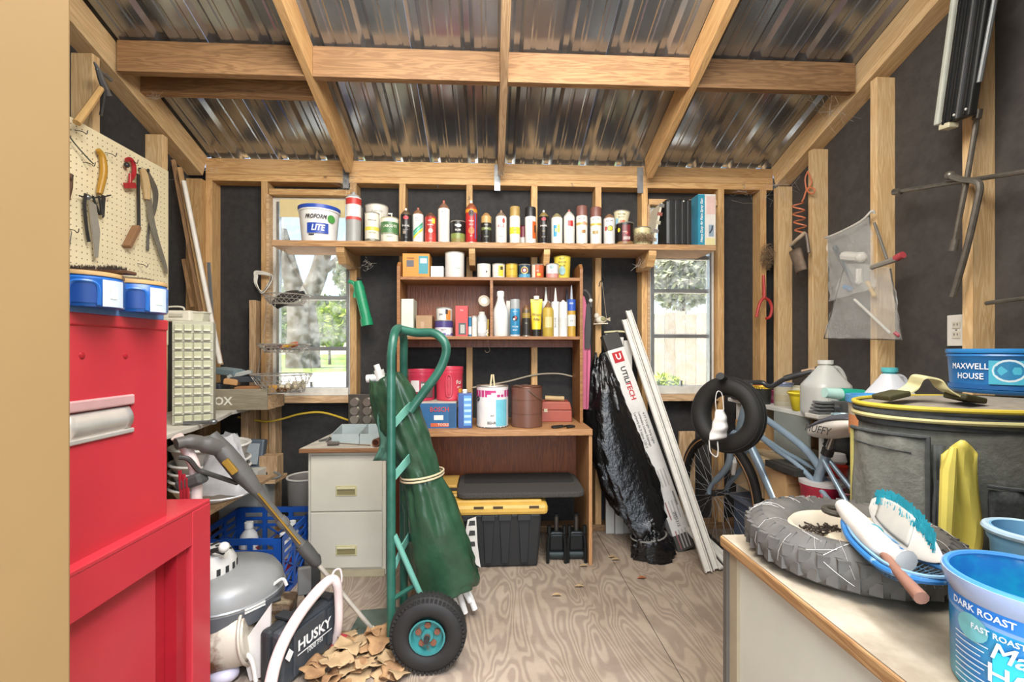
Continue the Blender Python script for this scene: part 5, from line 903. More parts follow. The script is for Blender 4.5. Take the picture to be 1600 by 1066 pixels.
t = T('spring_pliers', 'grey metal pliers lying open near the left edge of the board', 'pliers', (W(516, 0, 2.5).x, 2.5, bt)); MB().tube(spline([(-.04, -.05, .006), (-.015, -.01, .008), (.0, .02, .008), (.012, .05, .006)], 4), .005, 6).build('jaw_arm', steel, t, True); MB().tube(spline([(-.0, -.06, .006), (-.002, -.01, .01), (-.01, .02, .01), (-.02, .05, .006)], 4), .005, 6).build('jaw_arm', steel, t, True)
# muffin pan leaning on the wall
t = T('muffin_pan', 'old muffin tin leaning on the wall behind the parts bins', 'muffin tin', (W(576, 0, 2.76).x, 2.76, bt)); pw = 56 / 720 * 2.76; Hm = W(576, 616, 2.76).z - bt; tin_m = pm('#77736a', .35, metal=.8)
MB().box(-pw / 2 - .01, pw / 2 + .03, -.006, 0, 0, Hm).build('pan_sheet', tin_m, t, bev=.003)
for i in range(3):
    for j in range(4): MB().lathe([(.029, 0), (.024, .022), (.0, .022)], c=(-pw / 2 + .03 + i * .074, -.006, .024 + j * (Hm - .02) / 4), axis=(0, -1, 0), n=14).build('cup', pm('#b9b4a8', .25, metal=.8), t, True)
# ------------------------------------------------------------------ green hand truck
HTg = mat('truck_green', C('#1b4d3f'), .36, var=.25, scale=12, col2=C('#2f6353')); hl = pm('#5f9786', .4)
RX, YN, YF = -.366, 1.735, 1.985
ht = T('hand_truck', 'green two-wheeled hand truck standing upright in the foreground', 'hand truck', (RX, 1.85, 0))
for y in (YN, YF): MB().tube([(RX, y, .008), (RX, y, 1.10)] + spline([(RX, y, 1.10), (RX + .004, y + (.02 if y == YN else -.02), 1.165), (RX + .004, y + (.07 if y == YN else -.07), 1.2), (RX + .004, 1.86, 1.21)], 6)[1:], .017, 12).build('rail', HTg, ht, True, world=True)
hp = [(RX + .0, 1.86, 1.207), W(650, 520, 1.84), W(678, 521, 1.82), W(694, 534, 1.80), W(697, 552, 1.80), W(686, 580, 1.80), W(660, 616, 1.80), W(640, 643, 1.79)]
MB().tube(spline(hp, 6), .0175, 12).build('loop_handle', HTg, ht, True, world=True)
for z, b_ in ((W(618, 660, 1.74).z, .05), (W(618, 742, 1.74).z, .05), (.32, .03)):
    a = spline([(RX + .012, YN, z - .02), (RX + b_, YN + .03, z + .025), (RX + b_ + .01, 1.86, z + .035), (RX + b_, YF - .03, z + .025), (RX + .012, YF, z - .02)], 6)
    ribbon(a, [p + V((0, 0, .036)) for p in a], (.004, 0, 0)).build('cross_strap', hl, ht, world=True)
for y in (YN, YF): MB().tube([(RX + .012, y, W(628, 836, 1.735).z), (-.225, y - .02 * (1 if y == YN else -1), .15)], .011, 10).build('axle_brace', hl, ht, True, world=True); MB().tube([(RX, y, .19), (-.27, y, .25)], .009, 8).build('short_brace', HTg, ht, True, world=True)
MB().cyl((-.214, 1.57, .135), (-.214, 2.13, .135), .0095, n=10).build('axle', dsteel, ht, True, world=True)
MB().ext([(-.366, YN - .03), (-.366, YF + .04), (-.55, YF + .02), (-.555, YN + .02)], (0, 0, .001), (1, 0, 0), (0, 1, 0), (0, 0, .006)).build('toe_plate', pm('#4f5a4e', .5, var=.3), ht, world=True)
rub = mat('tyre_rubber', C('#1d1b18'), .7, var=.3, scale=20)
for y in (1.625, 2.085):
    tr_ = MB(); c = V((-.214, y, .135))
    tr_.tor(c, .094, .0405, axis=(0, 1, 0), n=40, m=14, sq=.95); wo = tr_.build('tyre', rub, ht, True, world=True)
    tb_ = MB()
    for i in range(52):
        a = 2 * pi * i / 52
        for s in (-.026, -.009, .009, .026): e = .131 - abs(s) * .28; tb_.obox(c + V((e * cos(a), s, e * sin(a))), (.008, .012, .01), (0, -a, 0))
    tb_.build('tread', rub, wo, world=True, kind='stuff')
    MB().lathe([(.058, -.03), (.062, -.034), (.056, -.034), (.05, -.012), (.022, -.012), (.02, -.028), (0, -.028)], c=c, axis=(0, 1, 0), n=28, cap=False).build('rim', mat('truck_rim', C('#2f7472'), .45, scale=30, col2=C('#5a4a3c'), thr=(.3, .42)), ht, True, world=True); MB().lathe([(.058, .03), (.05, .012), (.022, .012), (.02, .028), (0, .028)], c=c, axis=(0, 1, 0), n=28, cap=False).build('rim', mat('truck_rim', C('#2f7472'), .45, scale=30, col2=C('#5a4a3c'), thr=(.3, .42)), ht, True, world=True)
    for i in range(5): a = 2 * pi * i / 5 + .3; MB().cyl(c + V((.034 * cos(a), -.019, .034 * sin(a))), c + V((.034 * cos(a), -.01, .034 * sin(a))), .011, n=8).build('rim_bolt', pm('#7a4a34', .6), ht, True, world=True)
    MB().cyl(c + V((0, -.036, 0)), c + V((0, -.026, 0)), .011, n=10).build('axle_nut', pm('#5a3c30', .5), ht, True, world=True)
# ------------------------------------------------------------------ rolled green tarp with white poles
tarp = T('rolled_tarp', 'dark green tarp rolled round white poles, tied with pale cord, on the hand truck', 'tarp', W(693, 930, 1.93))
tg = mat('tarp_green', C('#2b4c35'), .36, var=.35, scale=9, bump=.5)
CL = [(604, 588, 1.86, 24), (612, 610, 1.86, 33), (628, 660, 1.86, 35), (646, 705, 1.87, 32), (660, 742, 1.88, 29), (668, 765, 1.89, 35), (680, 820, 1.90, 44), (690, 870, 1.92, 51), (697, 905, 1.93, 53), (699, 918, 1.93, 44)]
cs = [W(x, y, Y) for x, y, Y, r in CL]; rs = [r / 720 * Y for x, y, Y, r in CL]; g = random.Random(11); ph = [g.uniform(0, 6) for _ in range(6)]
def tarp_f(u, v):
    k = v * (len(cs) - 1); i = min(int(k), len(cs) - 2); f = k - i; c = cs[i].lerp(cs[i + 1], f); r = rs[i] * (1 - f) + rs[i + 1] * f; a = 2 * pi * u
    r *= 1 + .06 * sin(5 * a + ph[0] + 3 * v) + .045 * sin(9 * a + ph[1] - 9 * v) + .03 * sin(3 * a + 14 * v + ph[2]) + .02 * sin(17 * a + ph[3])
    q_ = V((cos(a) * 2.2, sin(a) * 2.2, v * 9)); r *= 1 + .10 * mnoise.noise(q_) + .05 * mnoise.noise(q_ * 2.7) - .05 * abs(mnoise.noise(q_ * 1.6 + V((7, 1, 3))))
    return c + V((r * cos(a), min(r, .11) * sin(a), .02 * sin(2 * a + ph[4])))
MB().grid(tarp_f, 72, 70, True).build('tarp_roll', tg, tarp, smooth=60, world=True, solid=.002)
mb = MB().grid(lambda u, v: W(597 + 10 * u + 3 * sin(9 * v), 610 + 110 * v, 1.80 + .01 * sin(12 * v + 5 * u)) + V((-.012 * sin(7 * v) - .03 * v * (1 - u), 0, 0)), 5, 16); mb.build('loose_flap', mat('tarp_faded', C('#4f7a68'), .5, var=.3, scale=9), tarp, True, world=True, solid=.002)
k4 = cs[4]; pts = [k4 + V((rs[4] * 1.13 * cos(a), min(rs[4], .11) * 1.13 * sin(a), .012 * cos(a) - .0)) for a in [2 * pi * i / 24 for i in range(24)]]
for d in (-.006, .006): MB().tube([p + V((0, 0, d)) for p in pts], .004, 6, True).build('tie_cord', pm('#c9b792', .6), tarp, True, world=True)
for i, (x0, x1, yb) in enumerate(((690, 702, 944), (700, 715, 950), (711, 727, 958), (722, 742, 952), (712, 735, 940))):
    MB().cyl(W(x0 - 6, 885, 1.93 + .012 * (i % 2)), W(x1, yb, 1.925 + .012 * (i % 2)), .0125, n=12).build('white_pole', pm('#dedad2', .4), tarp, True, world=True)
for i, (x0, y0, x1, y1, r_) in enumerate(((588, 570, 606, 625, .012), (573, 592, 600, 590, .016), (592, 578, 598, 612, .02), (600, 596, 607, 640, .012))):
    MB().cyl(W(x0, y0, 1.86), W(x1, y1, 1.86), r_, n=12).build('pole_fitting', pm('#d9d6cf', .4), tarp, True, world=True)
# ------------------------------------------------------------------ blue milk crate with bottles
bc = T('milk_crate', 'blue plastic milk crate behind the pressure washer', 'crate', (-1.13, 2.3, 0)); cb_ = pm('#1d4fa0', .4); x0, x1, y0, y1, ch_ = -1.33, -.93, 2.10, 2.52, .285
def crate_side(p, q):
    p, q = V(p), V(q); d = (q - p); L = d.length; d.normalize(); up = V((0, 0, 1)); mb = MB()
    def bar(a, za, b, zb_, w=.012): mb.beam(p + d * a + up * za, p + d * b + up * zb_, .008, w, up=up if abs(za - zb_) < 1e-4 else d.cross(up).cross((d * (b - a) + up * (zb_ - za))))
    for z, w in ((.01, .02), (.1, .012), (.19, .014), (.225, .016), (ch_ - .014, .028)): bar(0, z, L, z, w)
    for a in (.012, L * .33, L * .67, L - .012): mb.beam(p + d * a, p + d * a + up * ch_, .010, .034 if a < .02 or a > L - .02 else .022, up=d)
    for k in range(3):
        a, b = L * k / 3, L * (k + 1) / 3
        for za, zb_ in ((.015, .1), (.1, .19)): bar(a, za, b, zb_, .007); bar(a, zb_, b, za, .007)
    mb.build('crate_side', cb_, bc, world=True)
crate_side((x0, y0, 0), (x1, y0, 0)); crate_side((x1, y0, 0), (x1, y1, 0)); crate_side((x0, y1, 0), (x1, y1, 0)); crate_side((x0, y0, 0), (x0, y1, 0)); MB().box(x0, x1, y0, y1, .0, .008).build('crate_floor', cb_, bc, world=True)
for k, (x, y, h, c, l) in enumerate(((-1.0, 2.3, .22, '#d9d6d0', 'white bottle with red label in the right of the blue crate'), (-1.12, 2.22, .21, '#cfcdc8', 'white bottle in the middle of the blue crate'), (-1.22, 2.4, .24, '#d9d9d9', 'white bottle at the back left of the blue crate'), (-1.02, 2.43, .23, '#c9c9cc', 'pale bottle at the back right of the blue crate'))):
    t = T('plastic_bottle', l, 'bottle', (x, y, .009), 0, 'bottles in the blue crate'); MB().lathe([(.04, 0), (.045, .006), (.045, h * .62), (.036, h * .76), (.018, h * .86), (.018, h * .9)], n=18).build('bottle_body', pm(c, .4), t, True); MB().lathe([(.021, h * .88), (.021, h), (0, h)], n=14).build('cap', pm('#ecebe6', .4), t, True); MB().sleeve(.0457, h * .2, h * .5, 18).build('label', pm(['#b52f3c', '#c9c9d4', '#8a3b46', '#5c6ea8'][k], .5), t, True)
# ------------------------------------------------------------------ pressure washer: engine, frame, gun
pw = T('pressure_washer', 'pressure washer with grey engine and rusty muffler behind the tool cabinet', 'pressure washer', W(390, 1000, 1.72)); pw_g = mat('engine_grey', C('#8c8c89'), .35, var=.15, scale=6)
E = W(372, 905, 1.74); ex, ey = E.x - .04, E.y
MB().lathe([(.19, -.05), (.19, -.03), (.185, .0), (.165, .03), (.12, .05), (.0, .055)], c=(ex, ey, E.z), n=36).build('engine_shroud', pw_g, pw, True, world=True)
MB().lathe([(.188, -.1), (.192, -.06), (.192, -.045), (.186, -.042)], c=(ex, ey, E.z), n=36).build('shroud_skirt', pm('#55575a', .4), pw, True, world=True)
MB().tor((ex, ey, E.z - .035), .189, .005, n=36, m=6).build('shroud_lip', pm('#a8a9a8', .3, metal=.4), pw, True, world=True)
rc = V((ex - .06, ey - .03, E.z + .05)); MB().lathe([(.1, 0), (.1, .03), (.08, .065), (.03, .072), (0, .072)], c=rc, n=24).build('recoil_cover', pm('#cfccc5', .4), pw, True, world=True)
mb = MB()
for i in range(20):
    a = 2 * pi * i / 20; mb.obox(rc + V((.1 * cos(a), .1 * sin(a), .016)), (.004, .012, .022), (0, 0, a))
    if i % 2: mb.obox(rc + V((.06 * cos(a), .06 * sin(a), .0705)), (.05, .008, .004), (0, .12, a))
mb.build('vent_slots', pm('#2a2a2a', .7), pw, world=True, kind='stuff')
MB().tube(spline([rc + V((.02, -.02, .07)), rc + V((.06, -.05, .09)), rc + V((.09, -.06, .1))], 4), .008, 8).build('starter_grip', pm('#2d2d2d', .5), pw, True, world=True); MB().ell(rc + V((.1, -.06, .105)), .018, 10, 8).build('fuel_cap_knob', pm('#d8d4cc', .4), pw, True, world=True)
rust = mat('rusty_muffler', C('#bdb3a2'), .6, .2, scale=7, col2=C('#6b452c'), thr=(.38, .52), bump=.2)
MB().lathe([(0, -.13), (.09, -.13), (.1, -.11), (.105, 0), (.1, .1), (.088, .12), (0, .125)], c=V((ex + .02, ey - .1, E.z - .155)), axis=(1, .12, .15), n=28).build('muffler', rust, pw, True, world=True)
MB().tor(V((ex + .13, ey - .09, E.z - .14)), .1, .006, axis=(1, .12, .15), n=28, m=6).build('muffler_seam', rust, pw, True, world=True)
MB().obox((ex + .19, ey - .01, E.z - .13), (.10, .12, .12), (0, .1, .15)).build('cylinder_block', mat('sooty_metal', C('#a08f72'), .6, .3, scale=10, col2=C('#4a3826'), thr=(.4, .55)), pw, bev=.012, world=True)
MB().obox((ex + .255, ey + .14, E.z - .06), (.06, .07, .15), (0, 0, .3)).build('air_filter_box', pm('#3a3a39', .45), pw, bev=.012, world=True); MB().obox((ex + .24, ey + .10, E.z - .06), (.05, .02, .11), (0, 0, .3)).build('filter_face', pm('#7d7a74', .5), pw, bev=.006, world=True)
MB().tube([(ex + .1, ey - .1, E.z - .08), (ex + .2, ey - .02, E.z - .06)], .012, 8).build('throttle_rod', pm('#222222', .5), pw, True, world=True)
text('OHV', .022, pm('#dcdad4', .5), pw, o=(ex - .02, ey - .193, E.z - .075), ux=(1, .0, 0), world=True, shear=.2)
for k, (a, z) in enumerate(((.62, -.02), (.62, -.03))): p = V((ex + .192 * cos(-a), ey + .192 * sin(-a), E.z + z - .02)); MB().obox(p, (.004, .07, .006), (0, 0, -a)).build('sticker_line', pm('#d9d7d0', .5), pw, world=True)
MB().box(ex - .17, ex + .22, ey - .10, ey + .16, .03, .05).build('base_plate', pm('#3a3733', .6), pw, world=True); MB().obox((ex + .08, ey + .05, .09), (.2, .14, .08)).build('pump_block', pm('#55504a', .5), pw, bev=.02, world=True)
for y in (-.14, .16): MB().cyl((ex - .12, ey + y - .02, .07), (ex - .12, ey + y + .02, .07), .07, n=24).build('wheel', rub, pw, True, world=True)
MB().tube(spline([W(345, 1040, 1.62), W(372, 1020, 1.6), W(392, 1030, 1.58), W(400, 1066, 1.56)], 6), .007, 8).build('drain_hose', pm('#c9c5bc', .45), pw, True, world=True); MB().ext([(0, 0), (.1, .14), (.09, -.1), (.03, -.12)], W(376, 1010, 1.6), (1, 0, 0), (0, 0, 1), (0, .008, 0)).build('heat_shield', pm('#d6d0c8', .5), pw, world=True)
MB().ell(W(350, 1052, 1.6), (.05, .04, .03), 12, 8).build('wheel_hub', pm('#c9c3d0', .4), pw, True, world=True)
# pale pink frame tube looping over the black case
fr = T('washer_frame', 'pale pink bent tube frame looping over the black tool case', 'frame', W(425, 1066, 1.45)); pk = mat('pale_pink_tube', C('#e0cbc4'), .4, var=.12, scale=10)
MB().tube(spline([G(416, 1130, 0.01), W(424, 1062, 1.46), W(440, 1010, 1.52), W(468, 960, 1.6), W(500, 920, 1.68), W(517, 906, 1.72), W(526, 912, 1.73), W(529, 935, 1.74), W(529, 975, 1.75), V((G(524, 1012).x, G(524, 1012).y, .02))], 8), [.019] * 33 + [.018 - .0001 * i for i in range(40)], 12).build('tube', pk, fr, True, world=True)
MB().tube(spline([W(517, 907, 1.72), W(522, 893, 1.74), W(531, 890, 1.76), W(534, 905, 1.76), W(530, 925, 1.76)], 5), .004, 6).build('cable_loop', pk, fr, True, world=True); MB().ell(W(531, 955, 1.75), .008, 8, 6).build('bolt', dsteel, fr, world=True)
# gun and lance
gunm = mat('gun_grey', C('#5d5b57'), .45, var=.2, scale=20); lw = T('spray_lance', 'grey pressure washer gun with long steel lance leaning to the floor', 'spray lance', G(590, 993))
gp = G(588, 991); top = W(345, 700, 1.66); d_ = (gp - top)
def lp(f): return top + d_ * f
MB().cyl(lp(.58), lp(.985), .0085, n=12).build('lance', pm('#cfc5b5', .35, metal=.4), lw, True, world=True); MB().cyl(lp(.965), lp(.998), .012, .009, n=10).build('nozzle', pm('#d6cfbf', .4), lw, True, world=True)
MB().tube([lp(.2), lp(.26), lp(.44), lp(.5), lp(.53)], [.020, .016, .014, .019, .021], 12).build('barrel', gunm, lw, True, world=True); MB().tube([lp(.49), lp(.52), lp(.58), lp(.6)], [.024, .025, .023, .013], 14).build('collar', pm('#4a4946', .5), lw, True, world=True); MB().tube([lp(.35), lp(.37), lp(.39)], [.019, .022, .019], 12).build('ring', gunm, lw, True, world=True)
MB().tube([lp(.22) + V((.008, -.019, .004)), lp(.48) + V((.008, -.019, .004))], .004, 6).build('brass_rod', pm('#b8923e', .3, metal=.7), lw, True, world=True)
MB().tube([lp(-.06), lp(.02), lp(.12), lp(.21)], [.024, .032, .034, .022], 10).build('housing', gunm, lw, True, world=True); MB().beam(lp(.07) + V((.0, -.05, .02)), lp(.13) + V((0, -.05, .02)), .02, .022).build('brass_valve', pm('#b8923e', .35, metal=.6), lw, bev=.002, world=True)
MB().tube(spline([lp(.0), W(320, 694, 1.62), W(295, 690, 1.58), W(275, 694, 1.55)], 5), [.03] * 6 + [.024] * 5 + [.02] * 5, 10).build('grip', gunm, lw, True, world=True); MB().tube(spline([lp(.13) + V((-.02, 0, -.03)), W(325, 740, 1.6), W(310, 735, 1.58), W(295, 718, 1.56), W(280, 715, 1.55)], 5), .008, 8).build('trigger_guard', pm('#3a3936', .5), lw, True, world=True)
# washer handle tube near the tool chest
t = T('handle_tube', 'pale handle tube with black clamp and red hoses beside the tool chest', 'handle', W(300, 800, 1.6)); MB().tube(spline([W(276, 682, 1.58), W(290, 700, 1.6), W(303, 728, 1.6), W(307, 760, 1.6), W(306, 800, 1.6)], 6), .018, 10).build('tube', pk, t, True, world=True); MB().obox(W(300, 752, 1.59), (.085, .05, .04), (0, -.35, 0)).build('clamp', pm('#4a4a48', .5), t, bev=.01, world=True)
for k in range(3): MB().tube([W(281 + 6 * k, 735 + 6 * k, 1.57), W(284 + 5 * k, 780, 1.57)], .006, 6).build('red_hose', pm('#a32630', .4), t, True, world=True)
# ------------------------------------------------------------------ black tool case
A, B = G(446, 1078), G(532, 1003); hz = .27
cs_ = T('tool_case', 'black plastic tool case with white lettering standing on edge on the floor', 'case', A); ax = (B - A); Lc = ax.length; ax.normalize(); nx = V((ax.y, -ax.x, 0))
def cpt(a, b, z): return A + ax * a + nx * b + V((0, 0, z))
hz = W(528, 925, B.y).z; blc = mat('case_black', C('#3d4145'), .5, var=.25, scale=25)
def cbx(a0, a1, b0, b1, z0, z1, nm, m, bev=.01): return MB().add([cpt(a, b, z) for z in (z0, z1) for a, b in ((a0, b0), (a1, b0), (a1, b1), (a0, b1))], [(0, 3, 2, 1), (4, 5, 6, 7), (0, 1, 5, 4), (1, 2, 6, 5), (2, 3, 7, 6), (3, 0, 4, 7)]).build(nm, m, cs_, bev=bev, world=True)
cbx(-.02, Lc, -.045, 0, 0, hz, 'case_half', blc, .016); cbx(-.02, Lc, -.095, -.048, 0, hz * .97, 'case_half', pm('#2d2f31', .5), .016); cbx(.03, Lc - .09, 0, .008, .02, hz - .02, 'raised_panel', blc, .006); cbx(Lc - .075, Lc - .02, 0, .006, .03, hz - .03, 'corner_rib', blc, .004)
tx = dict(ux=ax, uy=(0, 0, 1), world=True, bold=.03); text('HUSKY', .05, pm('#e3e2de', .5), cs_, o=cpt(Lc * .46, .0095, hz * .60), **tx); text('1000 PSI', .022, pm('#c9c8c4', .5), cs_, o=cpt(Lc * .46, .0095, hz * .40), **tx); MB().add([cpt(Lc * .46 + x, .0095, hz * .6 - .03 + z) for x, z in ((-.08, 0), (.085, 0), (.085, .004), (-.08, .004))], [(0, 1, 2, 3)]).build('underline', pm('#e3e2de', .5), cs_, world=True)
MB().ext([(0, -.022), (.018, 0), (0, .022), (-.018, 0)], cpt(Lc * .46 - .115, .009, hz * .58), ax, (0, 0, 1), nx * .0008).build('diamond_mark', pm('#e3e2de', .5), cs_, world=True)
for a in (.05, .2): cbx(a, a + .04, -.1, .002, hz - .004, hz + .008, 'latch', pm('#2a2b2c', .5), .003)
t = T('red_rag', 'crumpled red rag under the corner of the black tool case', 'rag', G(520, 1010)); q = G(518, 1012); g = random.Random(8)
MB().grid(lambda u, v: q + V((-.06 + .14 * u, -.02 + .07 * v, .004 + .03 * sin(pi * u) * sin(pi * v) + g.uniform(0, .012))), 9, 6).build('cloth', pm('#a8343a', .8), t, True, world=True, solid=.003)
tag(MB().tube(spline([W(395, 945, 1.68), W(415, 925, 1.7), W(440, 905, 1.72), W(448, 915, 1.72)], 5), .006, 7).build('clear_tube', pm('#c9c6c0', .3), smooth=True), 'pale clear tube hanging between the engine and the black case', 'tube')
# ------------------------------------------------------------------ dry leaves
lf = mat('dry_leaf', C('#b08a5e'), .75, var=.45, scale=14, col2=C('#7d5a3a')); lf2 = mat('dry_leaf_pale', C('#bb9c72'), .75, var=.3, scale=14)
g = random.Random(21); leaf_meshes = []
for k in range(5):
    a_, b_ = g.uniform(.05, .07), g.uniform(.028, .045); cu_ = [g.uniform(.3, 1.2) for _ in range(3)]
    def lfn(u, v): x = (u - .5) * 2; w = b_ * (1 - abs(x) ** 1.8) * (1 + .22 * sin(9 * x + k)); y = (v - .5) * 2 * w; return V((x * a_, y, .003 + .10 * abs(y) * cu_[0] + .010 * cu_[1] * (1 + sin(4 * x + k)) + .008 * cu_[2] * abs(x)))
    o = MB().grid(lfn, 14, 6).build('leaf_blade', lf if k % 2 else lf2, None, True, solid=.0012); leaf_meshes.append(o.data); bpy.data.objects.remove(o)
spots = [(G(g.uniform(486, 640), g.uniform(1000, 1075)), 1) for _ in range(30)] + [(G(g.uniform(510, 600), g.uniform(1000, 1060)), 1) for _ in range(8)]
for i, (p, s) in enumerate(spots):
    t = T('dry_leaf', 'dry brown leaf in the drift before the hand truck', 'leaf', (p.x, p.y, .001 + .014 * (i % 4)), 0, 'dry leaves before the hand truck', (g.uniform(-.25, .25), g.uniform(-.2, .2), g.uniform(0, 6.3))); me = leaf_meshes[i % 5]
    o = bpy.data.objects.new('leaf_blade', me); COL.objects.link(o); o.parent = t; q = o.modifiers.new('solid', 'SOLIDIFY'); q.thickness = .001; s_ = g.uniform(.75, 1.25); o.scale = (s_, s_, s_)
    MB().tube([(-.055 * s_, 0, .006), (-.075 * s_, .006, .005)], .0012, 5).build('stalk', brn, t)
for i, (px, py) in enumerate(((905, 918), (957, 872), (962, 876), (1003, 905), (912, 886), (870, 932))):
    p = G(px, py); tag(MB().grid(lambda u, v: V((p.x + (u - .5) * .045, p.y + (v - .5) * .02 * sin(pi * min(max(u, .05), .95)), .003 + .006 * sin(pi * u) + .004 * abs(v - .5))), 8, 3).build('leaf_litter', lf2 if i != 3 else pm('#9a5a34', .8), solid=.001), ['curled tan leaf alone on the floor before the tote', 'upper of two tan leaves on the floor left of the black bag', 'lower of two tan leaves on the floor left of the black bag', 'rusty brown leaf on the floor in front of the black bag', 'small tan leaf under the iron clamps', 'tiny leaf scrap on the plywood before the tote'][i], 'leaf')
# ------------------------------------------------------------------ leaning things right of the desk
bagm = mat('black_bag', C('#101011'), .2, var=.2, scale=26, bump=.7, spec=.6)
bb = T('garbage_bag', 'tall glossy black plastic bag tied at the foot, leaning beside the desk', 'bag', G(1000, 880))
SPN = [(938, 556, 2.74, 8), (941, 580, 2.73, 17), (950, 640, 2.69, 30), (965, 700, 2.63, 41), (983, 760, 2.57, 44), (1001, 805, 2.52, 41), (1009, 826, 2.49, 27), (1013, 836, 2.48, 25), (1019, 850, 2.47, 35), (1021, 868, 2.46, 36), (1022, 880, 2.45, 24)]
cs = [W(x, y, Y) for x, y, Y, r in SPN]; rs = [r / 720 * Y for x, y, Y, r in SPN]; g = random.Random(4); ph = [g.uniform(0, 6) for _ in range(8)]
def bag_f(u, v):
    k = v * (len(cs) - 1); i = min(int(k), len(cs) - 2); f = k - i; c = cs[i].lerp(cs[i + 1], f); r = rs[i] * (1 - f) + rs[i + 1] * f; a = 2 * pi * u
    r *= 1 + .09 * sin(4 * a + ph[0] + 5 * v) + .06 * sin(7 * a + ph[1] - 11 * v) + .05 * sin(11 * a + ph[2] + 17 * v) + .035 * sin(19 * a + 31 * v + ph[3]) + .03 * sin(23 * v + 5 * a)
    q_ = V((cos(a) * 2, sin(a) * 2, v * 7)); r *= 1 + .12 * mnoise.noise(q_) - .16 * abs(mnoise.noise(q_ * 1.9)) - .12 * abs(mnoise.noise(q_ * 4.1 + V((3, 5, 1)))) + .05 * mnoise.noise(q_ * 9)
    p = c + V((r * cos(a), min(r, .09) * sin(a), .02 * sin(3 * a + 9 * v))); p.z = max(p.z, .003); return p
MB().grid(bag_f, 96, 110, True).build('bag_skin', bagm, bb, smooth=50, world=True, solid=.001)
kn = cs[7]; MB().tube([kn + V((rs[7] * 1.1 * cos(a), .09 * sin(a), .015 * cos(a))) for a in [2 * pi * i / 20 for i in range(20)]], .004, 6, True).build('tie', pm('#8a8882', .4), bb, True, world=True)
# fluorescent tube carton
A, B = W(962, 545, 2.74), G(1074, 862); B.z = .01; lc = T('lamp_carton', 'long white carton with red emblem and black lettering leaning on the wall', 'carton', B); ax = (B - A).normalized(); sd = V((1, .12, 0)); sd = (sd - ax * sd.dot(ax)).normalized(); fn = sd.cross(ax); fn = fn if fn.y < 0 else -fn; LL = (B - A).length
def lpt(s, w, n): return A + ax * s + sd * w + fn * n
def lbx(s0, s1, w0, w1, n0, n1, nm, m, bev=0): return MB().add([lpt(s, w, n) for n in (n0, n1) for s, w in ((s0, w0), (s1, w0), (s1, w1), (s0, w1))], [(0, 3, 2, 1), (4, 5, 6, 7), (0, 1, 5, 4), (1, 2, 6, 5), (2, 3, 7, 6), (3, 0, 4, 7)]).build(nm, m, lc, bev=bev, world=True)
lbx(0, LL - .09, -.055, .055, -.055, 0, 'carton', pm('#dad7d1', .5), .002); lbx(-.1, .001, -.05, .055, -.05, -.003, 'dark_end', pm('#3f3d3a', .6), .003); lbx(LL - .09, LL - .0, -.055, .055, -.054, -.001, 'dark_end', pm('#4a4844', .6), .003)
lbx(.02, .085, -.035, .03, 0, .0008, 'red_emblem', pm('#b5262e', .5)); tk = dict(ux=ax, uy=-sd if False else sd * -1, world=True)
text('U', .05, pm('#f0ebe6', .5), lc, o=lpt(.052, 0, .0014), ux=sd, uy=-ax, world=True, bold=.03)
def ltext(s, size, pos, w, c, b=.015): text(s, size, pm(c, .5), lc, o=lpt(pos, w, .0014), ux=ax, uy=sd, world=True, bold=b)
ltext('UTILI', .045, .165, 0, '#3a3836', .025); ltext('TECH', .045, .265, 0, '#b5262e', .025)
for k in range(3): ltext(['4 FT 2-Light Strip Light', 'Luminaire Listee Eclairage', 'Lampara de 2 tubos 120 V'][k], .02, .5, .028 - .026 * k, '#5a5854')
for p_ in (.74, .92, 1.08):
    for k in range(4): lbx(p_, p_ + .1, -.035 + .02 * k, -.028 + .02 * k, 0, .0008, 'print_line', pm('#9a6a6a' if k == 0 else '#b5b1aa', .5))
ltext('0955312', .024, LL - .17, 0, '#4a4844'); lbx(LL - .32, LL - .24, .03, .04, 0, .0008, 'print_line', pm('#8a8782', .5))
# white vinyl channels
for i, (a, b, l) in enumerate((((981, 486, 2.80), (1118, 893), 'tall white vinyl channel leaning beside the window, right one'), ((975, 500, 2.80), (1106, 897), 'tall white vinyl channel leaning beside the window, left one'))):
    p0, p1 = W(*a), G(*b); p1.z = .012; t = T('vinyl_channel', l, 'trim strip', p1, 0, 'white channels leaning by the window'); ch_w = pm('#d8d4cb', .45)
    MB().beam(p0, p1, .034, .005, up=(0, -1, .3)).build('web', ch_w, t, world=True)
    x = (p1 - p0).normalized(); y = V((0, -1, .3)).cross(x).normalized(); nrm = x.cross(y)
    for s in (-1, 1): MB().beam(p0 + y * s * .015 - nrm * .0 + V((0, -.008, 0)), p1 + y * s * .015 + V((0, -.008, 0)), .005, .018, up=(0, -1, .3)).build('flange', ch_w, t, world=True)
for i, (a, b, l) in enumerate((((1062, 812, 2.62), (1128, 893), 'white strip lying low behind the leaning channels, nearest'), ((1068, 806, 2.66), (1140, 890), 'white strip lying low behind the leaning channels, middle'), ((1060, 800, 2.70), (1146, 884), 'white strip lying low behind the leaning channels, farthest'))):
    p0, p1 = W(*a), G(*b); p1.z = .012; p0.z = max(p0.z, .03); t = T('vinyl_strip', l, 'trim strip', p1, 0, 'white strips on the floor'); MB().beam(p0, p1, .03, .012).build('strip', pm('#d2cec5', .45), t, bev=.002, world=True); MB().beam(p0 + V((0, 0, .008)), p1 + V((0, 0, .008)), .008, .006).build('bead', pm('#dedad2', .45), t, world=True)
t = T('folded_screen', 'white folded panel standing behind the long carton', 'panel', W(968, 800, 2.78)); p0 = W(946, 522, 2.79); p1 = W(988, 522, 2.79)
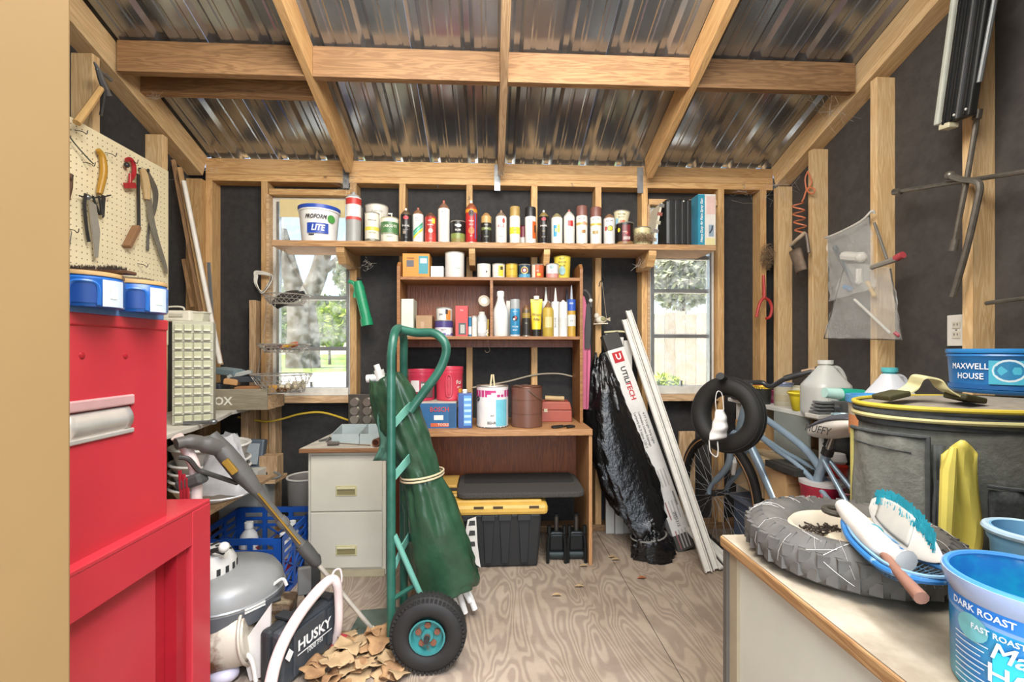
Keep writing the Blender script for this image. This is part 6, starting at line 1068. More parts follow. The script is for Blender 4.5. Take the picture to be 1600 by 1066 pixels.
for k in range(3): xa_ = p0.x + (p1.x - p0.x) * k / 3; MB().box(xa_ + .002, xa_ + (p1.x - p0.x) / 3 - .002, 2.785 - .008 * (k % 2), 2.80, 0, p0.z - .02 * k).build('leaf', pm('#cfcbc2', .5), t, bev=.002, world=True)
MB().tube(spline([p0 + V((-.01, -.01, .01)), p0.lerp(p1, .5) + V((0, -.01, .015)), p1 + V((0, -.01, .008))], 4), .006, 6).build('top_edge', pm('#cfc79a', .6), t, world=True)
# pink folded bag with black strap
pk_ = T('folded_bag', 'pink and black folded bag hanging at the hutch side', 'bag', W(915, 640, 2.70)); def_ = lambda x, y: W(x, y, 2.70)
MB().ext([(-.03, .0), (.022, .0), (.035, .3), (.03, .52), (.0, .66), (-.022, .68), (-.03, .6)], W(914, 640, 2.68), (1, 0, 0), (0, 0, 1), (0, .03, 0)).build('pink_cloth', pm('#cf6a86', .6), pk_, bev=.004, world=True)
MB().tube(spline([W(908, 460, 2.66), W(913, 454, 2.66), W(921, 462, 2.66), W(924, 480, 2.66)], 5), .008, 8).build('handle_loop', pm('#4a4644', .5), pk_, True, world=True); MB().ext([(0, 0), (.03, .0), (.036, .12), (.03, .29), (.01, .25), (0, .12)], W(914, 545, 2.665), (1, 0, 0), (0, 0, 1), (0, .01, 0)).build('black_side', pm('#3a3838', .6), pk_, world=True); MB().ell(W(923, 470, 2.655), .012, 10, 8).build('white_toggle', pm('#d8d4cc', .5), pk_, True, world=True)
MB().tube([W(918, 548, 2.665), W(917, 640, 2.665)], .003, 6).build('seam', pm('#b55472', .6), pk_, world=True)
# bird ornament
bo = T('bird_ornament', 'small white bird on a perch hanging by strings from a stud', 'ornament', W(938, 508, 2.78)); B = W(938, 500, 2.78)
MB().ell(B + V((.004, 0, 0)), (.034, .02, .024), 14, 10).build('body', pm('#d9cdb8', .6), bo, True, world=True); MB().ell(B + V((-.022, 0, .024)), (.017, .015, .018), 12, 8).build('head', pm('#ded3bf', .6), bo, True, world=True); MB().ext([(0, 0), (.03, .012), (.03, -.012)], B + V((.03, -.004, .004)), (1, 0, 0), (0, 0, 1), (0, .008, 0)).build('tail', pm('#b9a98c', .6), bo, world=True)
MB().beam(B + V((-.045, 0, -.026)), B + V((.045, 0, -.022)), .03, .006).build('perch', pm('#cfc4ae', .6), bo, bev=.001, world=True); MB().ell(B + V((.012, -.016, .004)), (.018, .006, .014), 10, 6).build('wing', pm('#8f8a5c', .6), bo, True, world=True); MB().cyl(B + V((-.042, 0, .022)), B + V((-.036, 0, .023)), .0, .004, 6).build('beak', pm('#7a5c34', .6), bo, world=True)
for x in (-.038, .042): MB().tube([B + V((x, 0, -.022)), W(941, 441, 2.80)], .0013, 4).build('string', pm('#a59a86', .6), bo, world=True)
MB().tube(spline([W(940, 420, 2.82), W(942, 432, 2.80), W(945, 439, 2.80), W(938, 440, 2.80), W(936, 448, 2.80)], 4), .003, 6).build('hook', dsteel, bo, world=True)
# ------------------------------------------------------------------ shelving unit along the right wall
SX = 1.47; S1, S2, S3 = .83, .60, .40
su = T('white_shelving', 'long white shelf unit along the right wall behind the bicycle', 'shelf unit', (1.62, 2.2, 0)); wsh = mat('shelf_white', C('#d9d6cd'), .5, var=.12, scale=6)
for z, ya, yb in ((S1, 1.15, 2.78), (S2 - .02, 1.7, 2.7), (S3, 1.5, 2.72)): MB().box(SX, 1.78, ya, yb, z - .022, z).build('shelf', wsh, su, bev=.003, world=True)
for y in (1.2, 2.0, 2.70): MB().box(SX + .02, 1.76, y, y + .018, 0, S1 - .022).build('upright', wsh, su, world=True)
MB().box(SX + .002, SX + .012, 2.06, 2.32, S2, S1 - .022).build('grey_panel', pm('#8d9189', .6), su, world=True)
def onshelf(px, Y): return W(px, 0, Y).x
z = S1
t = T('red_tool_case', 'red and black plastic case at the far end of the white shelf', 'case', (1.52, 2.62, z)); MB().box(-.07, .09, -.03, .09, 0, .05).build('case_base', pm('#242424', .5), t, bev=.006); MB().obox((.0, .03, .075), (.15, .12, .05), (0, .08, 0)).build('case_lid', pm('#a8343f', .4), t, bev=.02)
for x in (-.03, .05): MB().ell((x, -.032, .035), .005, 8, 6).build('rivet', steel, t)
t = tin('black cup with a yellow rim on the white shelf', 1176, 1204, 603, z, 2.45, '#2b2b29', [(.86, .99, '#d9b02f')], [], name='plastic_cup', cat='cup', rim='#e0ba3a', lid='#d9b02f', flare=.05)
t = tin('clear jar with a slate lid full of screws on the white shelf', 1211, 1238, 598, z, 2.36, '#b8b09a', [(.84, .98, '#6c7590'), (.2, .5, '#a89c80')], [], name='screw_jar', cat='jar', rim='#707a94', lid='#6c7590')
tin('pink plastic cup half hidden behind the jar of screws', 1203, 1216, 610, z, 2.48, '#b5486e', [(.3, .6, '#c97a95')], [], name='plastic_cup', cat='cup', rim='#c25a7e', lid='#b5486e')
t = T('margarine_tub', 'bright yellow plastic tub on the white shelf', 'tub', (W(1256, 0, 2.15).x, 2.15, z)); Ht = W(1256, 612, 2.15).z - z; MB().lathe([(.045, 0), (.05, .005), (.062, Ht * .8), (.066, Ht * .82), (.067, Ht), (.062, Ht), (.046, .01), (0, .01)], n=24).build('tub_body', pm('#dcc42c', .4), t, True); MB().tor((0, 0, Ht * .92), .067, .005, n=24, m=6).build('tub_rim', pm('#e6d23e', .4), t, True)
tin('cream plastic tub behind the yellow tub', 1240, 1268, 603, z, 2.3, '#d3cfb6', [], [], name='plastic_tub', cat='tub', rim='#d8d4bc', lid='#cfcab0')
# gallon jug
def jug(label, px, top, Y, z0, r, H, col, capc, hs=1):
    p = W(px, top, Y); t = T('plastic_jug', label, 'jug', (p.x, Y, z0)); jm = mat('jug_%s' % col, C(col), .35, var=.1, scale=8)
    MB().grid(lambda u, v: V((r * sq(cos(2 * pi * u)) * prof(v), r * sq(sin(2 * pi * u)) * prof(v), H * .9 * v)), 28, 18, True).build('jug_body', jm, t, smooth=50); MB().lathe([(r * .3, H * .86), (r * .3, H * .93), (r * .36, H * .93), (r * .36, H), (0, H)], n=16).build('cap', pm(capc, .4), t, True)
    MB().tube(spline([(hs * r * .28, 0, H * .86), (hs * r * .7, 0, H * .84), (hs * r * .98, 0, H * .68), (hs * r * 1.02, 0, H * .5), (hs * r * .8, 0, H * .42)], 5), r * .13, 8).build('handle', jm, t, True); MB().box(-r * .62, r * .5, -r * .985, -r * .95, H * .12, H * .45).build('label_panel', pm(col, .4, var=.2), t, bev=.004); return t
def sq(x): return math.copysign(abs(x) ** .6, x)
def prof(v): return (.94 if v < .03 else 1.0) if v < .6 else max(.3, 1 - (v - .6) / .4 * .72 - .0)
jug('large clear gallon jug on the white shelf', 1290, 562, 2.0, z, .086, W(1290, 563, 2.0).z - z, '#c3c4bd', '#d0d0c8')
# bench grinder / little clamp
t = T('hand_vise', 'small grey metal vise on the white shelf beside the jug', 'vise', (W(1288, 0, 1.92).x, 1.92, z)); MB().box(-.06, .06, -.04, .04, 0, .018).build('base', pm('#c9c5ba', .5), t, bev=.003)
for k in range(4): MB().box(-.05 + .006 * k, .02, -.03, .03, .02 + .014 * k, .03 + .014 * k).build('plate', pm('#8a8b8c', .35, metal=.6), t, bev=.002)
MB().box(.025, .085, -.03, .03, .02, .075).build('jaw', pm('#77797b', .35, metal=.6), t, bev=.006); MB().cyl((.02, -.04, .05), (.02, -.07, .05), .008, n=8).build('screw', steel, t, True); MB().cyl((.02, -.065, .03), (.02, -.065, .07), .004, n=6).build('bar', steel, t, True)
t = T('spray_gun', 'teal-handled spray gun lying above the vise', 'spray gun', (W(1320, 0, 1.80).x, 1.80, z)); zz = W(1320, 618, 1.8).z - z; tl = pm('#1fa58c', .4)
MB().cyl((-.02, 0, zz + .004), (.075, 0, zz - .002), .026, n=14).build('grip_sleeve', tl, t, True); MB().cyl((-.085, 0, zz + .012), (-.02, 0, zz + .005), .02, .024, n=12).build('clear_nose', pm('#b5d9cf', .3), t, True); MB().tube(spline([(.06, 0, zz - .02), (.065, 0, zz - .07), (.05, 0, .0)], 4), [.016] * 5 + [.02] * 4, 10).build('stem', pm('#9fc4d4', .4), t, True); MB().box(-.01, .09, -.03, .03, 0, .014).build('foot', pm('#c9c4b8', .5), t, bev=.004)
tin('small pale blue dish before the vise', 1302, 1332, 648, z, 1.72, '#b3cdd4', [], [], name='plastic_dish', cat='dish', rim='#c5dbe0', lid='#9fc0cc', H=.045)
tin('grey plastic bowl on the near white shelf beside the saddle', 1328, 1362, 628, z, 1.62, '#a9a59e', [(.5, .9, '#b5b1aa')], [], name='plastic_bowl', cat='bowl', rim='#b5b2aa', lid='#8a8680', flare=.2)
jug('white bottle jug with teal cap on the white shelf', 1390, 575, 1.62, z + .001, .07, W(1390, 575, 1.62).z - z, '#d8dade', '#59b8bd')
t = T('blue_lid_pail', 'blue-lidded pail at the near end of the white shelf', 'pail', (W(1378, 0, 1.36).x, 1.36, z)); Hp = W(1378, 618, 1.36).z - z; MB().lathe([(.075, 0), (.085, Hp * .85), (.085, Hp * .88)], n=28).build('pail_body', pm('#c9c0a8', .45), t, True); MB().lathe([(.088, Hp * .84), (.092, Hp * .86), (.092, Hp), (.08, Hp), (.078, Hp - .006), (0, Hp - .006)], n=28).build('lid', pm('#4f97cc', .4), t, True); MB().sleeve(.0835, Hp * .2, Hp * .6, 24).build('label', pm('#d08a5c', .5), t, True)
# lower shelves
carton('flat brown cardboard box on the lower white shelf', 1192, 1240, 712, S3, 2.18, .3, '#c6ad86', [('FRAGILE', .016, .4, .75, '#7a6a50')], panels=[(.1, .6, .2, .6, '#d6cbb5')], H=.19)
carton('square brown cardboard box at the front of the lower white shelf', 1228, 1262, 712, S3, 1.98, .16, '#bd9a6c', [('THIS SIDE UP', .009, .5, .3, '#8a5a40')], panels=[(.1, .9, .68, .76, '#a98658')], H=.17)
carton('brown cardboard box on the middle white shelf', 1180, 1212, 655, S2 - .02, 2.42, .2, '#b58f60', panels=[(.2, .5, .3, .7, '#d0b890')], H=.14)
slab('dark_slab', 'dark glossy slab stored on the middle white shelf', 'slab', 1250, 690, 2.0, (.2, .2, .03), (0, 0, .05), '#2f2c28', '#3f3a34', S2 - .019)
t = T('mesh_bag', 'black mesh bag bulging below the white shelf', 'bag', (1.60, 1.98, S2 + .016)); g = random.Random(3); MB().grid(lambda u, v: V((.11 * cos(2 * pi * u) * (sin(pi * (v * .8 + .12))) + g.uniform(-.01, .01), .1 * sin(2 * pi * u) * sin(pi * (v * .8 + .12)) + g.uniform(-.01, .01), .17 * v)), 16, 8, True).build('bag_skin', mat('black_mesh', C('#1f1e1c'), .7, var=.6, scale=80, bump=.5), t, True); MB().tor((0, 0, .15), .05, .006, n=14, m=5).build('drawstring', pm('#4a4640', .7), t)
t = T('red_tub', 'red and white detergent tub on the lower white shelf', 'tub', (W(1284, 0, 1.86).x, 1.86, S3)); MB().lathe([(.065, 0), (.07, .006), (.078, .15), (.082, .155), (.082, .17), (0, .17)], n=26).build('tub_body', pm('#b52b45', .4), t, True); patch(t, .075, -.2, .075, .03, .13, '#d5d0cc', face(1.5, 1.86)); patch(t, .0765, .1, .03, .03, .07, '#8db83c', face(1.5, 1.86)); MB().lathe([(.084, .165), (.084, .18), (0, .182)], n=26).build('lid', pm('#c9c5c2', .4), t, True)
t = T('red_tub', 'dark red tub behind the bicycle seat tube', 'tub', (W(1318, 0, 1.74).x, 1.74, S3)); MB().lathe([(.06, 0), (.065, .006), (.07, .13), (.074, .14), (.068, .14), (.06, .02), (0, .02)], n=24).build('tub_body', pm('#a2243a', .4), t, True); MB().tor((0, 0, .14), .072, .005, n=24, m=6).build('rim', pm('#b8485a', .4), t, True)
t = T('dark_bowl', 'dark navy bowl with pale rim on the lower white shelf', 'bowl', (W(1340, 0, 1.62).x + .02, 1.62, S3)); MB().lathe([(.05, 0), (.055, .005), (.085, .11), (.09, .12), (.085, .122), (.05, .02), (0, .02)], n=26).build('bowl_body', pm('#232a35', .35), t, True); MB().tor((0, 0, .121), .088, .005, n=26, m=6).build('rim', pm('#b9bcc0', .35), t, True)
t = T('red_lantern', 'small translucent red lamp behind the saddle post', 'lamp', (W(1308, 0, 1.9).x, 1.9, S2 - .02)); MB().lathe([(.035, 0), (.04, .01), (.04, .05), (.03, .06), (0, .06)], n=18).build('lens', pm('#c9362a', .2), t, True); MB().lathe([(.03, .06), (.036, .07), (.03, .1), (0, .105)], n=16).build('cap', pm('#d5d2cc', .4), t, True)
t = T('waste_bin', 'slate blue plastic bin on the floor behind the front wheel', 'bin', (1.42, 2.42, 0)); MB().box(-.05, .12, -.1, .12, 0, .30).build('bin_body', pm('#5d6b80', .5), t, bev=.02); MB().box(-.062, .132, -.112, .132, .29, .32).build('bin_rim', pm('#7e8a9c', .5), t, bev=.008); MB().box(-.02, .09, -.104, -.1, .06, .24).build('bin_panel', pm('#536178', .5), t, bev=.01)
MB().box(0, 0.001, 0, .001, 0, .001)
board('floor_board', pine_w, (1.22, 2.80, 0.02), (1.22, 2.80, .62), .02, .1, None, up=(1, 0, 0)); tag(bpy.data.objects['floor_board'], 'short pine board standing on the wall behind the front wheel', 'board')
# ------------------------------------------------------------------ bicycle
bike = T('bicycle', 'grey blue cruiser bicycle leaning with its front wheel to the back wall', 'bicycle', (1.32, 2.0, 0)); blu = mat('bike_blue', C('#8fa3b3'), .3, .25, .12, 8)
H = V((1.265, 2.5, .33)); wd_ = V((.06, -.325, 0)).normalized(); wn = V((-wd_.y, wd_.x, 0))
def wheel(c, d, nm):
    n = V((d.y, -d.x, 0)); mb = MB(); tyre_ = MB().tor(c, .305, .0245, axis=n, n=56, m=10).build('tyre', rub, bike, True, world=True)
    MB().tor(c, .286, .013, axis=n, n=56, m=8, sq=1.6).build('wheel_rim', pm('#2b2b2b', .4, metal=.3), bike, True, world=True); mw = MB()
    for s in (-1, 1): mw.tor(c + n * s * .0225, .297, .004, axis=n, n=56, m=6)
    mw.build('tan_sidewall', pm('#a57b52', .6), tyre_, world=True, kind='stuff')
    sp = MB()
    for i in range(36):
        a = 2 * pi * i / 36; b = a + (.5 if i % 4 < 2 else -.5); s = 1 if i % 2 else -1
        sp.tube([c + n * s * .028 + (d * cos(b) + V((0, 0, 1)) * sin(b)) * .022, c + (d * cos(a) + V((0, 0, 1)) * sin(a)) * .278], .0013, 4)
    sp.build('spokes', pm('#8f9090', .5), bike, world=True, kind='stuff'); MB().cyl(c - n * .05, c + n * .05, .017, n=14).build('hub', pm('#5a5a5a', .3, metal=.7), bike, True, world=True); MB().cyl(c - n * .075, c + n * .075, .006, n=10).build('axle', steel, bike, True, world=True)
wheel(H, wd_, 'front'); ax_ = V((.139, -.99, 0)).normalized(); BK = V((1.405, 1.47, .33)); wheel(BK, ax_, 'rear')
CR, HTp = V((1.287, 2.32, .70)), V((1.300, 2.24, .92)); side = V((wd_.y, -wd_.x, 0))
for s in (-1, 1): MB().tube(spline([H + side * s * .055, H + side * s * .055 + V((.004, -.02, .05)), CR + side * s * .052 + V((0, .02, -.17)), CR + side * s * .05 + V((0, 0, -.04)), CR + side * s * .02], 6), [.012] * 8 + [.0165] * 17, 10).build('fork_blade', blu, bike, True, world=True)
MB().cyl(CR - V((0, 0, .02)), CR + V((.012, -.06, .17)), .024, n=14).build('head_tube', blu, bike, True, world=True); MB().cyl(CR + V((.011, -.055, .15)), HTp + V((0, 0, .04)), .013, n=12).build('stem', pm('#b5b5b2', .25, metal=.8), bike, True, world=True)
BBk = V((1.335, 1.95, .29)); ST = W(1291, 712, 1.80)
MB().tube(spline([CR + V((.002, -.012, .03)), CR.lerp(BBk, .35) + V((0, 0, .035)), CR.lerp(BBk, .7) + V((0, 0, .01)), BBk], 6), .021, 12).build('down_tube', blu, bike, True, world=True)
MB().tube([BBk, ST, ST + (ST - BBk).normalized() * .02], .0175, 12).build('seat_tube', blu, bike, True, world=True); MB().cyl(BBk.lerp(ST, .0) - V((.04, 0, 0)), BBk + V((.04, 0, 0)), .024, n=14).build('bottom_bracket', pm('#77797a', .3, metal=.6), bike, True, world=True)
MB().tube(spline([CR + V((.01, -.05, .14)), W(1215, 668, 2.12), W(1258, 702, 1.94), ST + V((0, .02, -.07))], 7), .016, 12).build('top_tube', blu, bike, True, world=True)
for s in (-1, 1): MB().tube(spline([CR + V((.006, -.03, .05)), W(1215, 702, 2.12) + V((s * .012, 0, 0)), W(1278, 748, 1.86) + V((s * .028, 0, 0)), BK + V((s * .06, 0, 0))], 7), .0105, 10).build('lower_tube', blu, bike, True, world=True)
for s in (-1, 1): MB().tube([ST + V((s * .012, 0, -.02)), BK + V((s * .06, 0, 0))], .009, 10).build('seat_stay', blu, bike, True, world=True); MB().tube([BBk + V((s * .02, 0, 0)), BK + V((s * .06, 0, 0))], .009, 10).build('chain_stay', blu, bike, True, world=True)
SP = ST + (ST - BBk).normalized() * .1; MB().cyl(ST, SP, .0125, n=12).build('seat_post', pm('#b5b5b2', .25, metal=.8), bike, True, world=True); MB().cyl(ST + (ST - BBk).normalized() * .004, ST + (ST - BBk).normalized() * .03, .022, n=14).build('seat_clamp', pm('#2b2b2b', .4), bike, True, world=True)
S0, S1_ = W(1266, 682, 1.86), W(1352, 672, 1.56)
def saddle(u, v):                          # nose far, wide tail near
    a = 2 * pi * u; c = S0.lerp(S1_, v); w = .028 + .085 * v ** 1.6; t_ = sin(pi * min(max(v * .94 + .03, 0), 1)) ** .35; h = (.034 + .012 * v)
    return c + V((w * t_ * cos(a), 0, .0)) + V((0, 0, .02 + h * t_ * sin(a)))
MB().grid(saddle, 24, 20, True).build('saddle', pm('#ddd8cd', .4), bike, smooth=60, world=True)
MB().grid(lambda u, v: saddle(.08 + .34 * u, .02 + .96 * v) + V((0, 0, .006)), 10, 18).build('saddle_top', pm('#55565e', .45), bike, smooth=60, world=True, solid=.006)
text('HUFFY', .04, pm('#3a3a3a', .5), bike, o=S0.lerp(S1_, .62) + V((-.098, 0, .012)), ux=(.1, -1, .0), uy=(.12, 0, 1), world=True, shear=.2, bold=.01)
HB = HTp + V((0, 0, .04)); gl_, gr_ = W(1122, 588, 2.02), W(1288, 576, 2.02)
MB().tube(spline([gl_, W(1134, 594, 2.1), W(1150, 612, 2.2), HB + V((-.06, 0, .0)), HB, HB + V((.06, 0, 0)), W(1205, 604, 2.2), W(1232, 590, 2.12), gr_], 6), .0115, 10).build('handlebar', pm('#4a4a4c', .35, metal=.5), bike, True, world=True)
MB().tube([gl_ + V((0, -.02, .002)), W(1135, 595, 2.11)], .0165, 10).build('grip', pm('#262626', .6), bike, True, world=True); MB().tube([W(1226, 592, 2.13), W(1256, 583, 2.08)], .0145, 10).build('grip', pm('#2d2c2b', .6), bike, True, world=True); MB().tube([W(1254, 583, 2.085), W(1278, 578, 2.04)], .0155, 10).build('tape_wrap', pm('#b09478', .7), bike, True, world=True); MB().tube([W(1276, 578, 2.045), gr_ + V((.008, -.02, .002))], .0165, 10).build('grip', pm('#2d2c2b', .6), bike, True, world=True)
MB().obox(W(1146, 728, 2.33), (.02, .05, .09), (.5, 0, -.3)).build('white_reflector', pm('#dcdad4', .3), bike, bev=.006, world=True)
# tyre over the handlebar, face mask
tc_ = W(1136, 648, 2.06); ta = V((-.84, -.54, .08)).normalized()
t = T('spare_tyre', 'small black grooved tyre hanging over the bicycle handlebar', 'tyre', tc_); MB().tor(tc_, .13, .043, axis=ta, n=48, m=14, sq=1.05).build('tyre', rub, t, True, world=True); mb = MB()
for s in (-.028, -.01, .01, .028): mb.tor(tc_ + ta * s, .13 + sqrt(.043 ** 2 - s * s) - .0005, .003, axis=ta, n=48, m=5)
mb.build('tread_rings', pm('#1f1e1c', .7), t, True, world=True, kind='stuff')
mk = T('face_mask', 'white face mask hanging by its ear loops inside the spare tyre', 'mask', W(1124, 670, 1.94)); M0 = lambda x, y: W(x, y, 1.96)
def mask(u, v): l = M0(1119 - 12 * v, 640 + 48 * v); r_ = M0(1131 + 2 * v + 12 * sin(pi * v * .9) * .4, 640 + 50 * v - 6 * v); p = l.lerp(r_, u); return p + V((0, -.03 * sin(pi * u) * sin(pi * (v * .8 + .1)) + .004 * sin(18 * v), 0))
MB().grid(mask, 10, 16).build('cloth', pm('#dfdcd6', .8), mk, True, world=True, solid=.002)
MB().tube(spline([M0(1119, 641), M0(1118, 625), M0(1121, 612), M0(1128, 616), M0(1131, 640)], 5), .002, 6).build('ear_loop', pm('#d6d3cc', .8), mk, world=True); MB().tube(spline([M0(1108, 688), M0(1110, 706), M0(1119, 714), M0(1122, 706), M0(1121, 690)], 5), .0028, 6).build('ear_loop', pm('#d6d3cc', .8), mk, world=True)
# ------------------------------------------------------------------ foreground cabinet on the right
TZ = .66; fx0, fy1 = .575, 1.127
fcab = T('side_cabinet', 'low cabinet with dusty white top and worn brown edge in the right foreground', 'cabinet', (.9, .8, 0)); dirt = mat('dirty_top', C('#aca08c'), .75, col2=C('#857763'), scale=7, thr=(.3, .6))
MB().box(fx0, 1.54, .43, fy1, TZ - .028, TZ - .002).build('top_board', wood('worn_edge', C('#b08a5c'), C('#8c6238'), C('#9c7850'), axis='Y', knots=False), fcab, bev=.004, world=True); MB().box(fx0 + .004, 1.536, .434, fy1 - .004, TZ - .003, TZ).build('top_laminate', dirt, fcab, world=True)
MB().box(fx0 + .022, fx0 + .03, .45, fy1 - .04, 0, TZ - .028).build('side_panel', mat('panel_offwhite', C('#c9cabb'), .55, var=.1, scale=3), fcab, world=True); MB().box(fx0 + .014, fx0 + .03, fy1 - .055, fy1 - .022, 0, TZ - .028).build('corner_strip', pm('#a2957c', .6), fcab, world=True); MB().box(fx0 + .006, fx0 + .03, fy1 - .022, fy1 - .006, 0, TZ - .028).build('end_edge', pm('#5a564f', .6), fcab, world=True); MB().box(fx0 + .03, 1.52, .45, fy1 - .02, 0, TZ - .028).build('carcass', pm('#b5ad98', .6), fcab, world=True)
# wheelbarrow wheel
wc = V((.776, .965, TZ + .047)); dusty = mat('dusty_rubber', C('#403e3b'), .8, col2=C('#65615b'), scale=9, thr=(.35, .75), bump=.3)
ww = T('wheelbarrow_wheel', 'dusty wheelbarrow wheel with cobwebs lying on the side cabinet', 'wheel', wc - V((0, 0, .046)))
tyw = MB().tor(wc, .150, .047, n=56, m=16, sq=.95).build('tyre', dusty, ww, True, world=True); mb = MB()
for i in range(38):
    a = 2 * pi * i / 38
    for s in (-1, 1): mb.obox(wc + V(((.150 + .0405) * cos(a + .04 * s), (.150 + .0405) * sin(a + .04 * s), .014 * s)), (.012, .020, .024), (0, 0, a + .35 * s))
    mb.obox(wc + V((.1745 * cos(a), .1745 * sin(a), .0345)), (.03, .012, .006), (0, .7, a))
mb.build('tread_blocks', dusty, tyw, world=True, kind='stuff')
cream = mat('cream_rim', C('#cfc3ad'), .6, col2=C('#a8977c'), scale=16, thr=(.3, .5)); MB().lathe([(.112, -.03), (.114, .02), (.106, .03), (.098, .02), (.09, -.012), (.05, -.016), (.034, .005), (0, .005)], c=wc, n=40).build('wheel_rim', cream, ww, True, world=True)
MB().lathe([(.024, 0), (.027, .004), (.027, .05), (.022, .054), (.012, .054), (.011, .02), (0, .02)], c=wc + V((.012, -.012, .0)), n=22).build('hub', pm('#d6d0c2', .5), ww, True, world=True); MB().tor(wc + V((.005, .035, .052)), .024, .007, n=20, m=8).build('bearing_ring', pm('#5a554c', .5, metal=.5), ww, True, world=True)
g = random.Random(6); mb = MB()
for _ in range(240): a, r_ = g.uniform(0, 2 * pi), g.uniform(.045, .092); p = wc + V((r_ * cos(a), r_ * sin(a), -.006 + g.uniform(0, .012))); q = V((g.gauss(0, 1), g.gauss(0, 1), g.gauss(0, .3))).normalized() * g.uniform(.006, .014); mb.beam(p - q, p + q, .003, .003)
tag(mb.build('wood_debris', pm('#4c4034', .8, var=.5), kind='stuff'), 'dark seed husks and chips filling the wheel rim', 'debris'); mb = MB()
for _ in range(46):
    a = g.uniform(0, 2 * pi); b = a + g.uniform(-.3, .3); h0, h1 = g.uniform(-.6, 1.4), g.uniform(.3, 2.2)
    P_ = [wc + V(((.150 + .049 * cos(h)) * cos(x), (.150 + .049 * cos(h)) * sin(x), .047 * sin(h))) for x, h in ((a + (b - a) * k / 5, h0 + (h1 - h0) * k / 5) for k in range(6))]; mb.tube(P_, .00045, 3)
mb.build('cobwebs', pm('#cfcac2', .9), ww, world=True, kind='stuff')
# blue-rimmed skimmer net with a brown handle
nt = T('skimmer_net', 'blue-rimmed net scoop with brown handle lying on the wheel', 'net', W(1400, 880, .85)); bl2 = mat('worn_blue', C('#2f6fa8'), .4, var=.5, scale=40, col2=C('#8fb3cc'), thr=(.35, .45))
rimp = [W(1318, 818, .92), W(1330, 845, .84), W(1375, 885, .745), W(1430, 905, .69), W(1478, 908, .67), W(1490, 897, .69), W(1450, 878, .75), W(1400, 856, .82), W(1350, 822, .92), W(1326, 808, .96)]
rl = spline(rimp, 5, True); MB().tube(rl, .0055, 8, True).build('net_rim', bl2, nt, True, world=True); MB().tube([p + V((.004, -.004, .008)) for p in rl], .003, 6, True).build('net_wire', pm('#7fa8c8', .4), nt, True, world=True)
cen = sum(rl, V()) / len(rl) - V((0, 0, .035)); mb = MB()
for i, p in enumerate(rl): mb.tube([p, p.lerp(cen, .5) - V((0, 0, .014)), cen], .0009, 4)
for f in (.2, .4, .6, .8): mb.tube([p.lerp(cen, f) - V((0, 0, .014 * sin(pi * f))) for p in rl], .0009, 4, True)
mb.build('net_mesh', pm('#5c7f9c', .5), nt, world=True, kind='stuff'); MB().tube([W(1382, 868, .76), W(1410, 902, .70), W(1440, 935, .655)], [.007, .0085, .0105], 10).build('handle', pm('#8d6452', .6), nt, True, world=True)
# brushes
def brush(name, label, a, b, Ya, Yb, w, th, col): pass
b1 = T('dish_brush', 'white dish brush with teal grip lying across the net', 'brush', W(1340, 830, 1.0)); q0, q1, q2, q3 = W(1316, 790, .97), W(1338, 815, .90), W(1372, 850, .79), W(1400, 868, .755)
MB().tube(spline([q0, q1, q2, q3], 6), [.014 + .008 * sin(pi * i / 18) for i in range(19)], 12).build('handle', pm('#dedad2', .4), b1, True, world=True); MB().ell(W(1354, 832, .84) + V((0, -.010, .004)), (.022, .016, .016), 14, 10).build('teal_grip', pm('#3f9aa8', .4), b1, True, world=True); MB().cyl(q3, W(1416, 878, .735), .012, .02, n=12).build('head', pm('#dedad2', .4), b1, True, world=True)
b2 = T('scrub_brush', 'big white oval scrub brush with turquoise bristles', 'brush', W(1430, 840, .92)); u0, u1 = W(1372, 792, .93), W(1490, 882, .70); dv = u1 - u0; dn = V((dv.y, -dv.x, 0)).normalized(); up = dv.cross(dn).normalized(); up = up if up.z > 0 else -up
def bsh(u, v): a = 2 * pi * u; r_ = .05 * sin(pi * min(max(v * .96 + .02, 0), 1)) ** .55 * (1 - .35 * v); return u0 + dv * v - dn * .0 + V((0, .02, 0)) + (V((-.35, -.7, .55)).normalized() * .32 * sin(a) + V((.5, .25, .75)).normalized() * cos(a)) * r_
MB().grid(bsh, 24, 24, True).build('brush_body', pm('#dcd8d0', .4), b2, smooth=60, world=True)
MB().grid(lambda u, v: bsh(.12 + .26 * u, .12 + .5 * v) + V((-.35, -.7, .55)).normalized() * .003, 8, 12).build('grey_pad', pm('#bdbab2', .7), b2, True, world=True, solid=.002); mb = MB()
for i in range(460):
    v = g.uniform(.06, .9); aa = g.uniform(-.14, .14); p = bsh(aa % 1, v); q = (V((.5, .25, .75)).normalized() * .026 + V((.35, .7, -.1)) * .02 + V((g.gauss(0, .003), g.gauss(0, .003), g.gauss(0, .003)))); s_ = V((.0028, .0005, -.001)); p = p - q * .5; mb.add([p - s_, p + s_, p + q + s_ * .6, p + q - s_ * .6], [(0, 1, 2, 3)])
mb.build('bristles', pm('#2f9fb0', .6), b2, world=True, kind='stuff')
MB().grid(lambda u, v: bsh(-.09 + .18 * u, .04 + .9 * v) + V((.35, .7, -.1)) * .006, 6, 20).build('bristle_bed', pm('#2a8796', .6), b2, True, world=True, solid=.004)
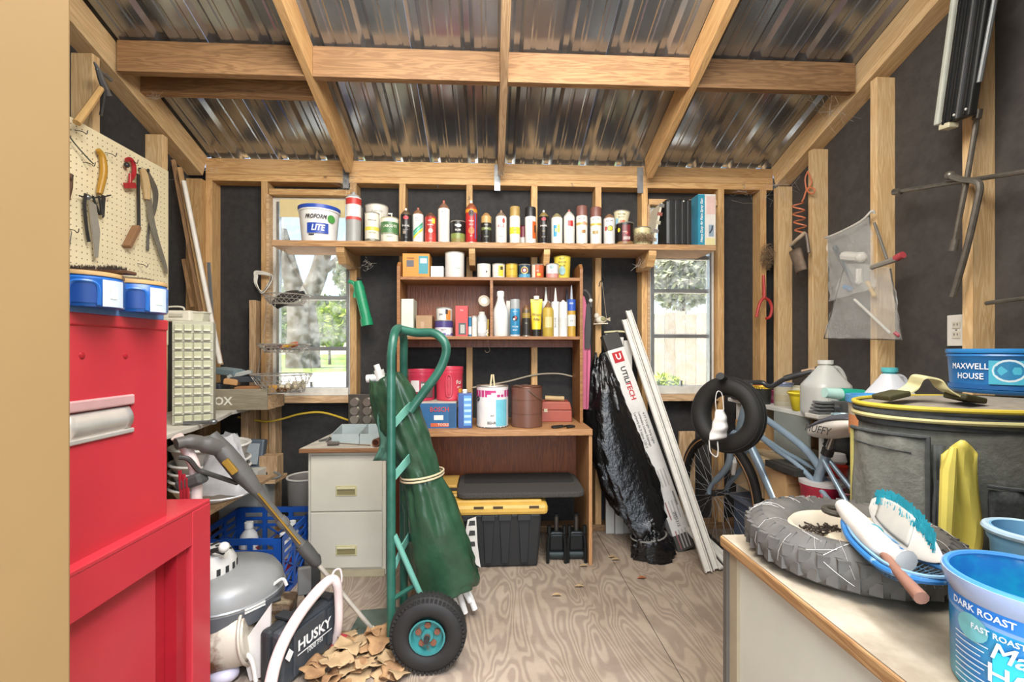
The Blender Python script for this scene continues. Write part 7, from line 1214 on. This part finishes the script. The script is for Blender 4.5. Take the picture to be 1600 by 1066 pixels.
# blue coffee tub in the corner
def bigtub(label, px, Y, r, z0, H, ang=0):
    x = W(px, 0, Y).x; t = T('coffee_tub', label, 'tub', (x, Y, z0)); f = face(x, Y); tm = mat('tub_aqua', C('#2aa6c9'), .2, var=.4, scale=9, col2=C('#2f7fc0'), thr=(.4, .55))
    MB().lathe([(r * .9, 0), (r * .93, .005), (r * .95, H * .86), (r, H * .88), (r * 1.03, H * .97), (r * 1.03, H), (r * .97, H), (r * .95, H * .95), (r * .93, H * .85), (r * .88, .012), (0, .012)], n=48).build('tub_body', tm, t, True)
    MB().lathe([(r * .955, H * .82), (r * 1.005, H * .875), (r * 1.045, H * .965), (r * 1.045, H * 1.005), (r * .975, H * 1.005)], n=48, cap=False).build('rim', mat('rim_pale', C('#9fb0d0'), .2, var=.2, scale=10), t, True)
    MB().tor((0, 0, H * 1.004), r * .985, .004, n=48, m=6).build('lip', pm('#4f93cf', .3), t, True); MB().sleeve(r * .953, H * .70, H * .82, 48).build('label_band', pm('#2f7fd0', .35), t, True); MB().sleeve((r * .925, r * .952), H * .55, H * .70, 48).build('label_band', pm('#7fa8d8', .35), t, True); oval(t, r * .953, -.72 + ang, .04, .035, H * .60, '#6fb3b8', f)
    text('DARK ROAST', .0125, pm('#e6eef2', .4), t, wrap=r * .972, ang=f - .62 + ang, z=H * .765, bold=.02); text('FAST ROAST', .010, pm('#dfe8ee', .4), t, wrap=r * .972, ang=f - .40 + ang, z=H * .62, bold=.02)
    for k in range(9): MB().sleeve(r * .951, H * (.48 - .05 * k), H * (.49 - .05 * k), 12, f - 1.05 + ang, f - .5 + ang - .05 * (k % 3)).build('print_line', pm('#cfe6ee', .4), t)
    patch(t, r * .95, .15 + ang, .1, H * .1, H * .5, '#39c4dc', f); text('Maxwell', .03, pm('#eef4f6', .4), t, wrap=r * .974, ang=f + .1 + ang, z=H * .5, shear=.3); text('HOUSE', .034, pm('#eef4f6', .4), t, wrap=r * .974, ang=f + .12 + ang, z=H * .3)
    return t
bigtub('open blue and aqua coffee tub in the right foreground corner', 1618, .58, .089, TZ, .152)
t = T('small_tub', 'small pale blue plastic tub behind the foreground coffee tub', 'tub', (W(1612, 0, .80).x, .80, TZ)); MB().lathe([(.05, 0), (.055, .1), (.06, .11), (.06, .13), (.052, .13), (.045, .02), (0, .02)], n=26).build('tub_body', pm('#7fb5d6', .35), t, True); MB().tor((0, 0, .125), .06, .007, n=26, m=8).build('rim', pm('#b5cfe0', .35), t, True)
# garden tool bag
gb = T('tool_bag', 'large grey round garden bag with pockets and yellow trim on the side cabinet', 'bag', (1.235, 1.10, TZ)); gc = mat('grey_canvas', C('#7a7a70'), .85, var=.25, scale=60, bump=.35); gd = mat('dark_canvas', C('#4a4d4c'), .85, var=.3, scale=60); yl = pm('#cdb63e', .6)
BX, BY, BR = 1.225, 1.10, .275; bt_ = .995
def bagpt(a, z, dr=0): return V((BX + (BR + dr) * cos(a), BY + (BR * .62 + dr) * sin(a), z))
def wallb(a0, a1, z0, z1, dr, nm, m, nu=30, nv=6, par=gb, wob=.004): return MB().grid(lambda u, v: bagpt(a0 + (a1 - a0) * u, z0 + (z1 - z0) * v, dr + wob * sin(13 * u + 5 * v)), nu, nv, abs(a1 - a0) > 6.28).build(nm, m, par, True, world=True, solid=.006)
wallb(0, 2 * pi, TZ + .003, bt_ - .03, 0, 'bag_wall', gc, 48); wallb(0, 2 * pi, bt_ - .055, bt_ - .03, .004, 'dark_band', gd, 48, 2); wallb(0, 2 * pi, bt_ - .032, bt_ - .012, .010, 'zip_band', gd, 48, 2)
MB().tube([bagpt(2 * pi * i / 48, bt_ - .034, .012) for i in range(48)], .006, 8, True).build('yellow_piping', pm('#c9bf86', .6), gb, True, world=True); MB().tube([bagpt(2 * pi * i / 48, bt_ - .008, .012) for i in range(48)], .006, 8, True).build('yellow_piping', yl, gb, True, world=True)
MB().grid(lambda u, v: bagpt(2 * pi * u, bt_ - .01 + .014 * (1 - v ** 2), -(.262 - .01) * (1 - v) if False else 0).lerp(V((BX, BY, bt_ + .008)), 1 - v), 48, 6, True).build('lid', mat('lid_canvas', C('#8f8678'), .85, var=.25, scale=40), gb, True, world=True)
# pocket flap, yellow glove in a pocket, mesh pocket
fa = -3.36; fb = -2.52
pf = wallb(fa, fb, TZ + .02, TZ + .265, .022, 'pocket', gc, 16, 8, wob=.003); MB().tube([bagpt(fa + (fb - fa) * i / 16, TZ + .265, .026) for i in range(17)] + [bagpt(fb, TZ + .265 - .245 * i / 8, .026) for i in range(1, 9)], .005, 7).build('pocket_binding', gd, gb, True, world=True); MB().tube([bagpt(fa, TZ + .265 - .245 * i / 8, .024) for i in range(9)], .005, 7).build('pocket_binding', pm('#b5a85c', .6), gb, True, world=True)
MB().tube([bagpt(fa + .08 + (fb - fa - .2) * i / 10, TZ + .235 - .0008 * i, .028) for i in range(11)], .0018, 5).build('seam', gd, gb, world=True)
wallb(-2.48, -2.41, TZ + .02, TZ + .25, .026, 'pocket_edge', gd, 4, 6); wallb(-2.12, -1.6, TZ + .01, TZ + .16, .02, 'mesh_pocket', mat('mesh_fabric', C('#3f4241'), .9, var=.5, scale=150), 14, 6); MB().tube([bagpt(-2.14 + .55 * i / 10, TZ + .165 + .02 * (i / 10 - .5) ** 2, .022) for i in range(11)], .004, 6).build('mesh_hem', gd, gb, True, world=True); MB().ell(bagpt(-1.72, TZ + .2, .008), (.012, .006, .014), 10, 8).build('snap', pm('#3b4a44', .4), gb, True, world=True)
t = T('yellow_gloves', 'yellow rubber glove tucked upright in the bag pocket', 'gloves', bagpt(-2.3, TZ + .02, .03)); yg = pm('#d3c25a', .5)
MB().grid(lambda u, v: bagpt(-2.42 + .22 * u + .03 * sin(5 * v) * (1 - v), TZ + .02 + (.215 + .03 * (1 - abs(u - .55) * 2) * 1.2) * v, .034 + .008 * sin(9 * u + 3 * v)), 10, 14).build('glove_cuff', yg, t, True, world=True, solid=.006); MB().tube([bagpt(-2.40, TZ + .04, .05), bagpt(-2.38, TZ + .2, .048), bagpt(-2.35, TZ + .25, .04)], [.012, .014, .006], 8).build('fold', pm('#e3d065', .45), t, True, world=True)
# handle strap on the lid: black ends, clear yellow grip
t = T('bag_strap', 'arched clear yellow grip with dark webbing ends on the bag lid', 'strap', V((BX - .06, BY - .06, bt_))); pA, pB = W(1413, 626, 1.06), W(1512, 636, .99); pA.z = pB.z = bt_ + .012
pts = [pA, pA + V((.03, -.005, .02)), pA.lerp(pB, .35) + V((0, 0, .046)), pA.lerp(pB, .6) + V((0, 0, .042)), pB + V((-.03, .01, .02)), pB]
a = spline(pts, 6); ribbon(a, [p + V((.01, .045, .004)) for p in a], (0, 0, .004)).build('grip', mat('clear_yellow', C('#d9d2a0'), .3, var=.15, scale=12), t, True, world=True)
for p, s in ((pA, -1), (pB, 1)): MB().obox(p + V((s * .015, .02, .004)), (.06, .05, .014), (0, .2 * s, .1)).build('webbing_end', pm('#3f3c20', .7), t, bev=.004, world=True)
# big blue canister standing on the bag lid
t = coffee('wide blue coffee canister with white lettering standing on the grey bag', 1504, 1640, 566, bt_ + .012, 1.18, '#2a78bd', None, lidc='#2f86c9', H=W(1560, 566, 1.18).z - bt_ - .012 if False else .118, handle=False, texts=[('MAXWELL', .022, .60, '#eef2f4', -.66), ('HOUSE', .022, .38, '#eef2f4', -.62)], bands=[(.1, .2, '#1f5f9f')], patches=[(.12, .09, .22, .74, '#4fb3cf')], ovals=[(.05, .062, .058, .52, '#cfe3ea'), (.05, .052, .048, .52, '#2f7fae')])
# ------------------------------------------------------------------ right wall
WXr = XR - .012
def Rw(px, py, dx=0): return WX(px, py, XR + dx)
ol = T('wall_outlet', 'white double outlet plate on the right wall', 'outlet', WX(1495, 540, XR + .085)); op = pm('#e2ded4', .4); X_ = XR + .082
a, b = WX(1480, 493, X_), WX(1511, 540, X_); MB().box(X_ - .002, X_ + .006, b.y, a.y, WX(1495, 541, X_).z, WX(1495, 492, X_).z).build('plate', op, ol, bev=.003, world=True); ym, zm = (a.y + b.y) / 2, WX(1495, 516, X_).z
for s in (-1, 1):
    sk = MB().box(X_ - .005, X_ - .001, ym - .016, ym + .016, zm + s * .02 - .014, zm + s * .02 + .014).build('socket', pm('#d3cdbc', .4), ol, bev=.004, world=True)
    for q in (-.006, .006): MB().box(X_ - .0058, X_ - .0048, ym + q - .0012, ym + q + .0012, zm + s * .02 - .002, zm + s * .02 + .007).build('slot', pm('#3a3732', .7), sk, world=True)
MB().ell((X_ - .003, ym, zm), .003, 8, 6).build('screw', steel, ol, world=True)
# shop light
sl = T('shop_light', 'black finned shop light with pale side hung from the right rafter', 'light fixture', Rw(1500, 190, -.05)); c0, c1 = Rw(1548, -20, -.10), Rw(1500, 190, -.10)
def slq(px, py, dx=-.1): return Rw(px, py, dx)
bk_ = pm('#1f2020', .35); MB().beam(slq(1533, -60), slq(1497, 188), .03, .105, up=(0, 1, 0)).build('housing', bk_, sl, bev=.006, world=True)
for k, f in enumerate((-.036, -.012, .012, .036)): o = V((-.018, f, 0)); MB().beam(slq(1533, -60) + o, slq(1497, 188) + o, .010, .008, up=(0, 1, 0)).build('fin', pm('#6b6d6e' if k == 1 else '#2c2d2d', .3, metal=.5), sl, bev=.002, world=True)
for f in (-.04, .0, .04): MB().ell(slq(1498, 180) + V((-.017, f, 0)), .005, 8, 6).build('rivet', pm('#c9c9c4', .3), sl, world=True)
MB().beam(slq(1507, -40) + V((.02, .03, 0)), slq(1475, 190) + V((.02, .03, 0)), .05, .02, up=(0, 1, 0)).build('pale_side', pm('#b5b8ac', .5), sl, bev=.006, world=True); MB().beam(slq(1482, 196) + V((.0, .02, 0)), slq(1500, 190) + V((.0, .02, 0)), .04, .02).build('end_bracket', pm('#c9c2a4', .4), sl, bev=.004, world=True); MB().tube([slq(1560, -30) + V((-.005, -.005, 0)), slq(1530, 130) + V((-.005, -.005, 0))], .008, 8).build('edge_tube', pm('#8d9294', .3, metal=.6), sl, True, world=True)
# four-way lug wrench, L wrench
iron = mat('tool_iron', C('#7a756c'), .4, .6, .3, 30); lg = T('lug_wrench', 'rusty four-way lug wrench hung on the near right stud', 'lug wrench', Rw(1515, 285, -.03)); e = -.035
MB().tube([Rw(1398, 300, e), Rw(1500, 284, e), Rw(1640, 262, e)], .0085, 8).build('long_bar', iron, lg, True, world=True); MB().tube([Rw(1528, 176, e - .012), Rw(1510, 285, e - .012), Rw(1490, 386, e - .012)], .0085, 8).build('cross_bar', iron, lg, True, world=True)
for p, q in ((Rw(1397, 300, e), Rw(1408, 299, e)), (Rw(1528, 172, e - .012), Rw(1526, 186, e - .012)), (Rw(1489, 392, e - .012), Rw(1493, 374, e - .012))): MB().cyl(p, q, .014, n=10).build('socket_end', iron, lg, True, world=True)
lw2 = T('bent_wrench', 'bent iron bar with hooked top hanging beside the lug wrench', 'iron bar', Rw(1500, 400, -.06)); MB().tube(spline([Rw(1482, 274, -.06), Rw(1505, 281, -.06), Rw(1524, 283, -.06), Rw(1531, 292, -.06), Rw(1526, 320, -.06), Rw(1510, 390, -.06), Rw(1489, 464, -.06)], 5), .0105, 8).build('bar', iron, lw2, True, world=True); MB().ell(Rw(1484, 274, -.06), .016, 10, 8).build('socket_head', iron, lw2, True, world=True)
tag(MB().tube([Rw(1541, 474, -.02), Rw(1570, 470, -.02), Rw(1640, 461, -.02)], .0075, 8).build('iron_rod', iron, smooth=True), 'thin iron rod sticking out low on the near right stud', 'rod')
# clear bags
clr = mat('clear_bag', C('#f0f0ea'), .08, var=.1, scale=30, alpha=.22, bump=.9, spec=.8); g = random.Random(9)
def sheet(t, corners, nm, dx, bulge, m=clr, nu=12, nv=12):
    A_, B_, C_, D_ = [Rw(x, y, dx) for x, y in corners]; return MB().grid(lambda u, v: A_.lerp(B_, u).lerp(D_.lerp(C_, u), v) + V((-bulge * sin(pi * u) * sin(pi * v) + g.uniform(-.009, .009), 0, g.uniform(-.005, .005))), nu, nv).build(nm, m, t, smooth=60, world=True)
b1 = T('clear_bag', 'clear plastic bag of small parts tied to the right wall stud', 'bag', Rw(1335, 470, -.04)); sheet(b1, [(1292, 372), (1360, 338), (1368, 450), (1296, 470)], 'front_sheet', -.05, .03); sheet(b1, [(1292, 372), (1360, 338), (1368, 450), (1296, 470)], 'back_sheet', -.02, -.005); MB().tube(spline([Rw(1290, 372, -.04), Rw(1310, 364, -.05), Rw(1345, 346, -.05), Rw(1362, 330, -.04), Rw(1366, 334, -.03)], 4), .006, 7).build('twisted_top', pm('#c9c6bd', .4), b1, True, world=True)
b2 = T('clear_bag', 'wide clear plastic pouch with dark hem hanging below the parts bag', 'bag', Rw(1350, 530, -.04)); sheet(b2, [(1318, 410), (1392, 418), (1409, 530), (1288, 529)], 'front_sheet', -.035, .025); sheet(b2, [(1318, 410), (1392, 418), (1409, 530), (1288, 529)], 'back_sheet', -.01, -.005); MB().tube([Rw(1318, 420, -.03), Rw(1288, 529, -.03), Rw(1409, 531, -.03), Rw(1391, 420, -.03)], .0035, 6).build('dark_hem', pm('#55514a', .5), b2, world=True)
for i, (a, b, r_, c, l) in enumerate((((1304, 386), (1335, 445), .010, '#3a4650', 'dark slim tool inside the clear parts bag'), ((1318, 400), (1345, 402), .022, '#d6d3ca', 'white plastic piece at the top of the clear parts bag'), ((1342, 420), (1342, 440), .014, '#d9d6d0', 'white round fitting in the middle of the clear parts bag'), ((1320, 448), (1328, 452), .012, '#4a7fae', 'blue plug at the bottom of the clear parts bag'), ((1355, 440), (1366, 462), .009, '#c9a86c', 'tan stick end poking from the clear parts bag'), ((1335, 468), (1390, 520), .006, '#d5d2ca', 'white tubing coiled in the wide clear pouch'), ((1398, 520), (1404, 524), .008, '#a84a55', 'small red piece in the corner of the wide clear pouch'))):
    t = T('bag_part', l, 'part', Rw(*a, -.03)); MB().tube([Rw(*a, -.035), Rw(*b, -.03)], r_, 8).build('body', pm(c, .45), t, True, world=True); MB().ell(Rw(*b, -.03), r_ * 1.15, 8, 6).build('tip', pm(c, .45), t, True, world=True)
t = T('painters_stick', 'grey rod with a red tip poking out behind the clear bags', 'rod', Rw(1390, 410, -.04)); MB().tube([Rw(1362, 418, -.06), Rw(1402, 404, -.06)], [.011, .014], 8).build('rod', pm('#8f8a80', .5), t, True, world=True); MB().cyl(Rw(1400, 404, -.06), Rw(1411, 398, -.06), .015, n=10).build('tip', pm('#b5484e', .4), t, True, world=True); MB().tube([Rw(1366, 348, -.03), Rw(1386, 405, -.03)], .006, 6).build('wire', pm('#77736a', .4), t, True, world=True)
# orange coil and scoop
t = T('coil_cord', 'curly orange cord looped over a nail on the right wall', 'cord', Rw(1262, 300, -.02)); cpts = spline([Rw(1262, 268, -.02), Rw(1268, 285, -.02), Rw(1262, 298, -.02), Rw(1270, 303, -.02), Rw(1273, 296, -.02), Rw(1262, 294, -.02), Rw(1256, 310, -.03)], 5)
for i in range(60): f = i / 59; p = Rw(1246 + 6 * f + 7 * cos(4.2 * 2 * pi * f), 315 + 52 * f, -.03); cpts.append(p + V((.022 * sin(4.2 * 2 * pi * f), 0, 0)))
MB().tube(cpts, .0042, 7).build('coil', pm('#cf7a54', .4), t, True, world=True); MB().tube(spline([Rw(1262, 268, -.02), Rw(1258, 280, -.02), Rw(1260, 296, -.02)], 4), .0038, 7).build('loop', pm('#cf7a54', .4), t, True, world=True)
t = T('hand_scoop', 'rusty hand scoop with pale handle hanging on the curly cord', 'scoop', Rw(1252, 420, -.04)); MB().tube(spline([Rw(1236, 384, -.04), Rw(1246, 374, -.05), Rw(1258, 364, -.04)], 4), .011, 8).build('handle', pm('#b9a58c', .5), t, True, world=True); A_ = Rw(1244, 392, -.05); B_ = Rw(1255, 425, -.05); MB().grid(lambda u, v: A_.lerp(B_, v) + V((-.03 * sin(pi * u), -.042 * cos(pi * u) * (1 - .12 * v), .008 * cos(pi * u))), 14, 8).build('scoop_blade', mat('rusty_scoop', C('#7d6a58'), .6, .3, .4, 25), t, True, world=True, solid=.003); MB().tube([Rw(1238, 386, -.04), Rw(1246, 402, -.05)], .006, 7).build('strap', dsteel, t, True, world=True); MB().tube([Rw(1260, 366, -.04), Rw(1264, 395, -.04)], .008, 7).build('strap', pm('#6b5c50', .5), t, True, world=True)
# red weeding fork and hay nest on the corner stud
t = T('weeding_fork', 'red two-pronged hook hanging on the right corner stud', 'hook', W(1195, 500, 2.77)); rdm = pm('#b53a34', .4); k = lambda x, y: W(x, y, 2.76)
MB().tube([k(1193, 430), k(1194, 465)], [.008, .011], 8).build('shank', rdm, t, True, world=True); MB().tube(spline([k(1194, 465), k(1188, 472), k(1184, 485), k(1182, 496)], 4), .009, 8).build('prong', rdm, t, True, world=True); MB().tube(spline([k(1194, 465), k(1202, 470), k(1206, 482), k(1203, 495), k(1197, 498)], 4), .009, 8).build('prong', rdm, t, True, world=True)
nest('tangled brown wasp-nest of hay clinging to the right corner stud', W(1198, 402, 2.79), (.045, .03, .085), 420)
# cobwebs in the roof corners and along the beams
mb = MB(); g = random.Random(14)
for cx, cy, Y, s, n in ((540, 285, 2.78, 22, 26), (575, 412, 2.7, 10, 14), (1000, 412, 2.66, 14, 14), (1215, 290, 2.7, 30, 26), (1305, 170, 2.2, 30, 18), (240, 150, 2.3, 16, 14), (330, 262, 2.72, 14, 14), (780, 270, 2.72, 10, 22), (1160, 300, 2.8, 18, 12)):
    for _ in range(n):
        p = W(cx + g.gauss(0, s * .6), cy + g.gauss(0, s * .5), Y + g.gauss(0, .02)); q = W(cx + g.gauss(0, s * .6), cy + g.gauss(0, s * .5), Y + g.gauss(0, .02)); mb.tube([p, (p + q) / 2 - V((0, 0, .01)), q], .0004, 3)
mb.build('cobwebs', pm('#cfc8bc', .9), ceiling, kind='stuff')
